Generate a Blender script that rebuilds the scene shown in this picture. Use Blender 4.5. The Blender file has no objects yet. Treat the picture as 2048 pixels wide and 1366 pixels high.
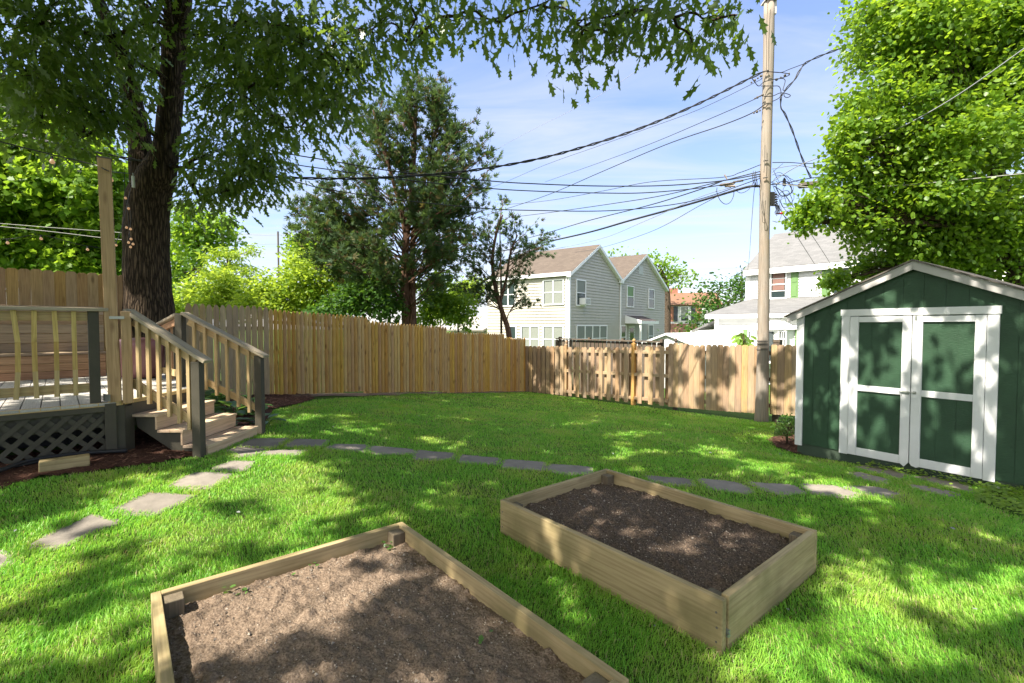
import bpy, math, random
import numpy as np
from mathutils import Vector

random.seed(11)
rng = np.random.default_rng(11)
SC = bpy.context.scene
COL = SC.collection
PI = math.pi
V = Vector

# ------------------------------------------------------------------ camera geometry
F = 950.0                      # focal length in pixels of a 2048 px wide frame
PITCH = math.radians(1.87)
CZ = 1.65
_f = (0.0, math.cos(PITCH), -math.sin(PITCH))
_u = (0.0, math.sin(PITCH), math.cos(PITCH))


def ray(px, py):
    a = (px - 1024.0) / F
    b = (683.0 - py) / F
    return V((a, _f[1] + b * _u[1], _f[2] + b * _u[2]))


def P(px, py, Y):
    d = ray(px, py)
    return V((0, 0, CZ)) + d * (Y / d.y)


def sstep(a, b, x):
    t = np.clip((x - a) / (b - a), 0, 1)
    return t * t * (3 - 2 * t)


def terrain(x, y):
    x = np.clip(np.asarray(x, float), -9, 9)
    y = np.asarray(y, float)
    yc = np.clip(y, -5, 17.5)
    xn = -np.log1p(np.exp(-x * 3)) / 3 + 0.0      # soft min(x,0)
    xp = np.log1p(np.exp(x * 3)) / 3
    w = sstep(3.5, 11, yc)
    # the ground drops a little along the shed front
    sx, sy = x - 4.9, y - 5.85
    u_ = np.clip(sx * .571 - sy * .821, -1.0, 2.2)
    dd = (sx - u_ * .571) ** 2 + (sy + u_ * .821) ** 2
    dip = -.145 * np.exp(-dd / 1.1)
    return dip - 0.08 * xn * (0.35 + 0.65 * sstep(2.6, 4.6, yc)) + w * (-0.32 - 0.03 * xp - 0.055 * (yc - 11))


def tz(x, y):
    return float(terrain(x, y))


def G(px, py, up=0.0):
    d = ray(px, py)
    lo, hi = 0.3, 90.0
    o = V((0, 0, CZ))
    for k in range(900):
        s = 0.3 + k * 0.06
        p = o + d * s
        if p.z < tz(p.x, p.y) + up:
            hi = s
            lo = s - 0.06
            break
    for _ in range(25):
        m = (lo + hi) / 2
        p = o + d * m
        if p.z < tz(p.x, p.y) + up:
            hi = m
        else:
            lo = m
    p = o + d * hi
    return V((p.x, p.y, tz(p.x, p.y) + up))


# ------------------------------------------------------------------ bookkeeping
def tag(o, label=None, cat=None, group=None, kind=None):
    if label:
        o["label"] = label
    if cat:
        o["category"] = cat
    if group:
        o["group"] = group
    if kind:
        o["kind"] = kind
    return o


def thing(name, label, cat, loc=(0, 0, 0), group=None):
    o = bpy.data.objects.new(name, None)
    COL.objects.link(o)
    o.location = loc
    o.empty_display_size = 0.2
    return tag(o, label, cat, group)


def woff(p):
    s = V((0, 0, 0))
    while p is not None:
        s += V(p.location)
        p = p.parent
    return s


def finish(me, name, mat, parent, loc=None, smooth=False, bevel=0.0):
    me.name = name
    if mat:
        for m in (mat if isinstance(mat, (list, tuple)) else [mat]):
            me.materials.append(m)
    o = bpy.data.objects.new(name, me)
    COL.objects.link(o)
    if parent is not None:
        o.parent = parent
    elif loc is not None:
        o.location = loc
    if smooth:
        me.polygons.foreach_set("use_smooth", np.ones(len(me.polygons), bool))
    if bevel:
        b = o.modifiers.new("edge", "BEVEL")
        b.width = bevel
        b.segments = 2
        b.limit_method = 'ANGLE'
        b.angle_limit = math.radians(40)
    return o


class MB:
    """collects shapes, builds them as ONE mesh object"""

    def __init__(self):
        self.v = []
        self.f = []
        self.g = []
        self.mi = []
        self.cm = 0

    def _add(self, vs, fs, gs=None):
        n = len(self.v)
        self.v += [tuple(p) for p in vs]
        if gs is None:
            gs = [tuple(p) for p in vs]
        self.g += [tuple(p) for p in gs]
        for f in fs:
            self.f.append([i + n for i in f])
            self.mi.append(self.cm)

    def box(self, c, ex, ey, ez, l, w, h, taper=1.0):
        """box with its grain along ex"""
        c = V(c); ex = V(ex).normalized(); ey = V(ey).normalized(); ez = V(ez).normalized()
        o = (random.uniform(0, 50), random.uniform(0, 50), random.uniform(0, 50))
        vs, gs = [], []
        for sx in (-1, 1):
            for sy in (-1, 1):
                for sz in (-1, 1):
                    k = taper if sx > 0 else 1
                    vs.append(c + ex * (sx * l / 2) + ey * (sy * w * k / 2) + ez * (sz * h * k / 2))
                    gs.append((o[0] + sx * l / 2, o[1] + sy * w / 2, o[2] + sz * h / 2))
        fs = [(0, 1, 3, 2), (4, 6, 7, 5), (0, 4, 5, 1), (2, 3, 7, 6), (0, 2, 6, 4), (1, 5, 7, 3)]
        if ex.cross(ey).dot(ez) < 0:
            fs = [tuple(reversed(f)) for f in fs]
        self._add(vs, fs, gs)

    def beam(self, a, b, w, h, up=(0, 0, 1)):
        """w across (horizontal), h along up"""
        a = V(a); b = V(b)
        ex = (b - a).normalized()
        ey = V(up).cross(ex).normalized()
        ez = ex.cross(ey)
        self.box((a + b) / 2, ex, ey, ez, (b - a).length, w, h)

    def post(self, p, z0, z1, w, ex=(1, 0, 0), d=None):
        p = V(p)
        ex = V(ex).normalized()
        ey = V((0, 0, 1)).cross(ex)
        self.box((p.x, p.y, (z0 + z1) / 2), (0, 0, 1), ex, ey, z1 - z0, w, d or w)

    def prism(self, pts, n, t):
        """polygon (list of 3-D points) extruded by t along n; grain along z"""
        n = V(n).normalized()
        pts = [V(p) for p in pts]
        nn = V((0, 0, 0))
        for i in range(len(pts)):
            nn += pts[i].cross(pts[(i + 1) % len(pts)])
        if nn.dot(n) < 0:
            pts = pts[::-1]
        k = len(pts)
        back = [p - n * t for p in pts]
        o = (random.uniform(0, 50), random.uniform(0, 50), random.uniform(0, 50))
        side = n.cross(V((0, 0, 1)))
        if side.length < 0.1:
            side = V((1, 0, 0))
        gs = [(o[0] + p.z, o[1] + p.dot(side), o[2] + p.dot(n)) for p in pts + back]
        fs = [tuple(range(k)), tuple(range(2 * k - 1, k - 1, -1))]
        for i in range(k):
            j = (i + 1) % k
            fs.append((i, k + i, k + j, j))
        self._add(pts + back, fs, gs)

    def quad(self, a, b, c, d):
        self._add([a, b, c, d], [(0, 1, 2, 3)])

    def poly(self, pts):
        self._add(pts, [tuple(range(len(pts)))])

    def tube(self, pts, rads, n=8, cap=True):
        pts = [V(p) for p in pts]
        if not isinstance(rads, (list, tuple)):
            rads = [rads] * len(pts)
        k = len(pts)
        vs, gs, fs = [], [], []
        prev = None
        acc = random.uniform(0, 50)
        o = random.uniform(0, 50)
        for i, p in enumerate(pts):
            t = (pts[min(i + 1, k - 1)] - pts[max(i - 1, 0)])
            if t.length < 1e-9:
                t = V((0, 0, 1))
            t.normalize()
            if prev is None:
                a = t.orthogonal().normalized()
            else:
                a = prev - t * prev.dot(t)
                if a.length < 1e-6:
                    a = t.orthogonal()
                a.normalize()
            prev = a
            b = t.cross(a)
            if i:
                acc += (p - pts[i - 1]).length
            for j in range(n):
                an = 2 * PI * j / n
                vs.append(p + (a * math.cos(an) + b * math.sin(an)) * rads[i])
                gs.append((acc, o + math.cos(an) * rads[i], o + math.sin(an) * rads[i]))
        for i in range(k - 1):
            for j in range(n):
                j2 = (j + 1) % n
                fs.append((i * n + j, i * n + j2, (i + 1) * n + j2, (i + 1) * n + j))
        if cap:
            fs.append(tuple(range(n - 1, -1, -1)))
            fs.append(tuple(range((k - 1) * n, k * n)))
        self._add(vs, fs, gs)

    def lathe(self, c, prof, n=16):
        """prof: (radius, z) upward"""
        c = V(c)
        self.tube([c + V((0, 0, z)) for r, z in prof], [max(r, 1e-4) for r, z in prof], n)

    def ball(self, c, r, sx=1, sy=1, sz=1, n=8):
        c = V(c)
        prof = [(-PI / 2 + PI * i / (n // 2 + 1)) for i in range(n // 2 + 2)]
        m = len(self.v)
        vs, fs = [], []
        for a in prof:
            for j in range(n):
                t = 2 * PI * j / n
                vs.append(c + V((math.cos(a) * math.cos(t) * r * sx, math.cos(a) * math.sin(t) * r * sy, math.sin(a) * r * sz)))
        for i in range(len(prof) - 1):
            for j in range(n):
                j2 = (j + 1) % n
                fs.append((i * n + j, i * n + j2, (i + 1) * n + j2, (i + 1) * n + j))
        self._add(vs, fs)

    def build(self, name, mat, parent=None, bevel=0.0, smooth=False, base=False):
        off = woff(parent)
        if parent is None:
            a = np.array(self.v)
            off = V(((a[:, 0].min() + a[:, 0].max()) / 2, (a[:, 1].min() + a[:, 1].max()) / 2, a[:, 2].min()))
        me = bpy.data.meshes.new(name)
        me.from_pydata([(p[0] - off.x, p[1] - off.y, p[2] - off.z) for p in self.v], [], self.f)
        at = me.attributes.new("gc", 'FLOAT_VECTOR', 'POINT')
        at.data.foreach_set("vector", np.array(self.g, np.float32).ravel())
        if any(self.mi):
            me.polygons.foreach_set("material_index", np.array(self.mi, np.int32))
        me.update()
        return finish(me, name, mat, parent, off, smooth, bevel)


def np_mesh(name, verts, loops, totals, mat, parent=None, off=None, smooth=False):
    me = bpy.data.meshes.new(name)
    verts = np.asarray(verts, np.float32)
    if off is None:
        off = woff(parent)
    verts = verts - np.array(off, np.float32)
    me.vertices.add(len(verts))
    me.vertices.foreach_set("co", verts.ravel())
    me.loops.add(len(loops))
    me.loops.foreach_set("vertex_index", np.asarray(loops, np.int32))
    me.polygons.add(len(totals))
    totals = np.asarray(totals, np.int32)
    st = np.zeros(len(totals), np.int32)
    st[1:] = np.cumsum(totals)[:-1]
    me.polygons.foreach_set("loop_start", st)
    me.polygons.foreach_set("loop_total", totals)
    me.update(calc_edges=True)
    return finish(me, name, mat, parent, off if parent is None else None, smooth)


# ------------------------------------------------------------------ materials
def new_mat(name):
    m = bpy.data.materials.new(name)
    m.use_nodes = True
    nt = m.node_tree
    nt.nodes.clear()
    return m, nt


class N:
    def __init__(self, nt):
        self.nt = nt

    def __call__(self, t, ins=None, **kw):
        n = self.nt.nodes.new(t)
        for k, v in kw.items():
            setattr(n, k, v)
        for k, v in (ins or {}).items():
            s = n.inputs[k]
            if isinstance(v, bpy.types.NodeSocket):
                self.nt.links.new(v, s)
            else:
                s.default_value = v
        return n

    def ramp(self, fac, stops, interp='LINEAR'):
        n = self.nt.nodes.new('ShaderNodeValToRGB')
        n.color_ramp.interpolation = interp
        e = n.color_ramp.elements
        while len(e) < len(stops):
            e.new(0.5)
        for i, (p, c) in enumerate(stops):
            e[i].position = p
            e[i].color = c if len(c) == 4 else (*c, 1)
        self.nt.links.new(fac, n.inputs[0])
        return n.outputs[0]

    def mix(self, fac, a, b, blend='MIX'):
        n = self.nt.nodes.new('ShaderNodeMix')
        n.data_type = 'RGBA'
        n.blend_type = blend
        for s, v in ((n.inputs[0], fac), (n.inputs[6], a), (n.inputs[7], b)):
            if isinstance(v, bpy.types.NodeSocket):
                self.nt.links.new(v, s)
            elif isinstance(v, (tuple, list)):
                s.default_value = (*v[:3], 1)
            else:
                s.default_value = v
        return n.outputs[2]

    def math(self, op, a, b=None, c=None):
        n = self.nt.nodes.new('ShaderNodeMath')
        n.operation = op
        for i, v in enumerate((a, b, c)):
            if v is None:
                continue
            if isinstance(v, bpy.types.NodeSocket):
                self.nt.links.new(v, n.inputs[i])
            else:
                n.inputs[i].default_value = v
        return n.outputs[0]


def rgb4(c):
    return (c[0], c[1], c[2], 1)


def out(nd, sh):
    o = nd('ShaderNodeOutputMaterial')
    nd.nt.links.new(sh, o.inputs[0])


def wood(name, c1, c2, dark, knots=0.6, stain=0.3, staincol=(.2, .17, .13), rough=.8, bump=.25, scale=1.0):
    m, nt = new_mat(name)
    nd = N(nt)
    at = nd('ShaderNodeAttribute', attribute_name='gc').outputs['Vector']
    geo = nd('ShaderNodeNewGeometry')
    rnd = geo.outputs['Random Per Island']
    mp = nd('ShaderNodeMapping', {'Vector': at, 'Scale': (1.3 * scale, 26 * scale, 26 * scale)}).outputs[0]
    n1 = nd('ShaderNodeTexNoise', {'Vector': mp, 'Scale': 1.0, 'Detail': 5.0, 'Roughness': .6, 'Distortion': .6}).outputs[0]
    mp2 = nd('ShaderNodeMapping', {'Vector': at, 'Scale': (4 * scale, 120 * scale, 120 * scale)}).outputs[0]
    n2 = nd('ShaderNodeTexNoise', {'Vector': mp2, 'Scale': 1.0, 'Detail': 3.0}).outputs[0]
    base = nd.mix(nd.ramp(n1, [(.32, (0, 0, 0)), (.68, (1, 1, 1))]), rgb4(c1), rgb4(c2))
    base = nd.mix(nd.math('MULTIPLY', nd.ramp(n2, [(.35, (1, 1, 1)), (.55, (0, 0, 0))]), .45), base, rgb4(dark))
    # knots
    mp3 = nd('ShaderNodeMapping', {'Vector': at, 'Scale': (3.1, 9.0, 9.0)}).outputs[0]
    vo = nd('ShaderNodeTexVoronoi', {'Vector': mp3, 'Scale': 1.0, 'Randomness': 1.0})
    kn = nd.ramp(vo.outputs['Distance'], [(.09, (1, 1, 1)), (.27, (0, 0, 0))])
    sel = nd.math('GREATER_THAN', nd('ShaderNodeSeparateColor', {'Color': vo.outputs['Color']}).outputs[0], .55)
    base = nd.mix(nd.math('MULTIPLY', nd.math('MULTIPLY', kn, sel), knots), base, rgb4(dark))
    # large soft weather stains
    pos = geo.outputs['Position']
    n3 = nd('ShaderNodeTexNoise', {'Vector': pos, 'Scale': 2.2, 'Detail': 4.0, 'Roughness': .6}).outputs[0]
    base = nd.mix(nd.math('MULTIPLY', nd.ramp(n3, [(.45, (0, 0, 0)), (.7, (1, 1, 1))]), stain), base, rgb4(staincol))
    mp4 = nd('ShaderNodeMapping', {'Vector': at, 'Scale': (.9, 8.0, 8.0)}).outputs[0]
    n4 = nd('ShaderNodeTexNoise', {'Vector': mp4, 'Scale': 1.0, 'Detail': 4.0, 'Roughness': .65}).outputs[0]
    base = nd.mix(nd.math('MULTIPLY', nd.ramp(n4, [(.5, (0, 0, 0)), (.72, (1, 1, 1))]), min(1.0, stain * 1.1)), base, rgb4(staincol))
    hs = nd('ShaderNodeHueSaturation', {'Color': base, 'Hue': nd('ShaderNodeMapRange', {'Value': rnd, 'To Min': .49, 'To Max': .51}).outputs[0],
                                        'Value': nd('ShaderNodeMapRange', {'Value': rnd, 'To Min': .87, 'To Max': 1.12}).outputs[0],
                                        'Saturation': nd('ShaderNodeMapRange', {'Value': nd.math('FRACT', nd.math('MULTIPLY', rnd, 7.3)), 'To Min': .85, 'To Max': 1.1}).outputs[0]}).outputs[0]
    bp = nd('ShaderNodeBump', {'Height': nd.math('ADD', n1, nd.math('MULTIPLY', n2, .5)), 'Strength': bump, 'Distance': .004}).outputs[0]
    b = nd('ShaderNodeBsdfPrincipled', {'Base Color': hs, 'Roughness': rough, 'Normal': bp, 'Specular IOR Level': .25})
    out(nd, b.outputs[0])
    return m


def paint(name, c, rough=.6, var=.12, bump=.0, bscale=40, spec=.4, dirt=0.0, dirtcol=(.2, .2, .17), metallic=0.0, stretch=(1, 1, 1)):
    m, nt = new_mat(name)
    nd = N(nt)
    geo = nd('ShaderNodeNewGeometry')
    pos = geo.outputs['Position']
    n1 = nd('ShaderNodeTexNoise', {'Vector': pos, 'Scale': 3.0, 'Detail': 5.0, 'Roughness': .65}).outputs[0]
    col = nd('ShaderNodeHueSaturation', {'Color': rgb4(c), 'Value': nd('ShaderNodeMapRange', {'Value': n1, 'From Min': .3, 'From Max': .7, 'To Min': 1 - var, 'To Max': 1 + var}).outputs[0]}).outputs[0]
    if dirt:
        n2 = nd('ShaderNodeTexNoise', {'Vector': pos, 'Scale': 1.1, 'Detail': 6.0, 'Roughness': .7}).outputs[0]
        col = nd.mix(nd.math('MULTIPLY', nd.ramp(n2, [(.48, (0, 0, 0)), (.66, (1, 1, 1))]), dirt), col, rgb4(dirtcol))
    ins = {'Base Color': col, 'Roughness': rough, 'Specular IOR Level': spec, 'Metallic': metallic}
    if bump:
        mp = nd('ShaderNodeMapping', {'Vector': pos, 'Scale': stretch}).outputs[0]
        n3 = nd('ShaderNodeTexNoise', {'Vector': mp, 'Scale': float(bscale), 'Detail': 4.0}).outputs[0]
        ins['Normal'] = nd('ShaderNodeBump', {'Height': n3, 'Strength': bump, 'Distance': .006}).outputs[0]
    b = nd('ShaderNodeBsdfPrincipled', ins)
    out(nd, b.outputs[0])
    return m


def leafmat(name, c1, c2, trans=(.3, .45, .05), tf=.4, rough=.6, spec=.16, noise=.5):
    m, nt = new_mat(name)
    nd = N(nt)
    geo = nd('ShaderNodeNewGeometry')
    rnd = geo.outputs['Random Per Island']
    n = nd('ShaderNodeTexNoise', {'Vector': geo.outputs['Position'], 'Scale': 1.6, 'Detail': 2.0}).outputs[0]
    f = nd.math('ADD', nd.math('MULTIPLY', rnd, 1 - noise), nd.math('MULTIPLY', nd.ramp(n, [(.35, (0, 0, 0)), (.65, (1, 1, 1))]), noise))
    col = nd.mix(f, rgb4(c1), rgb4(c2))
    b = nd('ShaderNodeBsdfPrincipled', {'Base Color': col, 'Roughness': rough, 'Specular IOR Level': spec})
    tcol = nd.mix(.5, nd.mix(1.0, col, (2.6, 2.4, 1.6), 'MULTIPLY'), rgb4(trans))
    t = nd('ShaderNodeBsdfTranslucent', {'Color': tcol})
    mx = nd('ShaderNodeMixShader', {0: tf, 1: b.outputs[0], 2: t.outputs[0]})
    out(nd, mx.outputs[0])
    return m


def bark(name, c1, c2, vs=(9, 9, 1.6), strength=.9, dist=.03):
    m, nt = new_mat(name)
    nd = N(nt)
    at = nd('ShaderNodeNewGeometry').outputs['Position']
    mp = nd('ShaderNodeMapping', {'Vector': at, 'Scale': vs}).outputs[0]
    n0 = nd('ShaderNodeTexNoise', {'Vector': mp, 'Scale': 1.2, 'Detail': 3.0})
    wv = nd('ShaderNodeVectorMath', {0: mp, 1: nd('ShaderNodeVectorMath', {0: n0.outputs['Color'], 1: (.9, .9, .9)}, operation='MULTIPLY').outputs[0]}, operation='ADD').outputs[0]
    vo = nd('ShaderNodeTexVoronoi', {'Vector': wv, 'Scale': 1.6}, feature='DISTANCE_TO_EDGE').outputs[0]
    n2 = nd('ShaderNodeTexNoise', {'Vector': at, 'Scale': 30.0, 'Detail': 4.0}).outputs[0]
    h = nd.ramp(vo, [(0, (0, 0, 0)), (.28, (1, 1, 1))])
    col = nd.mix(nd.math('MULTIPLY', h, nd('ShaderNodeMapRange', {'Value': n2, 'To Min': .5, 'To Max': 1.2}).outputs[0]), rgb4(c1), rgb4(c2))
    bp = nd('ShaderNodeBump', {'Height': nd.math('ADD', h, nd.math('MULTIPLY', n2, .3)), 'Strength': strength, 'Distance': dist}).outputs[0]
    b = nd('ShaderNodeBsdfPrincipled', {'Base Color': col, 'Roughness': .95, 'Normal': bp, 'Specular IOR Level': .1})
    out(nd, b.outputs[0])
    return m


def glass(name, c=(.02, .03, .035), rough=.05):
    m, nt = new_mat(name)
    nd = N(nt)
    b = nd('ShaderNodeBsdfPrincipled', {'Base Color': rgb4(c), 'Roughness': rough, 'Specular IOR Level': .6})
    out(nd, b.outputs[0])
    return m


def shingle(name, c1, c2, streak=.3):
    m, nt = new_mat(name)
    nd = N(nt)
    at = nd('ShaderNodeAttribute', attribute_name='gc').outputs['Vector']
    br = nd('ShaderNodeTexBrick', {'Vector': at, 'Color1': rgb4(c1), 'Color2': rgb4(c2), 'Mortar': rgb4([x * .75 for x in c1]), 'Scale': 1.0,
                                   'Mortar Size': .008, 'Brick Width': .3, 'Row Height': .14, 'Bias': 0.0})
    br.offset = .5
    n = nd('ShaderNodeTexNoise', {'Vector': at, 'Scale': 1.4, 'Detail': 5.0}).outputs[0]
    col = nd.mix(nd.math('MULTIPLY', nd.ramp(n, [(.4, (0, 0, 0)), (.7, (1, 1, 1))]), streak), br.outputs[0], rgb4([x * .6 for x in c1]))
    bp = nd('ShaderNodeBump', {'Height': br.outputs[1], 'Strength': .3, 'Distance': .01}, invert=True).outputs[0]
    b = nd('ShaderNodeBsdfPrincipled', {'Base Color': col, 'Roughness': .9, 'Normal': bp, 'Specular IOR Level': .15})
    out(nd, b.outputs[0])
    return m


M = {}
M['stockade'] = wood('stockade pine', (.64, .39, .125), (.54, .31, .09), (.19, .09, .025), knots=.8, stain=.22, staincol=(.33, .2, .1))
M['weathered'] = wood('weathered pine', (.54, .38, .195), (.45, .31, .15), (.19, .12, .06), knots=.6, stain=.35, staincol=(.25, .22, .18))
M['fence'] = wood('fence cedar', (.49, .335, .18), (.37, .245, .125), (.17, .10, .05), knots=.6, stain=.45, staincol=(.24, .19, .14))
M['fence_dark'] = wood('grey fence', (.17, .13, .09), (.11, .085, .065), (.05, .04, .03), knots=.4, stain=.4, staincol=(.07, .06, .05))
M['tallboards'] = wood('tall fence boards', (.50, .32, .145), (.40, .245, .105), (.17, .09, .035), knots=.85, stain=.3, staincol=(.25, .16, .08))
M['deckwood'] = wood('treated yellow pine', (.58, .42, .18), (.50, .34, .13), (.25, .15, .055), knots=.6, stain=.2, staincol=(.30, .26, .13))
M['deckpost'] = wood('deck post wood', (.52, .34, .15), (.44, .27, .11), (.22, .12, .045), knots=.8, stain=.2, staincol=(.34, .24, .12), scale=.7)
M['railtop'] = wood('weathered rail', (.48, .40, .27), (.39, .32, .21), (.22, .17, .11), knots=.4, stain=.3)
M['deckboard'] = wood('grey deck board', (.50, .47, .42), (.42, .40, .36), (.25, .23, .2), knots=.3, stain=.3, staincol=(.3, .29, .27))
M['tread'] = wood('stair tread', (.68, .48, .30), (.60, .41, .24), (.3, .2, .12), knots=.5, stain=.25, staincol=(.4, .35, .28))
M['riser'] = wood('stair riser', (.72, .50, .29), (.64, .43, .23), (.34, .22, .12), knots=.6, stain=.15, staincol=(.45, .34, .24))
M['bench'] = wood('bench boards', (.36, .26, .16), (.29, .2, .12), (.13, .08, .045), knots=.5, stain=.3, staincol=(.2, .15, .1))
M['benchred'] = wood('bench front boards', (.42, .23, .11), (.33, .17, .08), (.16, .07, .03), knots=.5, stain=.2, staincol=(.25, .13, .07))
M['bedwood'] = wood('raised bed boards', (.50, .385, .175), (.39, .29, .12), (.20, .13, .05), knots=.6, stain=.8, staincol=(.21, .175, .06), bump=.35, scale=.55)
M['bedpost'] = wood('old bed post', (.22, .17, .10), (.16, .12, .07), (.07, .05, .03), knots=.3, stain=.5, staincol=(.1, .1, .06), bump=.5)
M['pole'] = wood('utility pole wood', (.34, .295, .245), (.25, .21, .165), (.12, .09, .065), knots=.2, stain=.5, staincol=(.33, .24, .17), bump=.5, scale=.7)
M['greypaint'] = paint('dark grey stain', (.068, .06, .041), .7, .2, .25, 60, stretch=(1, 1, .15))
M['green'] = paint('green siding paint', (.029, .070, .036), .5, .2, .6, 30, spec=.35, stretch=(1, 1, 3.2), dirt=.15, dirtcol=(.03, .075, .05))
M['plinth'] = paint('shed skid green', (.05, .075, .05), .8, .2, .3, 30)
M['white'] = paint('white paint', (.74, .74, .74), .55, .05, .35, 28, stretch=(1, 1, 3), dirt=.25, dirtcol=(.58, .58, .57))
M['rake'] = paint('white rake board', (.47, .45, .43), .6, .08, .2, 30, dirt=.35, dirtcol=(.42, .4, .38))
M['vinyl'] = paint('white siding', (.60, .60, .595), .5, .04)
M['beige'] = paint('beige vinyl siding', (.43, .405, .345), .55, .05, dirt=.35, dirtcol=(.36, .32, .24))
M['trim'] = paint('white trim', (.78, .78, .77), .5, .03)
M['beigeroof'] = shingle('brown shingles', (.125, .10, .08), (.10, .08, .065))
M['greyroof'] = shingle('grey shingles', (.185, .182, .18), (.145, .145, .143))
M['redroof'] = shingle('red shingles', (.23, .13, .085), (.2, .11, .07))
M['shedroof'] = shingle('shed shingles', (.17, .15, .13), (.13, .115, .1))
M['whiteroof'] = paint('white metal roof', (.8, .8, .79), .4, .03, .15, 6, dirt=.15, dirtcol=(.68, .68, .66))
M['glass'] = glass('window glass', (.03, .045, .045))
M['blind'] = paint('window blind', (.20, .215, .19), .7, .05)
M['curtain'] = paint('brown blind', (.20, .11, .09), .7, .1)
M['shutter'] = paint('green shutter', (.13, .235, .085), .5, .06)
M['redshutter'] = paint('red shutter', (.3, .1, .06), .6, .06)
M['darkshutter'] = paint('dark shutter', (.05, .055, .07), .6, .06)
M['brick'] = paint('red brick', (.32, .14, .09), .9, .2)
M['metal'] = paint('galvanised metal', (.26, .28, .25), .4, .15, metallic=.5, spec=.5)
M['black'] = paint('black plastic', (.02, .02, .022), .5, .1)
M['cable'] = paint('black cable', (.025, .026, .03), .5, .1)
M['cablegrey'] = paint('grey cable', (.24, .25, .27), .45, .1)
M['cablelight'] = paint('pale cable', (.25, .25, .23), .45, .1)
M['greybox'] = paint('grey enclosure', (.12, .105, .09), .6, .15)
M['tan'] = paint('tan splice', (.42, .33, .26), .5, .1)
M['red'] = paint('red tag', (.55, .02, .03), .4, .05)
M['maroon'] = paint('maroon vinyl cover', (.22, .095, .095), .38, .2, .5, 9, spec=.5)
M['terracotta'] = paint('terracotta', (.45, .18, .09), .8, .1)
M['bulb'] = None
M['oakbark'] = bark('oak bark', (.02, .015, .011), (.125, .09, .06), vs=(17, 17, 1.7), dist=.025)
M['cedarbark'] = bark('cedar bark', (.08, .045, .03), (.23, .14, .095), vs=(14, 14, 1.2), strength=.6)
M['twig'] = bark('twig bark', (.05, .035, .025), (.12, .09, .065), strength=.4)
M['oakleaf'] = leafmat('oak leaf', (.045, .092, .017), (.10, .16, .03), (.36, .52, .055), .44, .35, .5)
M['brightleaf'] = leafmat('bright leaf', (.055, .14, .012), (.19, .30, .028), (.42, .58, .03), .46, .4, .45)
M['mapleleaf'] = leafmat('maple leaf', (.055, .15, .014), (.17, .27, .025), (.42, .60, .04), .42, .5, .3)
M['yellowleaf'] = leafmat('yellow green leaf', (.13, .235, .02), (.25, .335, .04), (.52, .64, .06), .45, .5, .3)
M['shrubleaf'] = leafmat('dark shrub leaf', (.03, .085, .012), (.06, .14, .02), (.2, .35, .03), .35, .45, .4)
M['paleleaf'] = leafmat('pale leaf', (.12, .19, .03), (.2, .27, .06), (.4, .5, .1), .4, .5, .3)
M['cedarleaf'] = leafmat('cedar spray', (.025, .06, .022), (.065, .11, .034), (.17, .25, .05), .28, .6, .25)
M['cedarbrown'] = leafmat('dry cedar spray', (.10, .075, .025), (.075, .085, .03), (.2, .17, .05), .22, .7, .2)
M['hosta'] = leafmat('hosta leaf', (.06, .14, .03), (.11, .22, .05), (.3, .45, .08), .35, .4, .4)
M['ivy'] = leafmat('ivy leaf', (.12, .24, .03), (.25, .37, .05), (.45, .6, .08), .42, .4, .4)
M['catalpa'] = leafmat('catalpa leaf', (.16, .30, .05), (.24, .38, .07), (.4, .55, .1), .4, .45, .3)


def emissive(name, c, s):
    m, nt = new_mat(name)
    nd = N(nt)
    g = nd('ShaderNodeBsdfPrincipled', {'Base Color': rgb4((.4, .32, .24)), 'Roughness': .1, 'Emission Color': rgb4(c), 'Emission Strength': s})
    out(nd, g.outputs[0])
    return m


M['bulb'] = emissive('warm bulb', (1, .5, .22), .14)


def soilmat(name, c1, c2, dark):
    m, nt = new_mat(name)
    nd = N(nt)
    pos = nd('ShaderNodeNewGeometry').outputs['Position']
    n1 = nd('ShaderNodeTexNoise', {'Vector': pos, 'Scale': 3.5, 'Detail': 6.0, 'Roughness': .7}).outputs[0]
    n2 = nd('ShaderNodeTexNoise', {'Vector': pos, 'Scale': 90.0, 'Detail': 6.0, 'Roughness': .7}).outputs[0]
    vo = nd('ShaderNodeTexVoronoi', {'Vector': pos, 'Scale': 75.0}).outputs['Distance']
    col = nd.mix(nd.ramp(n1, [(.35, (0, 0, 0)), (.65, (1, 1, 1))]), rgb4(c1), rgb4(c2))
    col = nd.mix(nd.ramp(n2, [(.38, (1, 1, 1)), (.6, (0, 0, 0))]), col, rgb4(dark))
    h = nd.math('ADD', nd.math('MULTIPLY', n2, .8), nd.math('MULTIPLY', vo, -.6))
    bp = nd('ShaderNodeBump', {'Height': h, 'Strength': .8, 'Distance': .012}).outputs[0]
    b = nd('ShaderNodeBsdfPrincipled', {'Base Color': col, 'Roughness': 1.0, 'Normal': bp, 'Specular IOR Level': .1})
    out(nd, b.outputs[0])
    return m


M['drysoil'] = soilmat('dry soil', (.285, .215, .155), (.23, .17, .122), (.12, .085, .06))
M['darksoil'] = soilmat('dark soil', (.15, .11, .08), (.20, .145, .105), (.05, .037, .03))
M['mulch'] = soilmat('mulch base', (.10, .05, .035), (.13, .065, .045), (.04, .02, .015))
M['grit'] = leafmat('soil grit', (.12, .09, .065), (.42, .36, .29), (.1, .07, .05), .02, .9, .1, 0.0)
M['chip'] = leafmat('mulch chip', (.10, .045, .03), (.23, .13, .09), (.1, .05, .03), .02, .9, .1, 0.1)


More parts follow.
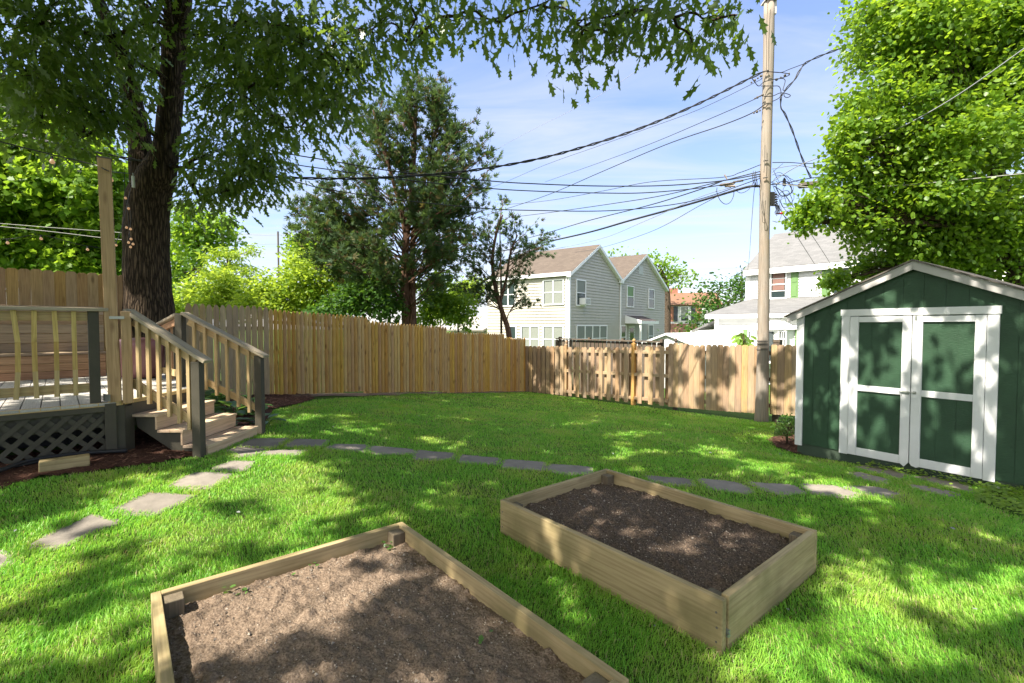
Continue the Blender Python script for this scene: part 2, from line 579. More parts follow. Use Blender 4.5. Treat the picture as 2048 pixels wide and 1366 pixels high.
def stonemat():
    m, nt = new_mat('flagstone')
    nd = N(nt)
    geo = nd('ShaderNodeNewGeometry')
    pos = geo.outputs['Position']
    oi = nd('ShaderNodeObjectInfo').outputs['Random']
    n1 = nd('ShaderNodeTexNoise', {'Vector': pos, 'Scale': 5.0, 'Detail': 7.0, 'Roughness': .65}).outputs[0]
    n2 = nd('ShaderNodeTexNoise', {'Vector': pos, 'Scale': 120.0, 'Detail': 3.0}).outputs[0]
    col = nd.mix(nd.ramp(n1, [(.35, (0, 0, 0)), (.65, (1, 1, 1))]), rgb4((.205, .18, .15)), rgb4((.285, .25, .208)))
    col = nd('ShaderNodeHueSaturation', {'Color': col, 'Value': nd('ShaderNodeMapRange', {'Value': oi, 'To Min': .85, 'To Max': 1.15}).outputs[0]}).outputs[0]
    col = nd.mix(nd.math('MULTIPLY', n2, .3), col, rgb4((.15, .135, .12)))
    bp = nd('ShaderNodeBump', {'Height': nd.math('ADD', n1, nd.math('MULTIPLY', n2, .2)), 'Strength': .5, 'Distance': .015}).outputs[0]
    b = nd('ShaderNodeBsdfPrincipled', {'Base Color': col, 'Roughness': .85, 'Normal': bp, 'Specular IOR Level': .2})
    out(nd, b.outputs[0])
    return m


M['stone'] = stonemat()


def groundmat():
    m, nt = new_mat('lawn ground')
    nd = N(nt)
    pos = nd('ShaderNodeNewGeometry').outputs['Position']
    n1 = nd('ShaderNodeTexNoise', {'Vector': pos, 'Scale': .9, 'Detail': 5.0}).outputs[0]
    n2 = nd('ShaderNodeTexNoise', {'Vector': pos, 'Scale': 45.0, 'Detail': 5.0, 'Roughness': .75}).outputs[0]
    col = nd.mix(nd.ramp(n1, [(.35, (0, 0, 0)), (.7, (1, 1, 1))]), rgb4((.06, .15, .018)), rgb4((.11, .2, .03)))
    col = nd.mix(nd.ramp(n2, [(.42, (1, 1, 1)), (.58, (0, 0, 0))]), col, rgb4((.05, .06, .02)))
    bp = nd('ShaderNodeBump', {'Height': n2, 'Strength': .6, 'Distance': .03}).outputs[0]
    b = nd('ShaderNodeBsdfPrincipled', {'Base Color': col, 'Roughness': 1.0, 'Normal': bp, 'Specular IOR Level': .1})
    out(nd, b.outputs[0])
    return m


M['ground'] = groundmat()


def grassmat():
    m, nt = new_mat('grass blade')
    nd = N(nt)
    geo = nd('ShaderNodeNewGeometry')
    rnd = geo.outputs['Random Per Island']
    pos = geo.outputs['Position']
    n = nd('ShaderNodeTexNoise', {'Vector': pos, 'Scale': 1.5, 'Detail': 5.0, 'Roughness': .65}).outputs[0]
    patch = nd.ramp(n, [(.45, (0, 0, 0)), (.68, (1, 1, 1))])
    col = nd.mix(rnd, rgb4((.115, .355, .032)), rgb4((.31, .58, .07)))
    col = nd.mix(nd.math('MULTIPLY', patch, .6), col, rgb4((.46, .55, .10)))
    dry = nd.math('GREATER_THAN', nd.math('ADD', rnd, nd.math('MULTIPLY', patch, .12)), .96)
    col = nd.mix(dry, col, rgb4((.45, .40, .2)))
    b = nd('ShaderNodeBsdfPrincipled', {'Base Color': col, 'Roughness': .45, 'Specular IOR Level': .35})
    t = nd('ShaderNodeBsdfTranslucent', {'Color': nd.mix(1.0, col, (1.75, 1.55, 1.2), 'MULTIPLY')})
    mx = nd('ShaderNodeMixShader', {0: .38, 1: b.outputs[0], 2: t.outputs[0]})
    out(nd, mx.outputs[0])
    return m


M['grass'] = grassmat()

# ------------------------------------------------------------------ the setting
def pip(x, y, poly):
    x = np.asarray(x); y = np.asarray(y)
    c = np.zeros(x.shape, bool)
    k = len(poly)
    for i in range(k):
        x0, y0 = poly[i][0], poly[i][1]
        x1, y1 = poly[(i + 1) % k][0], poly[(i + 1) % k][1]
        if y0 == y1:
            continue
        t = ((y0 > y) != (y1 > y)) & (x < (x1 - x0) * (y - y0) / (y1 - y0) + x0)
        c ^= t
    return c


def grid_mesh(name, xs, ys, zf, mat, parent=None, kind=None):
    X, Y = np.meshgrid(xs, ys)
    Z = zf(X, Y)
    vs = np.stack([X.ravel(), Y.ravel(), Z.ravel()], 1)
    nx, ny = len(xs), len(ys)
    i = (np.arange(ny - 1)[:, None] * nx + np.arange(nx - 1)[None, :]).ravel()
    lo = np.stack([i, i + 1, i + 1 + nx, i + nx], 1)
    o = np_mesh(name, vs, lo.ravel(), np.full(len(lo), 4), mat, parent, (0, 0, 0) if parent is None else None, smooth=True)
    return tag(o, kind=kind)


xs = np.concatenate([[-160, -110, -70, -40, -25, -16], np.linspace(-12, 12, 97), [16, 25, 40, 70, 110, 160]])
ys = np.concatenate([[-30, -15, -8, -4], np.linspace(-2, 20, 89), [26, 35, 50, 80, 130, 220]])
grid_mesh('lawn', xs, ys, terrain, M['ground'], kind='structure')

# frames of reference
D1 = V((.722, .692, 0)); D2 = V((-.692, .722, 0))           # deck front / away from it
DC = V((-4.09, 4.88, 0)); DCS = V((-4.07, 6.08, 0)); ZD = .87
FA = V((-5.27, 10.3, 0)); FB = V((.46, 16.5, 0)); FD = (FB - FA).normalized()
FN = V((FD.y, -FD.x, 0))                                     # towards the lawn
RA = V((.5, 16.55, 0)); RB = V((6.6, 9.1, 0)); RD = (RB - RA).normalized()
RN = V((RD.y, -RD.x, 0))
if RN.y > 0:
    RN = -RN
SA = V((4.54, 6.5, 0)); SD = V((.571, -.821, 0)).normalized(); SB = V((-SD.y, SD.x, 0))  # shed front / backwards
if SB.x < 0:
    SB = -SB
SN = -SB

# ------------------------------------------------------------------ flagstones
STONES = [
    ([(477, 894), (506, 880), (574, 879), (542, 896)], 'dark flagstone against the bottom stair tread, at the start of the walk'),
    ([(457, 903), (477, 897), (531, 901), (506, 912), (480, 914)], 'small flagstone just in front of the stair foot, nearest the camera there'),
    ([(574, 894), (592, 880), (654, 882), (640, 894)], 'second flagstone from the stairs on the back edge of the walk'),
    ([(527, 911), (542, 902), (610, 902), (592, 910)], 'narrow flagstone lying in front of the second one near the stairs'),
    ([(654, 899), (672, 890), (733, 892), (726, 904)], 'third flagstone from the stairs on the walk across the lawn'),
    ([(740, 901), (749, 894), (820, 900), (826, 908), (755, 909)], 'fourth flagstone from the stairs on the walk across the lawn'),
    ([(829, 914), (841, 903), (906, 909), (897, 920), (838, 920)], 'fifth flagstone from the stairs on the walk across the lawn'),
    ([(918, 923), (927, 912), (995, 918), (989, 930), (924, 926)], 'sixth flagstone from the stairs on the walk across the lawn'),
    ([(1007, 929), (1017, 921), (1085, 927), (1080, 941), (1010, 936)], 'seventh flagstone from the stairs, second left of the dark soil bed corner'),
    ([(1097, 940), (1105, 931), (1177, 936), (1180, 947), (1130, 949)], 'flagstone just left of the far corner of the dark soil bed'),
    ([(1298, 954), (1375, 960), (1386, 972), (1350, 972), (1307, 963)], 'flagstone just right of the far corner of the dark soil bed'),
    ([(1403, 961), (1473, 967), (1502, 983), (1484, 987), (1422, 978)], 'second flagstone to the right of the dark soil bed corner'),
    ([(1506, 967), (1581, 972), (1607, 987), (1553, 988), (1516, 976)], 'third flagstone to the right of the dark soil bed corner'),
    ([(1607, 972), (1668, 974), (1716, 990), (1700, 996), (1628, 988)], 'fourth flagstone to the right of the dark soil bed corner'),
    ([(1695, 976), (1749, 976), (1803, 991), (1776, 996), (1729, 988)], 'fifth flagstone right of the dark soil bed corner, last of the front row'),
    ([(1712, 935), (1749, 935), (1812, 950), (1796, 959), (1736, 945)], 'flagstone against the shed under the left shed door, back row'),
    ([(1697, 947), (1722, 947), (1780, 962), (1759, 967), (1716, 957)], 'flagstone before the left shed door, front row of that pair'),
    ([(1827, 956), (1860, 956), (1935, 972), (1935, 986), (1884, 972)], 'dark stained flagstone under the right shed door beside the ivy'),
    ([(1820, 972), (1850, 974), (1914, 988), (1897, 993), (1837, 981)], 'narrow flagstone in front of the dark stained one by the ivy'),
    ([(426, 939), (459, 925), (509, 925), (488, 943), (452, 944)], 'first flagstone of the branch that curves down to the lower left'),
    ([(336, 974), (390, 947), (462, 950), (423, 977), (379, 979)], 'second flagstone of the branch curving to the lower left'),
    ([(224, 1022), (300, 988), (387, 994), (314, 1030), (267, 1031)], 'large shaded flagstone, third of the branch curving to the lower left'),
    ([(65, 1089), (181, 1033), (238, 1048), (181, 1071), (112, 1100), (79, 1098)], 'large flagstone half in sun, fourth of the branch curving lower left'),
    ([(-70, 1160), (-25, 1100), (25, 1118), (-10, 1145)], 'flagstone cut by the left edge of the picture'),
]
stone_polys = []
for pts, lab in STONES:
    w = [G(*p) for p in pts]
    c = sum(w, V((0, 0, 0))) / len(w)
    w = [c + (p - c) * (1.22 if lab.find('branch') < 0 else 1.12) for p in w]
    stone_polys.append([(p.x, p.y) for p in w])
    # irregular outline
    ring = []
    for i in range(len(w)):
        a, b = w[i], w[(i + 1) % len(w)]
        for k in range(5):
            t = k / 5
            p = a.lerp(b, t)
            d = (p - c).normalized() * random.uniform(-.02, .014)
            if k == 0:
                d = (c - p).normalized() * random.uniform(.01, .03)
            ring.append(p + d)
    mb = MB()
    zt = max(tz(p.x, p.y) for p in ring)
    top = [V((p.x, p.y, tz(p.x, p.y) + .012 + random.uniform(-.003, .003))) for p in ring]
    mid = [V((p.x, p.y, tz(p.x, p.y) + .004)) + (p - c).normalized() * .008 for p in ring]
    bot = [V((p.x, p.y, tz(p.x, p.y) - .03)) for p in ring]
    k = len(ring)
    cz = V((c.x, c.y, tz(c.x, c.y) + .014))
    fs = [(3 * k, i, (i + 1) % k) for i in range(k)] + [(i, k + i, k + (i + 1) % k, (i + 1) % k) for i in range(k)] + \
         [(k + i, 2 * k + i, 2 * k + (i + 1) % k, k + (i + 1) % k) for i in range(k)]
    mb._add(top + mid + bot + [cz], fs)
    o = mb.build('flagstone', M['stone'], base=True)
    tag(o, lab, 'flagstone', 'flagstones of the garden walk')

# ------------------------------------------------------------------ raised beds
AX = V((.636, -.772, 0)); AY = V((.772, .636, 0))


def noise2(x, y, seed, oct=4, base=2.0):
    r = np.random.default_rng(seed)
    z = np.zeros_like(x)
    a = 1.0
    f = base
    for o in range(oct):
        for k in range(5):
            th = r.uniform(0, 2 * PI)
            ph = r.uniform(0, 2 * PI)
            ff = f * r.uniform(.7, 1.4)
            z += a * np.sin((x * math.cos(th) + y * math.sin(th)) * ff * 2 * PI + ph) / 5
        a *= .55
        f *= 2.0
    return z


def bed(name, label, corner, L, W, zt, soil_drop, soilm, soillab, zb, gap=False, seed=1, postcut=.01):
    """corner = far-left outer corner; L along AX (towards the camera), W along AY"""
    o = V((corner.x, corner.y, 0))
    t = .042
    r = thing(name, label, 'raised bed', (corner.x, corner.y, zb), 'two timber raised beds')
    h = zt - zb
    zc = (zt + zb) / 2
    g = .03 if gap else 0
    UP = V((0, 0, 1))

    def board(a, b, inn, nm='side_board', lab=None):
        a = V(a); b = V(b)
        mb = MB()
        ex = (b - a).normalized()
        mb.box((a + b) / 2 + inn * (t / 2) + UP * zc, ex, inn, UP, (b - a).length, t, h)
        q = mb.build(nm, M['bedwood'], r, bevel=.004)
        return q
    # long boards left and right, short boards far and near
    board(o, o + AX * L, AY)
    board(o + AY * W, o + AY * W + AX * L, -AY)
    board(o + AY * t * 1.02, o + AY * (W - t * 1.02), AX, 'end_board')
    board(o + AX * L + AY * (t * 1.02 + g * .8), o + AX * L + AY * (W - t * 1.02), -AX, 'end_board')
    for i, (a, b) in enumerate(((0, 0), (0, 1), (1, 0), (1, 1))):
        mb = MB()
        s = .085
        px = o + AX * (t + s / 2 + .003 if a == 0 else L - t - s / 2 - .003) + AY * (t + s / 2 + .003 if b == 0 else W - t - s / 2 - .003)
        top = zt - postcut - random.uniform(0, .012)
        mb.box((px.x, px.y, (top + zb) / 2), UP, AX, AY, top - zb, s, s)
        mb.build('corner_post', M['bedpost'], r, bevel=.005)
    for e_ in ((L - .03, .25), (L - .028, .5), (L - .032, .76), (.03, .3), (.03, .7)):
        mb = MB()
        q = o + AX * e_[0] + UP * (zb + h * e_[1])
        mb.tube([q - AY * .0015, q + AY * .004], .006, 8)
        mb.build('screw', M['greybox'], r)
    if gap:
        mb = MB()
        p = o + AX * (L - .004) + AY * (t + .012) + UP * (zb + h * .38)
        mb.box(p, AX, AY, UP, .03, .018, .035)
        mb.tube([p + AX * .0, p + AX * .02 - AY * .012], .008, 8)
        mb.build('bolt_bracket', M['metal'], r)
    # soil, uncountable
    nu, nv = int((L - 2 * t) / .0095), int((W - 2 * t) / .0095)
    u = np.linspace(t * .98, L - t * .98, nu)
    v = np.linspace(t * .98, W - t * .98, nv)
    U, Vv = np.meshgrid(u, v)
    X = o.x + AX.x * U + AY.x * Vv
    Y = o.y + AX.y * U + AY.y * Vv
    Z = zt - soil_drop + .013 * noise2(X, Y, seed, 3, .9) + .006 * noise2(X, Y, seed + 5, 3, 7)
    rr = np.random.default_rng(seed)
    Z = Z + rr.normal(0, .0022, Z.shape)
    # clods
    for k in range(1500):
        cu, cv = rr.uniform(t, L - t), rr.uniform(t, W - t)
        s = rr.uniform(.008, .018) * (1 if rr.random() < .85 else 1.6)
        d2 = ((U - cu) ** 2 + (Vv - cv) ** 2) / s ** 2
        Z = Z + np.where(d2 < 6, np.exp(-d2) * s * rr.uniform(.4, .9), 0)
    vs = np.stack([X.ravel(), Y.ravel(), Z.ravel()], 1)
    i = (np.arange(nv - 1)[:, None] * nu + np.arange(nu - 1)[None, :]).ravel()
    lo = np.stack([i, i + 1, i + 1 + nu, i + nu], 1)
    # grit and bits on top
    ng = 2600
    gu, gv = rr.uniform(t, L - t, ng), rr.uniform(t, W - t, ng)
    iu = np.clip((gu - u[0]) / (u[1] - u[0]), 0, nu - 1).astype(int)
    iv = np.clip((gv - v[0]) / (v[1] - v[0]), 0, nv - 1).astype(int)
    gz = Z[iv, iu]
    s = rr.uniform(.002, .006, ng) * np.where(rr.random(ng) < .08, 1.9, 1)
    tet = np.array([[1, 0, -.3], [-.5, .87, -.3], [-.5, -.87, -.3], [0, 0, .9]])
    ang = rr.uniform(0, 2 * PI, ng)
    ca, sa = np.cos(ang), np.sin(ang)
    cx = o.x + AX.x * gu + AY.x * gv
    cy = o.y + AX.y * gu + AY.y * gv
    tv = np.zeros((ng, 4, 3))
    el = rr.uniform(.6, 1.6, ng)
    for q in range(4):
        tx, ty, tzv = tet[q]
        tv[:, q, 0] = cx + s * (tx * ca * el - ty * sa)
        tv[:, q, 1] = cy + s * (tx * sa * el + ty * ca)
        tv[:, q, 2] = gz + s * (tzv * .8 + .25)
    tf = np.array([[0, 1, 3], [1, 2, 3], [2, 0, 3]])
    tl = (tf[None] + (np.arange(ng) * 4)[:, None, None] + len(vs)).ravel()
    av = np.concatenate([vs, tv.reshape(-1, 3)])
    so = np_mesh('soil', av, np.concatenate([lo.ravel(), tl]), np.concatenate([np.full(len(lo), 4), np.full(ng * 3, 3)]), [soilm, M['grit']], None, (o.x, o.y, zb))
    so.data.polygons.foreach_set('material_index', np.concatenate([np.zeros(len(lo), np.int32), np.ones(ng * 3, np.int32)]))
    so.data.polygons.foreach_set('use_smooth', np.concatenate([np.ones(len(lo), bool), np.zeros(ng * 3, bool)]))
    tag(so, soillab, 'soil', None, 'stuff')
    return [o + (-AX - AY) * .01, o + AX * (L + .01) - AY * .01, o + AX * (L + .01) + AY * (W + .01), o + AY * (W + .01) - AX * .01], (X, Y, Z)


A2 = V(((1000 - 1024) / F * 3.716, 3.716, 0))
bed2_poly, soil2 = bed('raised_bed', 'timber raised bed of dark soil standing whole in view on the lawn', A2, 1.80, 1.30, .277, .10, M['darksoil'],
                       'dark crumbly soil filling the raised bed nearer the shed', -.02, True, 3, .025)
c1 = P(290, 1197, 1.0)
F1 = V(((288 - 1024) / F * 2.36, 2.36, 0))
bed1_poly, soil1 = bed('raised_bed', 'timber raised bed of pale dry soil cut off by the bottom of the picture', F1, 1.9, 1.385, .30, .095, M['drysoil'],
                       'pale brown dry soil filling the nearest raised bed', -.02, False, 8, .012)

# ------------------------------------------------------------------ shed
UPV = V((0, 0, 1))


def sp(s, z, d=0.0):
    """point on the shed front: s along the front from the left door jamb, d proud of the wall"""
    p = SA + SD * s + SN * d
    return V((p.x, p.y, z))


shed = thing('garden_shed', 'dark green garden shed with white framed double doors and a low gable', 'shed', (SA.x + SB.x, SA.y + SB.y, -.2))
S0, S1 = -.585, 2.10
SMID = .758
ZW = -.07
ZE = 1.80
SLOPE = (2.40 - 1.80) / (SMID - S0)


def wall_top(s):
    return 2.40 - abs(s - SMID) * SLOPE


mb = MB()
s = S0 + .01
edges = [S0 + .01]
while s < S1 - .05:
    s += .203
    edges.append(min(s, S1))
for a, b in zip(edges[:-1], edges[1:]):
    a2, b2 = a + .0025, b - .0025
    pts = [sp(a2, ZW, 0), sp(b2, ZW, 0)]
    pts.append(sp(b2, wall_top(b2), 0))
    if a2 < SMID < b2:
        pts.append(sp(SMID, wall_top(SMID), 0))
    pts.append(sp(a2, wall_top(a2), 0))
    mb.prism(pts, SN, .02)
# backing
mb.prism([sp(S0, ZW, -.005), sp(S1, ZW, -.005), sp(S1, wall_top(S1), -.005), sp(SMID, 2.395, -.005), sp(S0, wall_top(S0), -.005)], SN, .04)
# side walls and back
DEP = 2.5
for ss in (S0, S1):
    a = sp(ss, ZW, -.05)
    b = a + SB * DEP
    mb.prism([a, b, b + UPV * (wall_top(ss) - ZW), a + UPV * (wall_top(ss) - ZW)], SD * (-1 if ss == S0 else 1), .02)
b = SB * DEP
mb.prism([sp(S0, ZW) + b, sp(S1, ZW) + b, sp(S1, wall_top(S1)) + b, sp(SMID, 2.4) + b, sp(S0, wall_top(S0)) + b], SB, .02)
mb.build('siding', M['green'], shed, bevel=.0015)
mb = MB()
mb.box(sp((S0 + S1) / 2 - .0, -.20, -.06) + SB * .0, SD, SN, UPV, S1 - S0 - .02, .09, .27)
for ss in (S0 + .05, S1 - .05):
    mb.box(sp(ss, -.20, -.11) + SB * DEP / 2, SB, SD, UPV, DEP, .09, .27)
mb.build('skid', M['plinth'], shed, bevel=.004)
mb = MB()
mb.box(sp(1.78, -.235, -.02), SD, SN, UPV, .42, .12, .2)
mb.build('foundation_block', paint('pale concrete', (.42, .41, .33), .9, .15, .3, 60), shed, bevel=.006)

# corner trim, rake boards, roof
mb = MB()
mb.prism([sp(S0 - .012, -.10, .022), sp(S0 + .085, -.10, .022), sp(S0 + .085, ZE + .005, .022), sp(S0 - .012, ZE - .03, .022)], SN, .021)
mb.build('corner_trim', M['white'], shed, bevel=.003)
OV = .115        # eave overhang
FO = .10        # front overhang
for side in (-1, 1):
    mb = MB()
    L = SMID - S0 + OV
    e = SMID + side * L
    z1 = 2.445
    z0 = 2.445 - L * SLOPE
    w = .105
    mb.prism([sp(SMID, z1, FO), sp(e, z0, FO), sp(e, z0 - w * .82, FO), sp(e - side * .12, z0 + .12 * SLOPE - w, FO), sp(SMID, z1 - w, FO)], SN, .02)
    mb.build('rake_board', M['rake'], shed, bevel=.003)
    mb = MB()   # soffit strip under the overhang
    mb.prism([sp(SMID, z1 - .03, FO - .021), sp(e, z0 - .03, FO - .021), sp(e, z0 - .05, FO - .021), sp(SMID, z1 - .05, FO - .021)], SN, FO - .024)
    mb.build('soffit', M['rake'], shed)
    mb = MB()
    a, b = sp(SMID, z1 + .002, FO + .03), sp(e + side * .03, z0 + .002 - .03 * SLOPE, FO + .03)
    d = SB * (DEP + FO + .16)
    nrm = (b - a).cross(d).normalized()
    if nrm.z < 0:
        nrm = -nrm
    vs = [a, b, b + d, a + d]
    sl = (b - a).length
    top = [p + nrm * .016 for p in vs]
    gs = [(0, 0, 0), (0, sl, 0), (DEP, sl, 0), (DEP, 0, 0)]
    mb._add(vs + top, [(0, 1, 2, 3)[::-1], (4, 5, 6, 7), (0, 4, 5, 1)[::-1], (1, 5, 6, 2)[::-1], (2, 6, 7, 3)[::-1], (3, 7, 4, 0)[::-1]], gs + gs)
    mb.build('roof_slope', M['shedroof'], shed)

# doors
def vboard(mb, s0, s1, z0, z1, d, t=.02, chamfer=None):
    pts = [sp(s0, z0, d), sp(s1, z0, d), sp(s1, z1, d), sp(s0, z1, d)]
    if chamfer == 'R':
        pts = [sp(s0, z0 + .01, d), sp(s0 + .03, z0 - .012, d), sp(s1 - .045, z0 - .03, d), sp(s1, z0 + .03, d), sp(s1, z1, d), sp(s0, z1, d)]
    if chamfer == 'L':
        pts = [sp(s0, z0 + .03, d), sp(s0 + .02, z0, d), sp(s1 - .03, z0 - .015, d), sp(s1, z0 + .0, d), sp(s1, z1, d), sp(s0, z1, d)]
    mb.prism(pts, SN, t)


mb = MB()
vboard(mb, -.02, .078, -.095, 1.783, .024)
mb.build('door_casing', M['white'], shed, bevel=.003)
mb = MB()
vboard(mb, 1.412, 1.512, -.095, 1.783, .024)
mb.build('door_casing', M['white'], shed, bevel=.003)
mb = MB()
mb.prism([sp(-.03, 1.785, .034), sp(1.525, 1.785, .034), sp(1.525, 1.875, .034), sp(-.03, 1.872, .034)], SN, .034)
mb.build('door_header', M['white'], shed, bevel=.003)
for (s0, s1, chl, chr_) in ((.083, .743, None, 'R'), (.752, 1.408, 'L', None)):
    dz = 0.0
    door = MB()
    # panel of grooved siding
    e = np.linspace(s0 + .06, s1 - .06, 4)
    for a, b in zip(e[:-1], e[1:]):
        vboard(door, a + .003, b - .003, -.05, 1.74, .006, .005)
    vboard(door, s0 + .05, s1 - .05, -.05, 1.74, .0025, .002)
    dobj = door.build('door', M['green'], shed)
    for nm, args in (('stile', (s0, s0 + .098, -.085, 1.776, .030, .03, chl)), ('stile', (s1 - .094, s1, -.085, 1.776, .030, .03, chr_)),
                     ('rail', (s0 + .099, s1 - .095, 1.70, 1.772, .028, .028)), ('rail', (s0 + .099, s1 - .095, .785, .862, .028, .028)),
                     ('rail', (s0 + .099, s1 - .095, -.085, .018, .028, .028))):
        q = MB()
        vboard(q, *args)
        q.build(nm, M['white'], dobj, bevel=.003)
# bolt latch
mb = MB()
c = sp(.70, .822, .034)
mb.box(c, SD, SN, UPV, .07, .008, .032)
mb.tube([sp(.64, .826, .046), sp(.80, .826, .046)], .007, 8)
mb.box(sp(.79, .826, .036), SD, SN, UPV, .03, .012, .034)
mb.tube([sp(.70, .822, .05), sp(.705, .80, .055), sp(.72, .795, .055), sp(.735, .80, .055), sp(.735, .815, .05)], .004, 6)
mb.tube([sp(.665, .81, .05), sp(.665, .775, .05)], .003, 6)
mb.build('door_latch', M['metal'], shed)
mb = MB()
mb.box(sp(.785, 1.748, .034), UPV, SN, SD, .05, .008, .02)
mb.build('door_hook', M['metal'], shed)

# ------------------------------------------------------------------ fences
def picket_round(mb, p, d, n, w, z0, z1, t=.034):
    """half-round picket with a pointed top; d along the fence, n towards the viewer"""
    o = (random.uniform(0, 50), random.uniform(0, 50), random.uniform(0, 50))
    prof = [(-.5, 0), (-.42, .55), (-.16, .95), (.16, .95), (.42, .55), (.5, 0)]
    tip = random.uniform(.085, .11)
    rows = [(z0, 1), (z1 - tip, 1), (z1 - tip * .55, .86), (z1 - tip * .22, .52), (z1, .16)]
    vs, gs = [], []
    for z, k in rows:
        for a, b in prof:
            q = p + d * (a * w * k) + n * (b * t)
            vs.append(V((q.x, q.y, z)))
            gs.append((o[0] + z, o[1] + a * w, o[2] + b * t))
    m = len(prof)
    fs = []
    for i in range(len(rows) - 1):
        for j in range(m - 1):
            fs.append((i * m + j, i * m + j + 1, (i + 1) * m + j + 1, (i + 1) * m + j))
        fs.append((i * m + m - 1, i * m, (i + 1) * m, (i + 1) * m + m - 1))
    fs.append(tuple((len(rows) - 1) * m + j for j in range(m)))
    mb._add(vs, fs, gs)


def picket_flat(mb, p, d, n, w, z0, z1, t=.016, top='dog'):
    hw = w / 2
    c = .028
    if top == 'dog':
        prof = [(-hw, z0), (hw, z0), (hw, z1 - c), (hw - c, z1), (-hw + c, z1), (-hw, z1 - c)]
    elif top == 'round':
        prof = [(-hw, z0), (hw, z0), (hw, z1 - .05), (hw * .8, z1 - .018), (hw * .45, z1), (-hw * .45, z1), (-hw * .8, z1 - .018), (-hw, z1 - .05)]
    elif top == 'point':
        prof = [(-hw, z0), (hw, z0), (hw, z1 - .10), (hw * .82, z1 - .055), (hw * .3, z1), (-hw * .3, z1), (-hw * .82, z1 - .055), (-hw, z1 - .10)]
    mb.prism([V((p.x + d.x * a, p.y + d.y * a, z)) + n * t for a, z in prof], n, t)


FL = (FB - FA).length
st = thing('stockade_fence', 'new yellow pine stockade fence stepping down from the oak to the back corner', 'fence', (FA.x, FA.y, 0))
SECT = [(0, .281, 2.02, 1.885, .15, -.01), (.281, .585, 1.785, 1.62, -.05, -.26), (.585, .874, 1.478, 1.40, -.32, -.50), (.874, 1.0, 1.28, 1.235, -.52, -.62)]
for a, b, t0, t1, b0, b1 in SECT:
    mb = MB()
    L = (b - a) * FL
    n = int(L / .0945)
    for i in range(n):
        u = (i + .5) / n
        p = FA.lerp(FB, a + (b - a) * u)
        jit = random.uniform(-.006, .006)
        zt = t0 + (t1 - t0) * u + random.uniform(-.012, .012)
        zb = b0 + (b1 - b0) * u + random.uniform(-.01, .01)
        picket_round(mb, p + FN * jit * .4, FD, FN, L / n * random.uniform(.93, .985), zb, zt)
    mb.build('fence_panel', M['stockade'], st)
    for f in (.15, .5, .85):
        mb = MB()
        za = b0 + (t0 - b0) * f
        zc = b1 + (t1 - b1) * f
        pa, pb = FA.lerp(FB, a) - FN * .03, FA.lerp(FB, b) - FN * .03
        mb.beam((pa.x, pa.y, za), (pb.x, pb.y, zc), .04, .07)
        mb.build('back_rail', M['stockade'], st)
    mb = MB()
    p = FA.lerp(FB, b) - FN * .1
    mb.post(p, -.7, t1 - .08, .09, FD)
    mb.build('fence_post', M['stockade'], st)

# grey pointed pickets between oak and the new fence
wf = thing('weathered_picket_fence', 'grey weathered fence of broad pointed pickets behind the stair rail', 'fence', (FA.x, FA.y, .2))
mb = MB()
n = 13
for i in range(n):
    t = .0 + (i + .5) * .118
    p = FA - FD * t
    picket_flat(mb, p, FD, FN, random.uniform(.105, .116), .15, 2.06 + .02 * t + random.uniform(-.012, .015), top='point')
mb.build('fence_panel', M['weathered'], wf, bevel=.002)
for z in (.5, 1.6):
    mb = MB()
    mb.beam(FA - FD * .02 - FN * .03 + UPV * z, FA - FD * 1.65 - FN * .03 + UPV * z, .04, .08)
    mb.build('back_rail', M['weathered'], wf)

# tall board fence behind the deck
tf = thing('tall_board_fence', 'tall brown dog eared board fence behind the deck bench', 'fence', (FA.x - FD.x * 4.5, FA.y - FD.y * 4.5, .3))
mb = MB()
t = 2.38
while t < 7.2:
    p = FA - FD * (t + .07)
    picket_flat(mb, p, FD, FN, .136, .3, 2.56 + random.uniform(-.012, .012), top='dog')
    t += .1368
mb.build('fence_panel', M['tallboards'], tf, bevel=.002)
for z in (.7, 1.5, 2.3):
    mb = MB()
    mb.beam(FA - FD * 2.5 - FN * .03 + UPV * z, FA - FD * 7.2 - FN * .03 + UPV * z, .04, .09)
    mb.build('back_rail', M['tallboards'], tf)

# right-hand board fence: three shadowbox panels, then solid dog-eared boards
rf = thing('board_fence', 'brown board on board fence with solid round topped end running to the shed', 'fence', (3.3, 13.0, -.6))
RL = (RB - RA).length


def rtop(x):   # x metres along
    return 1.0 + .03 * x


def rbot(x):
    return -.66 + .036 * x + .005 * max(0, x - 4) ** 2


def rpt(x, d=0.0):
    p = RA + RD * x + RN * d
    return p


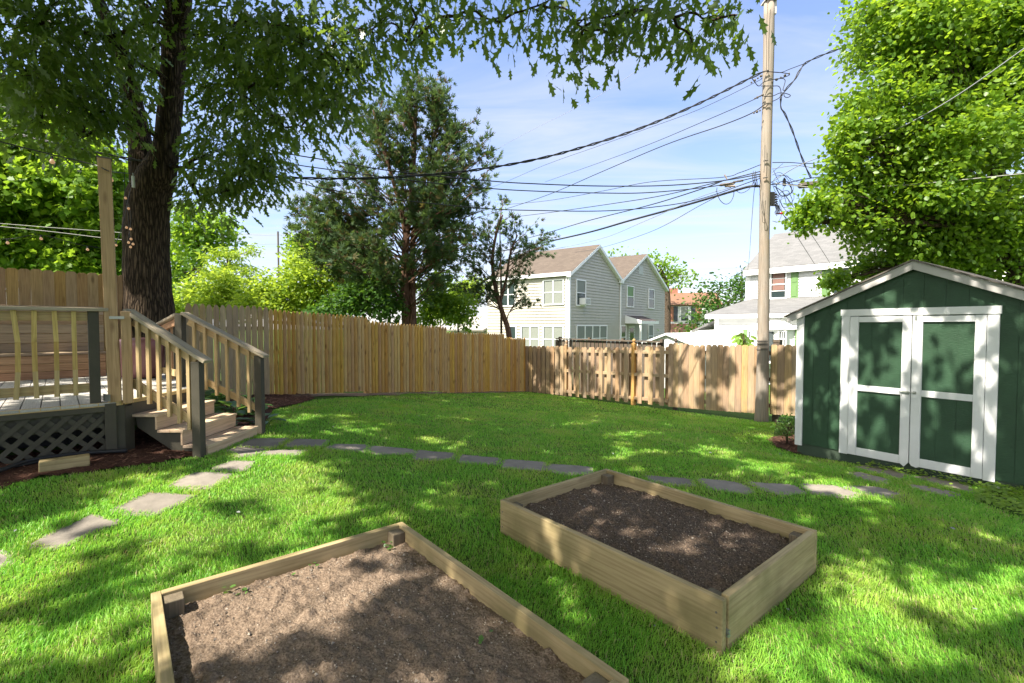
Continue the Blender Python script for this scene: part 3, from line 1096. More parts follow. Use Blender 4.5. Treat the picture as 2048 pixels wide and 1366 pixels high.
k2x = lambda px: ((px - 1024) / F * RA.y - RA.x) / (RD.x - (px - 1024) / F * RD.y)
xA, xB, xC, xD = k2x(1051), k2x(1133), k2x(1268), k2x(1340)
for (a, b, mat, drop) in ((xA, xB - .05, M['fence'], .001), (xB + .06, xC - .06, M['fence'], .03), (xC + .06, xD - .02, M['fence'], .0)):
    mb = MB()
    L = b - a
    n = max(3, int(round(L / .30)))
    w = .14
    if drop == .001:
        n = 9
        w = .175
    for i in range(n):
        x = a + (i + .5) * L / n
        picket_flat(mb, rpt(x, .04), RD, RN, w, rbot(x) + .03, rtop(x) - .04 - drop + random.uniform(-.012, .012), top='round')
    for i in range(n + 1):      # boards on the far side
        x = min(max(a + i * L / n, a + .05), b - .05)
        picket_flat(mb, rpt(x, -.056), RD, RN, w + .03, rbot(x) + .05, rtop(x) - .05 - drop, top='round')
    mb.build('fence_panel', mat, rf, bevel=.002)
    mb = MB()
    for f in (.1, .5, .88):
        za = rbot(a) + (rtop(a) - rbot(a)) * f
        zb = rbot(b) + (rtop(b) - rbot(b)) * f
        mb.beam(rpt(a - .05) + UPV * za, rpt(b + .05) + UPV * zb, .075, .085)
    mb.build('rail', mat, rf, bevel=.002)
mb = MB()
x = xD
xe = RL
gaps = (k2x(1407), k2x(1541))
while x < xe:
    w = .138
    c = x + w / 2
    extra = .012 if abs(c - gaps[0]) < .08 else .0
    picket_flat(mb, rpt(c, .045), RD, RN, w, rbot(c) + .02, rtop(c) + (.04 if c < xD + .6 else .0) + random.uniform(-.012, .012), top='round' if c < k2x(1470) else 'dog')
    x += w + .004 + extra * 1.5 + (.05 if abs(x + w - gaps[1]) < .08 else 0)
mb.build('fence_panel', M['fence'], rf, bevel=.002)
mb = MB()
for f in (.12, .5, .88):
    za = rbot(xD) + (rtop(xD) - rbot(xD)) * f
    zb = rbot(xe) + (rtop(xe) - rbot(xe)) * f
    mb.beam(rpt(xD) + UPV * za, rpt(xe) + UPV * zb, .04, .085)
mb.build('rail', M['fence_dark'], rf)
for px, mat, dz, w in ((1133, M['fence'], .07, .095), (1268, M['stockade'], .10, .1), (1348, M['fence_dark'], .10, .09), (1552, M['fence_dark'], .11, .13)):
    x = k2x(px)
    mb = MB()
    d = 0.0 if px < 1300 else -.09
    p = rpt(x, d)
    z1 = rtop(x) + dz
    mb.post(p, -.75, z1 - .06, w, RD)
    if px != 1552:
        mb.lathe((p.x, p.y, 0), [(w * .45, z1 - .06), (w * .28, z1 - .045), (w * .3, z1 - .03), (w * .46, z1 + .0), (w * .42, z1 + .035), (w * .18, z1 + .06), (.004, z1 + .07)], 10)
    else:
        mb.post(p, z1 - .06, z1, w * 1.15, RD)
    mb.build('fence_post', mat, rf, bevel=.003)

nf = thing('neighbour_fence', 'dark low fence line just showing over the board fence near the corner', 'fence', (2, 17, -.6))
mb = MB()
o = rpt(.2, -1.3)
for i in range(26):
    p = o + RD * (i * .17)
    picket_flat(mb, p, RD, RN, .14, -.6, 1.16 - .0 * i, top='dog')
mb.build('fence_panel', M['fence_dark'], nf)
mb = MB()
mb.beam(o + RN * .03 + UPV * 1.19, o + RD * 4.4 + RN * .03 + UPV * 1.19, .1, .04)
for x in (.1, 1.5, 2.9, 4.3):
    q = o + RD * x
    mb.post(q - RN * .06, -.6, 1.26, .09, RD)
mb.build('cap_rail', M['fence_dark'], nf)

# ------------------------------------------------------------------ deck
deck = thing('timber_deck', 'raised timber deck with yellow pine railings, grey lattice skirt and steps', 'deck', (DC.x, DC.y, .2))


def dk(a, b, z=0.0):
    p = DC + D1 * a + D2 * b
    return V((p.x, p.y, z))


# floor boards run away from the front edge
mb = MB()
LEFT = -4.0
a = -.0
w = .138
while a > LEFT:
    mb.box(dk(a - w / 2 + .0, 1.95 - .02, ZD - .013), D2, D1, UPV, 3.94, w - .007, .026)
    a -= w
csd = DCS - DC
ca, cb = csd.dot(D1), csd.dot(D2)
a = 0.0
while a < ca - .03:      # boards over the clipped corner
    b0 = cb * min(1, (a + w) / ca)
    mb.box(dk(a + w / 2, (b0 + 3.9) / 2, ZD - .013), D2, D1, UPV, 3.9 - b0, w - .007, .026)
    a += w
mb.box(((DC.x + DCS.x) / 2 - .05, (DC.y + DCS.y) / 2, ZD - .0128), csd.normalized(), csd.normalized().cross(UPV), UPV, csd.length, .13, .0262)
mb.build('floor_boards', M['deckboard'], deck, bevel=.003)
mb = MB()
mb.beam(dk(LEFT, -.02, ZD - .018), dk(0.03, -.02, ZD - .018), .036, .04)
mb.beam(V((DC.x + .03, DC.y, ZD - .018)), V((DCS.x + .03, DCS.y, ZD - .018)), .036, .04)
mb.build('edge_trim', M['deckwood'], deck, bevel=.003)
mb = MB()
mb.beam(dk(LEFT, .04, ZD - .15), dk(0, .04, ZD - .15), .04, .21)
mb.beam(V((DC.x, DC.y + .02, ZD - .165)), V((DCS.x, DCS.y, ZD - .165)), .04, .25)
mb.beam(dk(ca, cb, ZD - .15), dk(ca, 3.9, ZD - .15), .04, .23)
mb.build('rim_joist', M['greypaint'], deck, bevel=.003)
# lattice
mb = MB()
z0, z1 = .22, ZD - .05
sp_ = .15
for layer, sg in ((0, 1), (1, -1)):
    k = -60
    hh = z1 - z0
    while k < 60:
        a0 = k * sp_
        # line a = a0 + sg*(z - z0)
        za, zb = z0, z1
        aa, ab = a0, a0 + sg * hh
        lo_, hi_ = LEFT + .02, -.06
        # clip on a
        if (aa < lo_ and ab < lo_) or (aa > hi_ and ab > hi_):
            k += 1
            continue

        def clipt(v):
            return min(max(v, lo_), hi_)
        caa, cab = clipt(aa), clipt(ab)
        za = z0 + (caa - aa) * sg
        zb = z0 + (cab - aa) * sg
        if abs(zb - za) > .03:
            mb.beam(dk(caa, -.012 + layer * .0085, za), dk(cab, -.012 + layer * .0085, zb), .007, .044, up=D1 * (-sg) + UPV)
        k += 1
mb.build('lattice_skirt', M['greypaint'], deck)
mb = MB()
mb.box(dk(-.045, -.028, .52), UPV, D1, D2, .68, .09, .03)
mb.box(dk(-.03 + .055, .035, .52), UPV, D1, D2, .68, .09, .09)
mb.beam(dk(LEFT, -.028, ZD - .065), dk(-.09, -.028, ZD - .065), .02, .05)
mb.box(V((DC.x + .03, DC.y + .12, .50)), UPV, (0, 1, 0), (1, 0, 0), .62, .12, .03)
mb.build('skirt_frame', M['greypaint'], deck, bevel=.003)
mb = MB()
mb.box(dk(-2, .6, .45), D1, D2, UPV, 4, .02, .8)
mb.build('under_deck_shade', M['black'], deck)  # black upright sheet put in for the shade seen through the lattice

# front railing
mb = MB()
mb.beam(dk(LEFT, .03, 1.815), dk(-.04, .03, 1.815), .14, .034)
mb.build('top_rail', M['railtop'], deck, bevel=.004)
mb = MB()
mb.beam(dk(LEFT, .05, 1.745), dk(-.16, .05, 1.745), .038, .09)
mb.build('sub_rail', M['deckwood'], deck, bevel=.003)
mb = MB()
mb.beam(dk(LEFT, .05, 1.03), dk(-.16, .05, 1.03), .038, .085)
mb.build('bottom_rail', M['deckwood'], deck, bevel=.003)
for i in range(12):
    mb = MB()
    a = -.30 - i * .137
    b = .012
    bow = [0, .004, -.003, .012, .006, -.008, .01, 0, .005, -.006, .01, .002][i] * 1.6
    pts = [(a + bow * 0, .965), (a + bow, 1.22), (a + bow * 1.2, 1.5), (a, 1.795)]
    for (a0, q0), (a1, q1) in zip(pts[:-1], pts[1:]):
        mb.beam(dk(a0, b, q0), dk(a1, b, q1), .036, .036, up=D2)
    mb.build('baluster', M['deckwood'], deck)


def dpost(p, z0, z1, w, mat, ex=D1, nm='railing_post', lean=(0, 0)):
    mb = MB()
    top = V((p.x + lean[0], p.y + lean[1], z1))
    b = V((p.x, p.y, z0))
    ax = (top - b).normalized()
    ey = ax.cross(V(ex)).normalized()
    mb.box((b + top) / 2, ax, ey.cross(ax), ey, (top - b).length, w, w)
    return mb.build(nm, mat, deck, bevel=.004)


dpost(dk(-.155, .05), .86, 1.80, .085, M['greypaint'])
tallp = dpost(V((DC.x - .005, DC.y - .0, 0)), ZD, 3.34, .105, M['deckpost'], nm='light_post', lean=(-.045, 0.0), ex=(.8, .6, 0))
mb = MB()
mb.box((DC.x - .05, DC.y, 3.347), UPV, (.8, .6, 0), (-.6, .8, 0), .012, .12, .12)
mb.build('post_cap', M['greybox'], tallp)
dpost(V((DC.x + .085, DC.y + .055, 0)), ZD - .02, 1.80, .085, M['deckpost'], ex=(.8, .6, 0), nm='sister_post')
mb = MB()
mb.beam(V((DC.x + .02, DC.y - .075, 1.735)), V((DC.x + .16, DC.y - .06, 1.735)), .004, .028)
mb.beam(V((DC.x - .10, DC.y - .03, .92)), V((DC.x + .02, DC.y - .09, .92)), .004, .07)
mb.build('strap_bracket', M['metal'], deck)

# stairs
XS = DC.x + .03
TZ = [.708, .541, .374]
TD = .27
YL, YR = 5.03, 6.03
stairs = bpy.data.objects.new('stairs', None)
COL.objects.link(stairs)
stairs.parent = deck
for nm, y in (('L', YL + .06), ('R', YR - .06)):
    prof = [(XS, .70)]
    for i, z in enumerate(TZ):
        x0, x1 = XS + i * TD, XS + (i + 1) * TD
        prof += [(x0, z - .03), (x1 - .03, z - .03)]
        if i < 2:
            prof += [(x1 - .03, TZ[i + 1] - .03)]
    prof += [(XS + 3 * TD - .03, .20), (XS + 3 * TD - .26, .20), (XS + .02, .56)]
    # remove consecutive duplicates
    q = []
    for p in prof:
        if not q or (abs(p[0] - q[-1][0]) + abs(p[1] - q[-1][1])) > 1e-4:
            q.append(p)
    if q[0][1] - q[1][1] < .03 and abs(q[0][0] - q[1][0]) < 1e-4:
        q = q[1:]
    smb = MB()
    smb.prism([V((a, y, b)) for a, b in q], (0, -1, 0), .04)
    smb.build('stringer', M['greypaint'], stairs)
for i, z in enumerate(TZ):
    x0 = XS + i * TD
    mb = MB()
    for k, (wa, off) in enumerate(((.137, .0685), (.137, .2085))):
        mb.box((x0 + off + .004, (YL + YR) / 2, z - .014), (0, 1, 0), (1, 0, 0), UPV, YR - YL, wa, .028)
    mb.build('tread', M['tread'], stairs, bevel=.003)
    mb = MB()
    zb = (TZ[i + 1] if i < 2 else .16)
    mb.box((x0 + TD - .012, (YL + YR) / 2, (z - .03 + zb) / 2), (0, 1, 0), (1, 0, 0), UPV, YR - YL - .02, .02, z - .03 - zb - .002)
    mb.build('riser', M['riser'], stairs, bevel=.002)
mb = MB()
mb.box((XS + .004, (YL + YR) / 2, (.71 + ZD - .04) / 2), (0, 1, 0), (1, 0, 0), UPV, YR - YL, .02, ZD - .04 - .71)
mb.build('riser', M['greypaint'], stairs)


def stair_rail(y, x0, x1, z0, z1, n, bal0, xs0, up_w=.14, yo=-.0):
    mb = MB()
    mb.beam((x0, y, z0), (x1, y, z1), up_w, .036)
    mb.build('hand_rail', M['railtop'], deck, bevel=.004)
    sl = (z1 - z0) / (x1 - x0)
    mb = MB()
    mb.beam((x0 + .06, y + .0, z0 + sl * .06 - .075), (x1 - .12, y, z1 - sl * .12 - .075), .036, .085)
    mb.build('sub_rail', M['deckwood'], deck, bevel=.003)
    mb = MB()
    mb.beam((x0 + .03, y + .0, z0 + sl * .03 - .735), (x1 - .12, y, z1 - sl * .12 - .735), .036, .085)
    mb.build('bottom_rail', M['deckwood'], deck, bevel=.003)
    for i in range(n):
        x = xs0 + i * bal0
        zt = z0 + sl * (x - x0)
        mb = MB()
        mb.box((x, y - .037, zt - .43), UPV, (1, 0, 0), (0, 1, 0), .80, .034, .034)
        mb.build('baluster', M['deckwood'], deck, bevel=.002)


stair_rail(YL - .04, DC.x + .06, -3.20, 1.815, 1.275, 6, .104, DC.x + .19)
stair_rail(YR + .09, -4.22, -3.17, 1.815, 1.255, 6, .138, -4.07)
dpost(V((-3.305, YL - .05, 0)), .2, 1.275, .088, M['greypaint'], ex=(1, 0, 0))
dpost(V((-3.27, YR + .1, 0)), .15, 1.27, .088, M['greypaint'], ex=(1, 0, 0))
dpost(V((-4.27, YR + .09, 0)), .5, 1.795, .09, M['greypaint'], ex=(1, 0, 0))
# rail going back from the stair head
pa, pb = V((-4.31, 6.18, 1.80)), V((-5.35, 7.25, 1.68))
mb = MB()
mb.beam(pa, pb, .13, .034)
mb.build('top_rail', M['railtop'], deck, bevel=.003)
mb = MB()
mb.beam(pa - UPV * .075, pb - UPV * .075, .036, .085)
mb.build('sub_rail', M['benchred'], deck)
mb = MB()
mb.beam(pa - UPV * .78, pb - UPV * .70, .036, .085)
mb.build('bottom_rail', M['deckwood'], deck)
for i in range(8):
    q = pa.lerp(pb, (i + .7) / 8.4) + V((.03, .02, 0))
    mb = MB()
    mb.post(q, q.z - .85, q.z - .03, .034, D2)
    mb.build('baluster', M['benchred'] if i % 2 == 0 else M['greypaint'], deck)

# bench built at the back of the deck
bn = thing('deck_bench', 'built in plank bench with boarded back along the rear of the deck', 'bench', tuple(dk(-1.5, 3.4, ZD)))
mb = MB()
for i in range(3):
    mb.beam(dk(-4, 3.40, ZD + .055 + i * .115), dk(.12, 3.40, ZD + .055 + i * .115), .022, .109)
mb.build('seat_front', M['benchred'], bn, bevel=.003)
mb = MB()
for i in range(3):
    mb.beam(dk(-4, 3.44 + i * .142, ZD + .365), dk(.13, 3.44 + i * .142, ZD + .365), .136, .03)
mb.build('seat', M['bench'], bn, bevel=.003)
mb = MB()
for i in range(5):
    mb.beam(dk(-4, 3.84, ZD + .45 + i * .143), dk(.13, 3.84, ZD + .45 + i * .143), .024, .136)
mb.build('backrest', M['bench'], bn, bevel=.003)

# covered grill
g0 = V((-5.58, 7.15, ZD))
gr = thing('covered_grill', 'squat round thing on the deck under a maroon vinyl cover', 'grill', tuple(g0))
vs, fs = [], []
prof = [(.19, .012), (.235, .02), (.262, .08), (.285, .22), (.305, .36), (.315, .46), (.315, .53), (.295, .575), (.22, .595), (.1, .602), (.003, .604)]
nseg = 44
for r, z in prof:
    for j in range(nseg):
        t = 2 * PI * j / nseg
        fold = 1 + (.045 * math.sin(t * 7 + z * 3) + .02 * math.sin(t * 13 + 1 + 5 * z)) * (1 - z / .62) + .012 * math.sin(t * 3 + 2)
        vs.append(V((g0.x + r * fold * math.cos(t), g0.y + r * fold * math.sin(t), ZD + z)))
for i in range(len(prof) - 1):
    for j in range(nseg):
        j2 = (j + 1) % nseg
        fs.append((i * nseg + j, i * nseg + j2, (i + 1) * nseg + j2, (i + 1) * nseg + j))
mb = MB()
mb._add(vs, fs)
mb.build('vinyl_cover', M['maroon'], gr, smooth=True)
mb = MB()
mb.lathe((g0.x, g0.y, ZD), [(.2, .001), (.21, .015), (.18, .03)], 24)
mb.build('base_ring', M['black'], gr)

# ------------------------------------------------------------------ houses
def wpt(O, ex, nrm, u, z, d):
    p = O + ex * u + nrm * d
    return V((p.x, p.y, z))


def siding(mb, O, ex, nrm, prof, z0, z1, course, lip=.042):
    """lapped boards: each a slanted strip whose lower edge stands proud. prof(z) -> (u0, u1)"""
    z = z0
    while z < z1 - .01:
        zt = min(z + course, z1)
        a0, a1 = prof(z)
        b0, b1 = prof(zt)
        if a1 - a0 > .05:
            if b1 - b0 < .02:
                b0 = b1 = (a0 + a1) / 2
                b1 += .01
            w0, w1 = wpt(O, ex, nrm, a0, z, lip), wpt(O, ex, nrm, a1, z, lip)
            t0, t1 = wpt(O, ex, nrm, b0, zt, 0.002), wpt(O, ex, nrm, b1, zt, 0.002)
            q0, q1 = wpt(O, ex, nrm, a0, z, 0.0), wpt(O, ex, nrm, a1, z, 0.0)
            fs = [(0, 1, 2, 3), (4, 5, 1, 0)]
            if (w1 - w0).cross(t1 - w0).dot(nrm) < 0:
                fs = [tuple(reversed(f)) for f in fs]
            mb._add([w0, w1, t1, t0, q0, q1], fs)
        z = zt


def window(parent, O, ex, nrm, u0, u1, z0, z1, lights=1, rail=True, blind=None, grid=None, name='window', fw=.07):
    """frame (part) > panes, blinds (sub-parts)"""
    mb = MB()
    d = .085

    def bar(a0, a1, b0, b1, dd=d, t=.08):
        mb.prism([wpt(O, ex, nrm, a0, b0, dd), wpt(O, ex, nrm, a1, b0, dd), wpt(O, ex, nrm, a1, b1, dd), wpt(O, ex, nrm, a0, b1, dd)], nrm, t)
    bar(u0 - fw, u1 + fw, z1, z1 + fw)
    bar(u0 - fw, u1 + fw, z0 - fw, z0, d + .01)
    bar(u0 - fw, u0, z0, z1)
    bar(u1, u1 + fw, z0, z1)
    w = (u1 - u0) / lights
    for i in range(1, lights):
        c = u0 + i * w
        bar(c - .04, c + .04, z0, z1)
    zm = (z0 + z1) / 2
    if rail:
        for i in range(lights):
            a = u0 + i * w + (.04 if i else 0)
            b = u0 + (i + 1) * w - (.04 if i < lights - 1 else 0)
            bar(a, b, zm - .025, zm + .025, d - .015, .05)
    if grid:
        gx, gz = grid
        for i in range(1, gx):
            c = u0 + (u1 - u0) * i / gx
            bar(c - .014, c + .014, zm + .026, z1, d - .02, .03)
        for i in range(1, gz):
            c = zm + (z1 - zm) * i / gz
            for k in range(gx):
                a = u0 + (u1 - u0) * k / gx + .015
                b = u0 + (u1 - u0) * (k + 1) / gx - .015
                bar(a, b, c - .014, c + .014, d - .022, .028)
    fr = mb.build(name, M['trim'], parent)
    mb = MB()
    mb.prism([wpt(O, ex, nrm, u0, z0, .045), wpt(O, ex, nrm, u1, z0, .045), wpt(O, ex, nrm, u1, z1, .045), wpt(O, ex, nrm, u0, z1, .045)], nrm, .03)
    mb.build('pane', M['glass'], fr)
    if blind:
        z0b, mat = blind
        mb = MB()
        zb = z0 + (z1 - z0) * z0b
        for i in range(lights):
            a = u0 + i * w + .05
            b = u0 + (i + 1) * w - .05
            mb.prism([wpt(O, ex, nrm, a, zb, .05), wpt(O, ex, nrm, b, zb, .05), wpt(O, ex, nrm, b, z1 - .02, .05), wpt(O, ex, nrm, a, z1 - .02, .05)], nrm, .004)
        mb.build('blind', mat, fr)
    return fr


def roof_slab(mb, a, b, c, d, t=.1, grain=None):
    """quad a-b (eave) c-d (ridge) thickened; gc: along eave, up slope"""
    a, b, c, d = V(a), V(b), V(c), V(d)
    n = (b - a).cross(d - a).normalized()
    if n.z < 0:
        n = -n
    ex = (b - a).normalized()
    ey = n.cross(ex)
    top = [a, b, c, d]
    bot = [p - n * t for p in top]
    gs = [((p - a).dot(ex), (p - a).dot(ey), 0) for p in top + bot]
    fs = [(0, 1, 2, 3), (7, 6, 5, 4), (0, 4, 5, 1), (1, 5, 6, 2), (2, 6, 7, 3), (3, 7, 4, 0)]
    if (b - a).cross(d - a).z < 0:
        fs = [tuple(reversed(f)) for f in fs]
    mb._add(top + bot, fs, gs)


# ---- beige double-gabled house
HO = V((3.42, 28.5, 0))
HU = V((.62, .785, 0)).normalized(); HV = V((-HU.y, HU.x, 0))
HNU = V((HU.y, -HU.x, 0)); HNV = -HU           # outward normals of the right and the left faces
ZB = -1.6
UE1, UP1, UP2, UE2 = 6.8, 3.4, 11.1, 15.5
ZEV, ZR1, ZR2 = 4.85, 6.85, 7.15
LV = 6.5
hs = thing('beige_house', 'two storey house with beige siding and a double gable beyond the fence', 'house', (HO.x + 3, HO.y + 6, ZB))


def gprof1(z):
    if z <= ZEV:
        return (0, UE1)
    k = (z - ZEV) / (ZR1 - ZEV)
    return (UP1 * k, UE1 - (UE1 - UP1) * k)


def gprof2(z):
    if z <= ZEV:
        return (UE1, UE2)
    k = (z - ZEV) / (ZR2 - ZEV)
    return (UE1 + (UP2 - UE1) * k, UE2 - (UE2 - UP2) * k)


mb = MB()
siding(mb, HO, HU, HNU, gprof1, ZB, ZR1 - .05, .19)
siding(mb, HO, HU, HNU, gprof2, ZB, ZR2 - .05, .19)
OV2 = HO + HV * LV


def lprof(z):
    return (0, LV)


siding(mb, HO, HV, HNV, lprof, ZB, ZEV, .19)
# far walls, plain
for a, b in ((HO + HU * UE2, HO + HU * UE2 + HV * LV), (HO + HV * LV, HO + HU * UE2 + HV * LV)):
    mb.quad((a.x, a.y, ZB), (b.x, b.y, ZB), (b.x, b.y, ZEV), (a.x, a.y, ZEV))
mb.build('wall', M['beige'], hs)
mb = MB()
ov = .25


def hp(u, v, z):
    p = HO + HU * u + HV * v
    return V((p.x, p.y, z))


k1 = (ZR1 - ZEV) / UP1
k2 = (ZR2 - ZEV) / (UP2 - UE1)
k3 = (ZR2 - ZEV) / (UE2 - UP2)
roof_slab(mb, hp(-ov, -ov, ZEV - ov * k1 + .1), hp(-ov, LV, ZEV - ov * k1 + .1), hp(UP1, LV, ZR1 + .1), hp(UP1, -ov, ZR1 + .1))
roof_slab(mb, hp(UE1, LV, ZEV + .1), hp(UE1, -ov, ZEV + .1), hp(UP1, -ov, ZR1 + .1), hp(UP1, LV, ZR1 + .1))
roof_slab(mb, hp(UE1, -ov, ZEV + .1), hp(UE1, LV, ZEV + .1), hp(UP2, LV, ZR2 + .1), hp(UP2, -ov, ZR2 + .1))
roof_slab(mb, hp(UE2 + ov, LV, ZEV - ov * k3 + .1), hp(UE2 + ov, -ov, ZEV - ov * k3 + .1), hp(UP2, -ov, ZR2 + .1), hp(UP2, LV, ZR2 + .1))
mb.build('roof', M['beigeroof'], hs)
mb = MB()   # rake and eave trim
for (u0, z0, u1, z1) in ((-ov, ZEV - ov * k1, UP1, ZR1), (UE1, ZEV, UP1, ZR1), (UE1, ZEV, UP2, ZR2), (UE2 + ov, ZEV - ov * k3, UP2, ZR2)):
    mb.prism([hp(u0, -ov - .01, z0 - .12), hp(u1, -ov - .01, z1 - .12), hp(u1, -ov - .01, z1 + .08), hp(u0, -ov - .01, z0 + .08)], HNU, .03)
    mb.prism([hp(u0, -ov + .02, z0 - .13), hp(u1, -ov + .02, z1 - .13), hp(u1, -ov + .02, z1 - .06), hp(u0, -ov + .02, z0 - .06)], HNU, .25)
mb.prism([hp(-ov - .01, -ov, ZEV - .2), hp(-ov - .01, LV, ZEV - .2), hp(-ov - .01, LV, ZEV + .02), hp(-ov - .01, -ov, ZEV + .02)], HNV, .12)
mb.build('trim', M['trim'], hs)
mb = MB()
mb.tube([hp(-.08, .14, ZEV - .1), hp(-.07, .14, ZEV - .3), hp(-.06, .14, ZB)], .05, 8)
for (u, v) in ((-.02, .0), ):
    mb.box(hp(0, 0, (ZB + ZEV) / 2), UPV, HU, HV, ZEV - ZB, .14, .14)
mb.build('downspout', M['trim'], hs)
mb = MB()
mb.tube([hp(UE1 + .02, -.08, ZEV - .1), hp(UE1 + .02, -.07, ZB)], .055, 8)
mb.box(hp(UE1, -.15, ZEV - .02), HU, HNU, UPV, .45, .2, .3)
mb.build('downspout', M['trim'], hs)
bl = (.0, M['blind'])
w1 = window(hs, HO, HU, HNU, .80, 1.83, 2.95, 4.45, 1, True, (.5, M['blind']))
mb = MB()
mb.box(hp(1.45, -.22, 3.17), HU, HNU, UPV, .62, .5, .40)
mb.build('air_conditioner', M['trim'], hs)
mb = MB()
for i in range(6):
    mb.box(hp(1.45, -.475, 3.03 + i * .055), HU, HNU, UPV, .52, .012, .02)
mb.build('air_conditioner', M['greybox'], hs)
window(hs, HO, HU, HNU, .85, 4.75, .05, 1.64, 4, True, (.45, M['blind']))
window(hs, HO, HU, HNU, 7.98, 9.05, 3.1, 4.55, 1, True, (.45, M['shutter']))
window(hs, HO, HU, HNU, 11.97, 13.0, 3.1, 4.55, 1, True, None)
window(hs, HO, HU, HNU, 7.02, 7.75, .05, 1.64, 1, True, None)
window(hs, HO, HU, HNU, 12.0, 12.9, .0, 1.7, 1, True, (.1, M['blind']))
window(hs, HO, HV, HNV, .40, 1.80, 3.0, 4.42, 2, True, (.0, M['blind']))
window(hs, HO, HV, HNV, .40, 1.80, .05, 1.60, 2, True, (.0, M['blind']))
window(hs, HO, HV, HNV, 2.2, 3.5, .05, 1.60, 2, True, (.0, M['blind']))
window(hs, HO, HV, HNV, 4.0, 4.6, .05, 1.60, 1, True, None)
window(hs, HO, HV, HNV, 4.08, 5.2, 3.0, 4.42, 2, True, None)
mb = MB()
mb.prism([hp(8.35, -.03, -.6), hp(9.4, -.03, -.6), hp(9.4, -.03, 1.7), hp(8.35, -.03, 1.7)], HNU, .05)
dr = mb.build('door', M['trim'], hs)
mb = MB()
mb.prism([hp(8.55, -.045, -.2), hp(9.2, -.045, -.2), hp(9.2, -.045, 1.5), hp(8.55, -.045, 1.5)], HNU, .01)
mb.build('pane', M['glass'], dr)
mb = MB()
roof_slab(mb, hp(7.7, -1.25, 2.02), hp(10.9, -1.25, 2.02), hp(10.9, -.03, 2.42), hp(7.7, -.03, 2.42), .05)
mb.build('porch_roof', paint('dark porch roof', (.07, .055, .05), .8, .1), hs)
mb = MB()
mb.prism([hp(7.68, -1.28, 1.83), hp(7.68, -.03, 1.83), hp(7.68, -.03, 2.42), hp(7.68, -1.28, 2.04)], HU * -1, .05)
mb.prism([hp(7.65, -1.29, 1.80), hp(10.95, -1.29, 1.80), hp(10.95, -1.29, 2.02), hp(7.65, -1.29, 2.02)], HNU, .05)
mb.post(hp(7.85, -1.15, 0), -1.2, 1.82, .14, HU)
mb.build('porch_frame', M['trim'], hs)
mb = MB()
mb.box(hp(10.4, -.02, 5.9), HU, HNU, UPV, .85, .06, .6)
for i in range(5):
    mb.box(hp(10.4, -.055, 5.7 + i * .1), HU, HNU, UPV, .7, .01, .05)
mb.build('gable_vent', paint('gable vent', (.5, .5, .48), .6, .05), hs)
# low wing to the left
mb = MB()
WO = HO + HV * (LV + .0)
siding(mb, WO, HV, HNV, lambda z: (0.02, 3.5), ZB, 1.35, .165)
mb.build('wing_wall', M['beige'], hs)
mb = MB()
roof_slab(mb, hp(-.4, LV + .03, 1.4), hp(-.4, LV + 3.8, 1.4), hp(2.5, LV + 3.8, 2.4), hp(2.5, LV + .03, 2.4), .12)
mb.build('wing_roof', paint('pale wing roof', (.3, .28, .25), .8, .06), hs)
window(hs, WO, HV, HNV, 1.0, 2.2, .2, 1.05, 2, False, None, fw=.1)

# ---- white house with green shutters
WH = V((11.9, 24.0, 0))
WU = V((.647, -.762, 0)).normalized(); WN = V((-.762, -.647, 0)).normalized(); WB = -WN
wh = thing('white_house', 'white clapboard house with grey shingle roof and green shutters behind the pole', 'house', (WH.x + 3, WH.y, -1.2))


def wq(u, v, z):
    p = WH + WU * u + WB * v
    return V((p.x, p.y, z))


ZW0, ZWE, ZWR = -1.2, 4.5, 6.60
WD, WL = 7.0, 9.5
mb = MB()
siding(mb, WH, WU, WN, lambda z: (0, WL), ZW0, ZWE, .14)


def wgp(z):
    if z <= ZWE:
        return (0, WD)
    k = (z - ZWE) / (ZWR - ZWE)
    return (WD / 2 * k, WD - WD / 2 * k)


siding(mb, WH, WB, -WU, wgp, ZW0, ZWR, .14)
siding(mb, WH + WU * WL, WB, WU, wgp, ZW0, ZWR, .14)
a, b = wq(0, WD, 0), wq(WL, WD, 0)
mb.quad((a.x, a.y, ZW0), (b.x, b.y, ZW0), (b.x, b.y, ZWE), (a.x, a.y, ZWE))
mb.build('wall', M['vinyl'], wh)
mb = MB()
kk = (ZWR - ZWE) / (WD / 2)
roof_slab(mb, wq(-.15, -.25, ZWE - .25 * kk + .12), wq(WL + .15, -.25, ZWE - .25 * kk + .12), wq(WL + .15, WD / 2, ZWR + .12), wq(-.15, WD / 2, ZWR + .12), .1)
roof_slab(mb, wq(WL + .15, WD + .25, ZWE - .25 * kk + .12), wq(-.15, WD + .25, ZWE - .25 * kk + .12), wq(-.15, WD / 2, ZWR + .12), wq(WL + .15, WD / 2, ZWR + .12), .1)
mb.build('roof', M['greyroof'], wh)
mb = MB()
mb.prism([wq(-.15, -.26, ZWE - .33), wq(WL, -.26, ZWE - .33), wq(WL, -.26, ZWE - .06), wq(-.15, -.26, ZWE - .06)], WN, .1)
for v0, z0, v1, z1 in ((-.25, ZWE - .1, WD / 2, ZWR), (WD + .25, ZWE - .1, WD / 2, ZWR)):
    mb.prism([wq(-.16, v0, z0 - .2), wq(-.16, v1, z1 - .15), wq(-.16, v1, z1 + .06), wq(-.16, v0, z0 + .0)], -WU, .05)
mb.box(wq(-.0, -.0, (ZW0 + ZWE) / 2), UPV, WU, WB, ZWE - ZW0, .24, .08)
mb.build('trim', M['trim'], wh)
kx = lambda px: ((px - 1024) / F * WH.y - WH.x) / (WU.x - (px - 1024) / F * WU.y)
uw0, uw1 = kx(1542), kx(1570)
fr = window(wh, WH, WU, WN, uw0, uw1, 3.02, 4.28, 1, True, (.28, M['curtain']))
mb = MB()
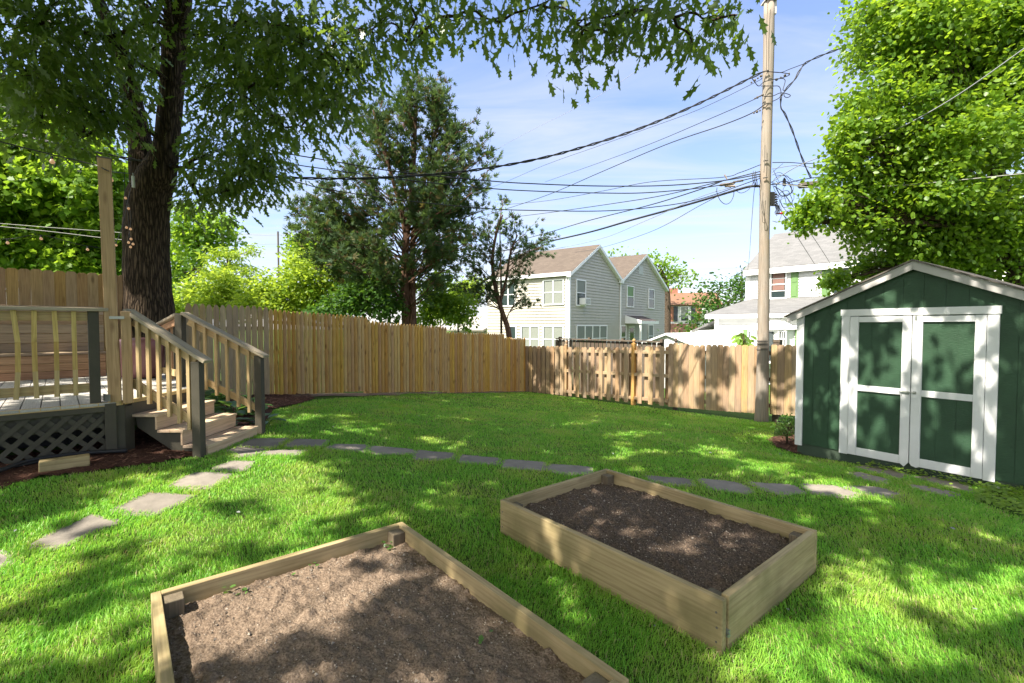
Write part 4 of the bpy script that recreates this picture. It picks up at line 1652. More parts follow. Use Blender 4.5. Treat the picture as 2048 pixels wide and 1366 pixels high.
for f in (.25, .72):
    z = 3.02 + 1.26 * f
    mb.prism([wpt(WH, WU, WN, uw0, z - .015, .06), wpt(WH, WU, WN, uw1, z - .015, .06), wpt(WH, WU, WN, uw1, z + .015, .06), wpt(WH, WU, WN, uw0, z + .015, .06)], WN, .02)
mb.build('sash_bar', M['trim'], fr)
u3 = kx(1644)


def shutter(parent, O, ex, nrm, u0, u1, z0, z1, mat):
    mb = MB()
    mb.prism([wpt(O, ex, nrm, u0, z0, .05), wpt(O, ex, nrm, u1, z0, .05), wpt(O, ex, nrm, u1, z1, .05), wpt(O, ex, nrm, u0, z1, .05)], nrm, .04)
    w = u1 - u0
    for a, b in ((.04, .46), (.52, .96)):
        q0, q1 = z0 + (z1 - z0) * a, z0 + (z1 - z0) * b
        mb.prism([wpt(O, ex, nrm, u0 + w * .2, q0 + .03, .065), wpt(O, ex, nrm, u1 - w * .2, q0 + .03, .065), wpt(O, ex, nrm, u1 - w * .2, q1 - .03, .065), wpt(O, ex, nrm, u0 + w * .2, q1 - .03, .065)], nrm, .014)
    mb.build('shutter', mat, parent, bevel=.006)


shutter(wh, WH, WU, WN, kx(1580), kx(1595.5), 2.95, 4.35, M['shutter'])
shutter(wh, WH, WU, WN, kx(1642), kx(1659), 2.95, 4.35, M['shutter'])
window(wh, WH, WU, WN, kx(1666), kx(1700), 3.02, 4.28, 1, True, None)
# ground-floor block with hipped shingle roof
GX0, GV = -.75, -2.4
G0 = WH + WB * GV
mb = MB()
siding(mb, G0, WU, WN, lambda z: (GX0 + .3, WL), ZW0, 2.1, .14)
siding(mb, G0 + WU * (GX0 + .3), WB, -WU, lambda z: (0, 5.5), ZW0, 2.1, .14)
mb.build('lower_wall', M['vinyl'], wh)
mb = MB()
e0, e1 = wq(GX0 - .1, GV - .3, 2.22), wq(WL, GV - .3, 2.22)
roof_slab(mb, e0, e1, wq(WL, -.02, 2.98), wq(.0, -.02, 2.98), .1)
roof_slab(mb, wq(GX0 - .1, 4, 2.22), e0, wq(.0, -.02, 2.98), wq(.0, 4, 2.98), .1)
mb.build('lower_roof', M['greyroof'], wh)
mb = MB()
mb.prism([wq(GX0 - .1, GV - .31, 2.03), wq(WL, GV - .31, 2.03), wq(WL, GV - .31, 2.19), wq(GX0 - .1, GV - .31, 2.19)], WN, .05)
mb.prism([wq(GX0 - .1, GV - .25, 2.02), wq(WL, GV - .25, 2.02), wq(WL, GV, 2.02), wq(GX0 - .1, GV, 2.02)], UPV, .03)
mb.box(wq(GX0 + .36, GV - .02, .45), UPV, WU, WB, 3.2, .2, .1)
mb.build('lower_trim', M['trim'], wh)
gx = lambda px: ((px - 1024) / F * G0.y - G0.x) / (WU.x - (px - 1024) / F * WU.y)
# bay window
b0, b1 = gx(1506), gx(1590)
bay = MB()
bd = .45
pts = [(b0, 0), (b0 + .4, bd), (b1 - .4, bd), (b1, 0)]
for (ua, da), (ub, db) in zip(pts[:-1], pts[1:]):
    pa, pb = G0 + WU * ua + WN * da, G0 + WU * ub + WN * db
    n = V(((pb - pa).y, -(pb - pa).x, 0)).normalized()
    if n.dot(WN) < 0:
        n = -n
    bay.prism([V((pa.x, pa.y, -.2)), V((pb.x, pb.y, -.2)), V((pb.x, pb.y, 1.55)), V((pa.x, pa.y, 1.55))], n, .06)
bayo = bay.build('bay_window', M['trim'], wh)
mb = MB()
for i in range(6):       # scalloped metal hood, in gores
    ua, ub = b0 - .1 + (b1 - b0 + .2) * i / 6, b0 - .1 + (b1 - b0 + .2) * (i + 1) / 6
    ta, tb = b0 + .45 + (b1 - b0 - .9) * i / 6, b0 + .45 + (b1 - b0 - .9) * (i + 1) / 6
    da = bd + .15 if 0 < i else .05
    db = bd + .15 if i < 5 else .05
    f = lambda u, d, z: wpt(G0, WU, WN, u, z, d)
    mb._add([f(ua, da, 1.52), f((ua + ub) / 2, (da + db) / 2 + .04, 1.50), f(ub, db, 1.52), f(tb, .02, 1.98), f(ta, .02, 1.98)], [(0, 1, 2, 3, 4)])
mb.build('hood', M['whiteroof'], bayo)
window(wh, G0, WU, WN * 1.0, b0 + .48, b1 - .95, .3, 1.42, 1, False, None) if False else None
O2 = G0 + WN * (bd + .01)
mb = MB()
for u0, u1, mt in ((gx(1537) - .02, gx(1556), M['glass']),):
    mb.prism([wpt(O2, WU, WN, u0, .15, .02), wpt(O2, WU, WN, u1, .15, .02), wpt(O2, WU, WN, u1, 1.4, .02), wpt(O2, WU, WN, u0, 1.4, .02)], WN, .012)
mb.build('pane', M['glass'], bayo)
window(wh, O2, WU, WN, gx(1568.5), gx(1580), .2, 1.4, 1, True, None, (3, 2), fw=.05)
window(wh, O2, WU, WN, gx(1508), gx(1514), .2, 1.4, 1, True, None, (2, 2), fw=.05)
shutter(wh, G0, WU, WN, gx(1591), gx(1604), .1, 1.5, M['shutter'])
shutter(wh, G0, WU, WN, gx(1487), gx(1500), .1, 1.5, M['shutter'])
# flower pot on the sill
mb = MB()
q = wpt(O2, WU, WN, gx(1541), 0, .14)
mb.box((q.x, q.y, .08), WU, WN, UPV, 1.0, .3, .06)
mb.build('sill', M['trim'], bayo)
pot = thing('flower_pot', 'terracotta pot with a small green plant on the bay window sill', 'flower pot', (q.x, q.y, .11))
mb = MB()
mb.lathe((q.x, q.y, .11), [(.10, 0), (.13, .2), (.15, .2), (.15, .25), (.12, .25)], 12)
mb.build('pot', M['terracotta'], pot)
# small canopy with brace at the left end
mb = MB()
c0 = wq(GX0 + .3, GV + .3, 0)
roof_slab(mb, c0 + WU * -1.25 + UPV * 1.42 + WB * 1.6, c0 + WU * -1.25 + UPV * 1.42 - WB * .3, c0 + UPV * 1.95 - WB * .3 - WU * .02, c0 + UPV * 1.95 + WB * 1.6 - WU * .02, .08)
mb.build('side_canopy', M['greyroof'], wh)
mb = MB()
mb.beam(c0 - WU * .03 + UPV * .55 - WB * .2, c0 - WU * 1.0 + UPV * 1.42 - WB * .2, .1, .1)
mb.beam(c0 - WU * .03 + UPV * 1.42 - WB * .2, c0 - WU * 1.27 + UPV * 1.36 - WB * .2, .1, .1)
mb.beam(c0 - WU * 1.27 + UPV * 1.36 - WB * .3, c0 - WU * 1.27 + UPV * 1.36 + WB * 1.6, .06, .12)
mb.build('canopy_brace', M['trim'], wh)

# ---- white gabled carport / garage
ga = thing('white_garage', 'low white garage roof with scalloped gable trim peeking over the fence', 'garage', (8, 20, -.9))
GO = V((.327 * 19, 19, 0)); GR = V((.742, .67, 0)).normalized(); GG = V((.67, -.742, 0)).normalized()


def gq(a, b, z):
    p = GO + GG * a + GR * b
    return V((p.x, p.y, z))


mb = MB()
roof_slab(mb, gq(-1.5, -.1, .83), gq(-1.5, 6, .83), gq(0, 6, 1.37), gq(0, -.1, 1.37), .05)
roof_slab(mb, gq(1.75, 6, .74), gq(1.75, -.1, .74), gq(0, -.1, 1.37), gq(0, 6, 1.37), .05)
mb.build('roof', M['whiteroof'], ga)
mb = MB()
mb.prism([gq(-1.35, 0, -.9), gq(1.35, 0, -.9), gq(1.35, 0, .80), gq(0, 0, 1.30), gq(-1.35, 0, .80)], -GR, .06)
mb.prism([gq(1.3, 0.07, -.9), gq(1.3, 6, -.9), gq(1.3, 6, .80), gq(1.3, 0.07, .80)], GG, .06)
mb.build('wall', M['vinyl'], ga)
mb = MB()
for side in (-1, 1):
    for i in range(14):
        a0 = side * (.06 + i * .104)
        a1 = side * (.06 + (i + .72) * .104)
        z0 = 1.325 - abs(a0) * .36
        z1 = 1.325 - abs(a1) * .36
        mb.prism([gq(a0, -.09, z0), gq(a1, -.09, z1), gq(a1, -.09, z1 - .035), gq((a0 + a1) / 2, -.09, (z0 + z1) / 2 - .06), gq(a0, -.09, z0 - .035)], -GR, .012)
mb.build('scallop_trim_shade', M['greybox'], ga)  # dark grey teeth draw the shadows beneath the scalloped gable edge
mb = MB()
for side in (-1, 1):
    e = 1.5 if side < 0 else 1.72
    mb.prism([gq(0, -.115, 1.36), gq(side * e, -.115, 1.36 - e * .36), gq(side * e, -.115, 1.29 - e * .36), gq(0, -.115, 1.29)], -GR, .02)
mb.build('fascia', M['trim'], ga)

# ---- far brick house
bh = thing('brick_house', 'distant house with red brown roof and dark shutters between the beige house and shrubs', 'house', (21, 60, -1))
BO = P(1326, 652, 60.0); BO.z = 0
BU = V((.98, -.18, 0)).normalized(); BNn = V((-.18, -.98, 0)).normalized()
mb = MB()
siding(mb, BO, BU, BNn, lambda z: (0, 7), -1.5, 4.4, .3)
mb.build('wall', M['vinyl'], bh)
mb = MB()
bq = lambda u, d, z: wpt(BO, BU, BNn, u, z, d)
roof_slab(mb, bq(-.3, .3, 4.3), bq(7, .3, 4.3), bq(7, -3, 6.0), bq(-.3, -3, 6.0), .15)
roof_slab(mb, bq(-.3, 1.8, .85), bq(4.0, 1.8, .85), bq(4.0, .05, 1.95), bq(-.3, .05, 1.95), .12)
mb.build('roof', M['redroof'], bh)
mb = MB()
mb.box(bq(1.7, -3.2, 6.15), BU, BNn, UPV, 1.0, .6, .9)
mb.build('chimney', M['brick'], bh)
mb = MB()
mb.prism([bq(-.2, 1.6, -1.5), bq(3.4, 1.6, -1.5), bq(3.4, 1.6, .8), bq(-.2, 1.6, .8)], BNn, .1)
mb.build('porch_wall', M['trim'], bh)
window(bh, BO + BNn * 1.6, BU, BNn, .9, 1.6, -.1, .5, 1, False, None)
mb = MB()
for u in (.35, 1.25, 3.35):
    mb.prism([bq(u, .1, 2.2), bq(u + .5, .1, 2.2), bq(u + .5, .1, 4.1), bq(u, .1, 4.1)], BNn, .06)
mb.build('shutter', M['darkshutter'], bh)
mb = MB()
for u0, u1 in ((.85, 1.25), (3.85, 4.6)):
    mb.prism([bq(u0, .06, 2.2), bq(u1, .06, 2.2), bq(u1, .06, 4.1), bq(u0, .06, 4.1)], BNn, .05)
mb.build('brick_panel', M['brick'], bh)
window(bh, BO, BU, BNn, 2.15, 3.0, 2.3, 4.0, 1, True, (.2, M['blind']))

# ------------------------------------------------------------------ utility pole and lines
PB = RA + RD * k2x(1527) + RN * .30
PB = V(((1525.5 - 1024) / F * PB.y, PB.y, 0))
PB = V((PB.x, PB.y, tz(PB.x, PB.y)))
PY = PB.y
pole = thing('utility_pole', 'tall weathered wooden utility pole standing in front of the board fence', 'utility pole', tuple(PB))
mb = MB()
ztop = P(1540, 4, PY).z
pts, rr_ = [], []
for i in range(30):
    t = i / 29
    z = PB.z - .2 + (ztop - PB.z + .2) * t
    pts.append(V((PB.x + .01 * math.sin(t * 9) + .012 * t, PB.y, z)))
    rr_.append(.130 - .026 * min(1, t * 2.2) + .003 * math.sin(t * 23) + .012 * max(0, .1 - t) * 10)
mb.tube(pts, rr_, 20)
shaft = mb.build('pole_shaft', M['pole'], pole, smooth=True)
mb = MB()
for py in (682, 688, 699):
    z = P(1527, py, PY).z
    mb.lathe((PB.x + .004, PB.y, z), [(.115, -.012), (.119, -.012), (.119, .012), (.115, .012)], 20)
mb.build('steel_band', M['greybox'], pole)
mb = MB()
z = P(1527, 694, PY).z
mb.box((PB.x - .03, PB.y - .12, z), (1, 0, 0), (0, 1, 0), UPV, .16, .02, .04)
mb.build('pole_tag', M['tan'], pole)
mb = MB()
mb.box((PB.x + .02, PB.y, ztop + .01), UPV, (1, 0, 0), (0, 1, 0), .03, .24, .24)
mb.box((PB.x + .12, PB.y - .02, ztop - .12), UPV, (1, 0, 0), (0, 1, 0), .3, .05, .08)
mb.build('cap_bracket', M['rake'], pole)


def PP(px, py, dy=0.0):
    return P(px, py, PY + dy)


mb = MB()     # spool insulators and clevises
for (a, b, n) in (((1545, 163), (1578, 147), 5), ((1503, 165), (1522, 152), 4), ((1510, 197), (1525, 190), 4), ((1508, 226), (1520, 221), 3)):
    for i in range(n):
        t = i / (n - 1)
        q = PP(a[0] + (b[0] - a[0]) * t, a[1] + (b[1] - a[1]) * t, -.12)
        mb.ball(q, .028 if i % 2 else .02, 1, 1, 1, 8)
for px, py in ((1531, 143), (1532, 208), (1529, 356), (1530, 322)):
    q = PP(px, py, -.12)
    mb.tube([q + V((-.03, 0, 0)), q + V((.05, -.03, .01))], .014, 6)
mb.build('insulator', M['greybox'], pole)
mb = MB()
q = PP(1544, 400, .0)
mb.box(q + V((-.02, 0, .02)), UPV, (1, 0, 0), (0, 1, 0), .27, .09, .13)
for i in range(5):
    mb.lathe((q.x + .03, q.y - .02, q.z - .13 + i * .055), [(.03, 0), (.055, .006), (.055, .03), (.03, .04)], 10)
for i in range(6):
    mb.tube([q + V((.06, -.05, .1 - i * .045)), q + V((.09, -.06, .085 - i * .045))], .013, 6)
for i in range(5):
    a = q + V((.05 + .02 * i, -.03, -.12))
    mb.tube([a, a + V((.03, 0, -.09)), a + V((.01, .02, -.16 - .03 * (i % 3)))], .008, 5)
mb.build('terminal_box', M['black'], pole)
for x0, pts_ in ((0, [(1519, 375), (1524, 420), (1531, 440), (1530, 447), (1525, 444), (1524, 420), (1526, 385)]), (0, [(1530, 290), (1529, 330), (1528, 345)]), (0, [(1536, 0), (1533, 60), (1533, 140)])):
    mb = MB()
    mb.tube([PP(a, b, -.17) for a, b in pts_], .006, 5)
    mb.build('ground_wire', M['greybox'], pole)


def smooth_path(pts, n=10):
    """Catmull-Rom through 3-D points"""
    o = []
    pts = [V(p) for p in pts]
    q = [pts[0] * 2 - pts[1]] + pts + [pts[-1] * 2 - pts[-2]]
    for i in range(1, len(q) - 2):
        for k in range(n):
            t = k / n
            a, b, c, d = q[i - 1], q[i], q[i + 1], q[i + 2]
            o.append(.5 * ((2 * b) + (c - a) * t + (2 * a - 5 * b + 4 * c - d) * t * t + (3 * b - a - 3 * c + d) * t ** 3))
    o.append(pts[-1])
    return o


def wire(label, pts, r, mat='cable', y0=None, y1=None, group='overhead wires', name='overhead_wire', twist=False):
    """pts in photo pixels from the pole outward, depth running from y0 to y1"""
    y0 = PY if y0 is None else y0
    y1 = PY if y1 is None else y1
    xs_ = [p[0] for p in pts]
    L = [0]
    for i in range(1, len(pts)):
        L.append(L[-1] + math.hypot(pts[i][0] - pts[i - 1][0], pts[i][1] - pts[i - 1][1]))
    w = []
    for p, l in zip(pts, L):
        t = l / L[-1]
        w.append(P(p[0], p[1], 1 / ((1 - t) / y0 + t / y1)))
    w = smooth_path(w, 8)
    mb = MB()
    if twist:
        acc = 0
        wa, wb = [], []
        for i, p in enumerate(w):
            if i:
                acc += (p - w[i - 1]).length
            a = acc * 9
            d = V((math.cos(a), 0, math.sin(a))) * r * 1.1
            wa.append(p + d)
            wb.append(p - d)
        mb.tube(wa, r * .8, 6)
        mb.tube(wb, r * .8, 6)
    else:
        mb.tube(w, r, 6)
    o = mb.build(name, M[mat], None, smooth=True)
    return tag(o, label, 'wire', group)


wire('thick twisted cable sagging from high on the pole across the cedar to the upper left', [(1528, 143), (1503, 155), (1400, 206), (1300, 249), (1200, 284), (1080, 317), (957, 339), (851, 350), (725, 357), (595, 356), (500, 350), (350, 332), (197, 306), (0, 260), (-120, 230)], .016, 'cable', PY - .1, 8.2, twist=True)
wire('thin wire just under the thick twisted cable, running to behind the cedar', [(1524, 156), (1510, 165), (1400, 218), (1300, 255), (1200, 291), (1090, 330), (990, 372), (900, 400)], .006, 'cable', PY - .1, 22)
wire('pale thin wire ending at the second insulator on the pole', [(1524, 190), (1495, 205), (1400, 246), (1300, 288), (1200, 325), (1090, 364)], .008, 'cable', PY - .1, 26)
wire('wire ending at the third insulator on the pole, sloping to behind the cedar', [(1530, 209), (1500, 228), (1440, 252), (1330, 290), (1200, 345), (1100, 388), (1015, 417), (940, 440)], .011, 'cable', PY - .1, 26)
wire('upper of the two nearly level wires crossing from pole to oak', [(1522, 348), (1440, 362), (1330, 371), (1200, 372), (1080, 368), (981, 362), (799, 344), (651, 320), (567, 306), (450, 285), (362, 267), (190, 230), (0, 192), (-100, 170)], .011, 'cable', PY, 9.4)
wire('lower of the two nearly level wires crossing from pole to oak', [(1522, 352), (1430, 372), (1300, 385), (1200, 386), (1090, 383), (981, 377), (830, 362), (651, 338), (567, 325), (352, 285), (190, 250), (0, 213), (-100, 195)], .010, 'cable', PY, 9.6)
wire('wire running low through the middle of the cedar to the upper left', [(1522, 356), (1400, 398), (1300, 415), (1200, 422), (1080, 421), (970, 417), (800, 400), (650, 378), (580, 362), (420, 345), (352, 341)], .009, 'cable', PY, 9.0)
wire('thickest black cable curving down from the pole behind the beige house gable', [(1522, 372), (1500, 373), (1470, 381), (1400, 402), (1330, 422), (1260, 441), (1180, 464), (1097, 483), (1030, 497), (960, 510)], .026, 'cable', PY, 26)
wire('straight wire descending from the splice toward the beige house roof', [(1450, 360), (1400, 379), (1300, 410), (1178, 441), (1100, 464), (1029, 483), (960, 500)], .012, 'cable', PY, 24)
wire('thin pale wire fanning down left beneath the thick black cable', [(1462, 375), (1400, 394), (1290, 442), (1200, 478), (1095, 500), (1020, 508)], .007, 'cablegrey', PY, 24)
wire('thin wire falling steeply left from the lower side of the splice', [(1450, 385), (1400, 411), (1300, 464), (1200, 496), (1150, 505)], .007, 'cable', PY, 27)
wire('wire from pole to splice, topmost of the lower left bundle', [(1522, 329), (1480, 345), (1440, 355), (1300, 364), (1200, 383), (1090, 402), (1000, 410)], .008, 'cable', PY, 24)
wire('wire swinging left just below the topmost of the lower bundle', [(1520, 343), (1480, 353), (1420, 368), (1330, 390), (1240, 405), (1100, 425), (1010, 436)], .011, 'cable', PY, 24)
wire('faint high line far off in the sky between the oak leaves and the cedar', [(1340, 95), (1200, 190), (1060, 262), (990, 300)], .012, 'cablegrey', 34, 40)
wire('twisted service cable rising right from the pole into the bright tree', [(1562, 192), (1575, 175), (1590, 158), (1600, 140), (1613, 125), (1650, 108), (1706, 88), (1800, 55)], .013, 'cable', PY - .1, 10.5, twist=True)
wire('twisted drop cable hanging down right from the knot beside the pole', [(1562, 192), (1562, 215), (1570, 228), (1585, 262), (1600, 305), (1612, 335), (1622, 356)], .012, 'cable', PY - .1, PY, twist=True)
wire('thin wire from pole top insulator running right to the service cable', [(1532, 142), (1560, 145), (1580, 138), (1612, 126)], .007, 'cable', PY - .1, PY)
wire('long grey wire rising right across the bright tree to the frame edge', [(1542, 365), (1600, 330), (1690, 297), (1770, 270), (1900, 200), (2048, 97), (2150, 20)], .009, 'cablegrey', PY, 6.8)
wire('pale level wire crossing the bright tree below its middle', [(1545, 366), (1640, 376), (1720, 374), (1800, 371), (1900, 362), (2048, 347), (2160, 335)], .008, 'cablelight', PY, 7.2)
wire('wire leaving the pole right, dipping then climbing into the leaves', [(1545, 325), (1580, 325), (1620, 327), (1660, 320), (1720, 302), (1800, 270)], .008, 'cable', PY, 10.5)
wire('pale wire leaving the pole right and levelling into the leaves', [(1545, 338), (1590, 331), (1640, 336), (1690, 330), (1780, 328), (1860, 330)], .007, 'cablegrey', PY, 10.5)
wire('cable running from pole past the grey enclosure into the bright tree', [(1542, 369), (1570, 367), (1600, 360), (1650, 352), (1720, 342), (1800, 325)], .010, 'cable', PY, 10.8)
wire('thin vertical wire hanging beside the pole down to the white house', [(1513, 360), (1508, 385), (1503, 450), (1497, 530), (1490, 560)], .006, 'cable', PY, 20)
wire('left of the two drop wires slanting from terminal box to the white house', [(1553, 405), (1566, 428), (1600, 482), (1635, 537), (1650, 560)], .009, 'cable', PY, 22)
wire('right of the two drop wires slanting from the coil to the white house', [(1548, 372), (1570, 390), (1605, 442), (1650, 510), (1668, 540)], .009, 'cable', PY, 22)
wire('upper of two distant wires between the oak and the cedar', [(455, 466), (520, 470), (570, 470), (640, 475)], .014, 'cablegrey', 34, 34)
wire('lower of two distant wires between the oak and the cedar', [(470, 487), (520, 488), (560, 488), (640, 492)], .014, 'cablegrey', 34, 34)
wire('upper pale wire behind the deck light post', [(-60, 444), (0, 447), (100, 455), (200, 462), (262, 467)], .006, 'cablelight', 9.5, 9.2)
wire('lower pale wire behind the deck light post', [(-60, 449), (0, 453), (100, 463), (200, 475), (250, 480)], .006, 'cablelight', 9.5, 9.2)

mb = MB()
for k, (a, b, r) in enumerate((((1568, 377), (15, 15), .01), ((1571, 398), (13, 17), .006), ((1577, 388), (10, 20), .005), ((1582, 405), (20, 19), .005), ((1570, 410), (11, 14), .004), ((1566, 372), (20, 22), .005))):
    pts = []
    for i in range(25):
        t = 2 * PI * i / 24
        pts.append(PP(a[0] + b[0] * math.cos(t) + 2 * math.sin(3 * t), a[1] + b[1] * math.sin(t), -.05 + .05 * math.sin(t + k)))
    mb.tube(pts, r, 5)
for pts in ([(1545, 345), (1556, 335), (1566, 327)], [(1545, 350), (1560, 345), (1575, 358), (1580, 368)], [(1545, 442), (1555, 444), (1561, 436), (1563, 428)], [(1547, 340), (1552, 352), (1560, 368), (1552, 362)],
            [(1640, 372), (1638, 398), (1625, 420), (1600, 434), (1578, 438), (1564, 428)], [(1550, 350), (1570, 352), (1590, 362), (1605, 366)]):
    mb.tube(smooth_path([PP(a, b, -.06) for a, b in pts], 6), .005, 5)
coil = mb.build('coiled_cable', M['cable'], None, smooth=True)
tag(coil, 'tangle of slack cable loops hanging right of the pole', 'cable')
mb = MB()
pts = [(1434, 375), (1434, 385), (1440, 400), (1450, 408), (1460, 405), (1467, 392), (1468, 378)]
mb.tube(smooth_path([PP(a, b, -.03) for a, b in pts], 6), .007, 5)
pts = [(1470, 380), (1482, 386), (1496, 380), (1505, 368), (1507, 360)]
mb.tube(smooth_path([PP(a, b, -.03) for a, b in pts], 6), .006, 5)
rs_ = random.Random(4)
for i in range(7):
    x = 1505 + rs_.uniform(-2, 14)
    mb.tube(smooth_path([PP(x, 345 + rs_.uniform(-4, 4), -.05), PP(x + rs_.uniform(-5, 5), 362 + rs_.uniform(-6, 6), -.08), PP(1510 + rs_.uniform(0, 10), 375, -.05)], 5), .005, 5)
o = mb.build('drip_loop', M['cable'], None, smooth=True)
tag(o, 'slack cable loop hanging left of the pole under the splice', 'cable')
# knot of the service drop
mb = MB()
for pts in ([(1503, 155), (1510, 165), (1518, 172), (1530, 163), (1560, 157), (1570, 160), (1568, 172), (1566, 180), (1572, 180)], [(1522, 172), (1545, 172), (1558, 173), (1562, 185), (1560, 200)],
            [(1527, 193), (1545, 192), (1560, 186), (1572, 187), (1581, 191), (1575, 195), (1569, 193), (1568, 188)], [(1542, 204), (1555, 198), (1562, 192)], [(1532, 143), (1560, 145), (1578, 148), (1575, 152), (1550, 160)]):
    mb.tube(smooth_path([PP(a, b, -.16) for a, b in pts], 6), .008, 6)
o = mb.build('service_connection', M['cable'], None, smooth=True)
tag(o, 'knotted black service connections high on the right of the pole', 'cable')
sp_t = thing('splice_enclosure', 'dark grey tapered box hung on the cable right of the pole', 'cable enclosure', tuple(PP(1618, 369)))
mb = MB()
a, b = PP(1597, 371), PP(1642, 367)
ex = (b - a).normalized(); ey = V((0, 1, 0)); ez = ex.cross(ey)
c = (a + b) / 2
prof = [(-.075, -.02), (-.045, -.06), (.045, -.06), (.075, -.02), (.045, .055), (-.045, .055)]
L = (b - a).length
vs = []
for k, sc in ((-.5, .6), (-.42, 1), (.42, 1), (.5, .6)):
    for y, z in prof:
        vs.append(c + ex * (L * k) + ey * (y * sc) + ez * (z * sc))
fs = []
for i in range(3):
    for j in range(6):
        j2 = (j + 1) % 6
        fs.append((i * 6 + j, i * 6 + j2, (i + 1) * 6 + j2, (i + 1) * 6 + j))
fs += [(5, 4, 3, 2, 1, 0), (18, 19, 20, 21, 22, 23)]
mb._add(vs, fs)
mb.build('case', M['greybox'], sp_t, bevel=.006)
mb = MB()
mb.tube([PP(1580, 369), a], .012, 6)
mb.tube([b, PP(1655, 366)], .012, 6)
mb.build('cable_gland', M['black'], sp_t)
st2 = thing('cable_splice', 'tan cylindrical cable splice on the line left of the pole', 'cable splice', tuple(PP(1455, 366)))
mb = MB()
mb.tube([PP(1438, 371), PP(1442, 370), PP(1466, 367), PP(1470, 366)], [.012, .03, .03, .012], 10)
mb.tube([PP(1450, 373), PP(1470, 372)], .02, 8)
mb.build('sleeve', M['tan'], st2)
mb = MB()
mb.tube([PP(1466, 364), PP(1486, 360)], .014, 6)
for i in range(6):
    mb.ball(PP(1468 + i * 3.4, 364 - i * .5), .022, n=6)
mb.tube([PP(1449, 349), PP(1454, 358)], .014, 6)
mb.build('clamp', M['tan'], st2)
mb = MB()
mb.tube([PP(1550, 428), PP(1555, 427), PP(1562, 427), PP(1568, 425)], [.006, .012, .02, .02], 8)
o = mb.build('marker_tag', M['red'], None)
tag(o, 'small red tube hanging on a wire below the terminal box', 'tag')
mb = MB()
q = PP(1568.5, 365)
mb.box(q, UPV, (1, 0, 0), (0, 1, 0), .14, .05, .05)
mb.box(q + V((0, 0, .08)), UPV, (1, 0, 0), (0, 1, 0), .04, .03, .03)
o = mb.build('line_filter', M['black'], None, bevel=.006)
tag(o, 'small black canister clipped to the cable between pole and grey box', 'cable fitting')

# distant pole seen between oak and cedar
dp = P(556, 470, 34)
mb = MB()
mb.tube([V((dp.x, dp.y, -1)), V((dp.x, dp.y, dp.z + .25))], [.07, .06], 8)
o = mb.build('distant_pole', M['fence_dark'], None)
tag(o, 'distant utility pole just left of the cedar crown', 'utility pole')
tb = P(365, 573, 24)
mb = MB()
mb.box(tb, UPV, (1, 0, 0), (0, 1, 0), .36, .26, .2)
mb.tube([tb - V((0, 0, 3.4)), tb + V((0, 0, .3))], .05, 8)
o = mb.build('meter_post', paint('pale grey box', (.45, .47, .48), .5, .05), None)
tag(o, 'pale grey meter box on a post among the yellow green shrubs', 'meter box')

# ------------------------------------------------------------------ string lights
def bulb_at(parent, p, r=.022, drop=.03):
    mb = MB()
    mb.tube([p, p - UPV * drop], .009, 6)
    s = mb.build('socket', M['black'], parent)
    mb = MB()
    c = p - UPV * (drop + r * 1.1)
    mb.lathe((c.x, c.y, c.z), [(.008, r * 1.1), (r * .55, r * .9), (r * .95, r * .25), (r, -.1 * r), (r * .8, -.65 * r), (r * .4, -.95 * r), (.001, -r)], 10)
    mb.build('bulb', M['bulb'], parent, smooth=True)


pt = V((DC.x - .05, DC.y, 3.30))
sl = thing('string_lights', 'cafe light string sagging left behind the deck railing', 'string lights', tuple(P(100, 480, 6.6)))
path = [P(-60, 470, 6.0), P(15, 478, 6.2), P(82, 470, 6.4), P(175, 492, 6.8), P(232, 484, 7.4), P(262, 375, 8.2)]
mb = MB()
mb.tube(smooth_path(path, 8), .0045, 5)
mb.build('cord', M['black'], sl)
for q in path[1:5]:
    bulb_at(sl, q, .018)
s2 = thing('hanging_light_string', 'loose end of cafe lights hanging in a cluster against the oak trunk', 'string lights', tuple(P(258, 440, 7.9)))
ln = [P(250, 330, 7.9), P(249, 380, 7.9), P(255, 420, 7.9), P(258, 455, 7.9), P(262, 495, 7.9)]
mb = MB()
mb.tube(smooth_path(ln, 6), .0045, 5)
mb.tube(smooth_path([P(252, 390, 7.9), P(262, 430, 7.9), P(256, 480, 7.9)], 6), .0045, 5)
mb.build('cord', M['black'], s2)
for px, py in ((251, 397), (257, 418), (253, 456), (261, 459), (262, 479), (257, 486), (266, 489), (261, 495)):
    bulb_at(s2, P(px, py - 6, 7.86), .02, .02)
s3 = thing('light_cord', 'black light cord running from beyond the frame past the light post top to the oak', 'string lights', tuple(pt))
mb = MB()
mb.tube(smooth_path([P(-60, 265, 4.2), P(0, 283, 4.4), P(100, 308, 4.7), P(190, 330, 4.9), P(222, 343, 5.0), P(262, 347, 7.9)], 8), .006, 5)
mb.build('cord', M['black'], s3)
bulb_at(s3, P(104, 312, 4.7), .022)
bulb_at(s3, P(222, 350, 5.0), .02)
mb = MB()
a, b = P(266, 352, 7.95), P(267, 375, 7.95)
mb.tube([a, b], .022, 8)
mb.tube([a, a + UPV * .05], .005, 5)
o = mb.build('wind_chime_tube', paint('pale tube', (.6, .62, .6), .4, .05), None)
tag(o, 'pale tube hanging from a hook beside the oak fork', 'tube')

# ------------------------------------------------------------------ beds of mulch, timber, hose, garden light
mulch_polys = []


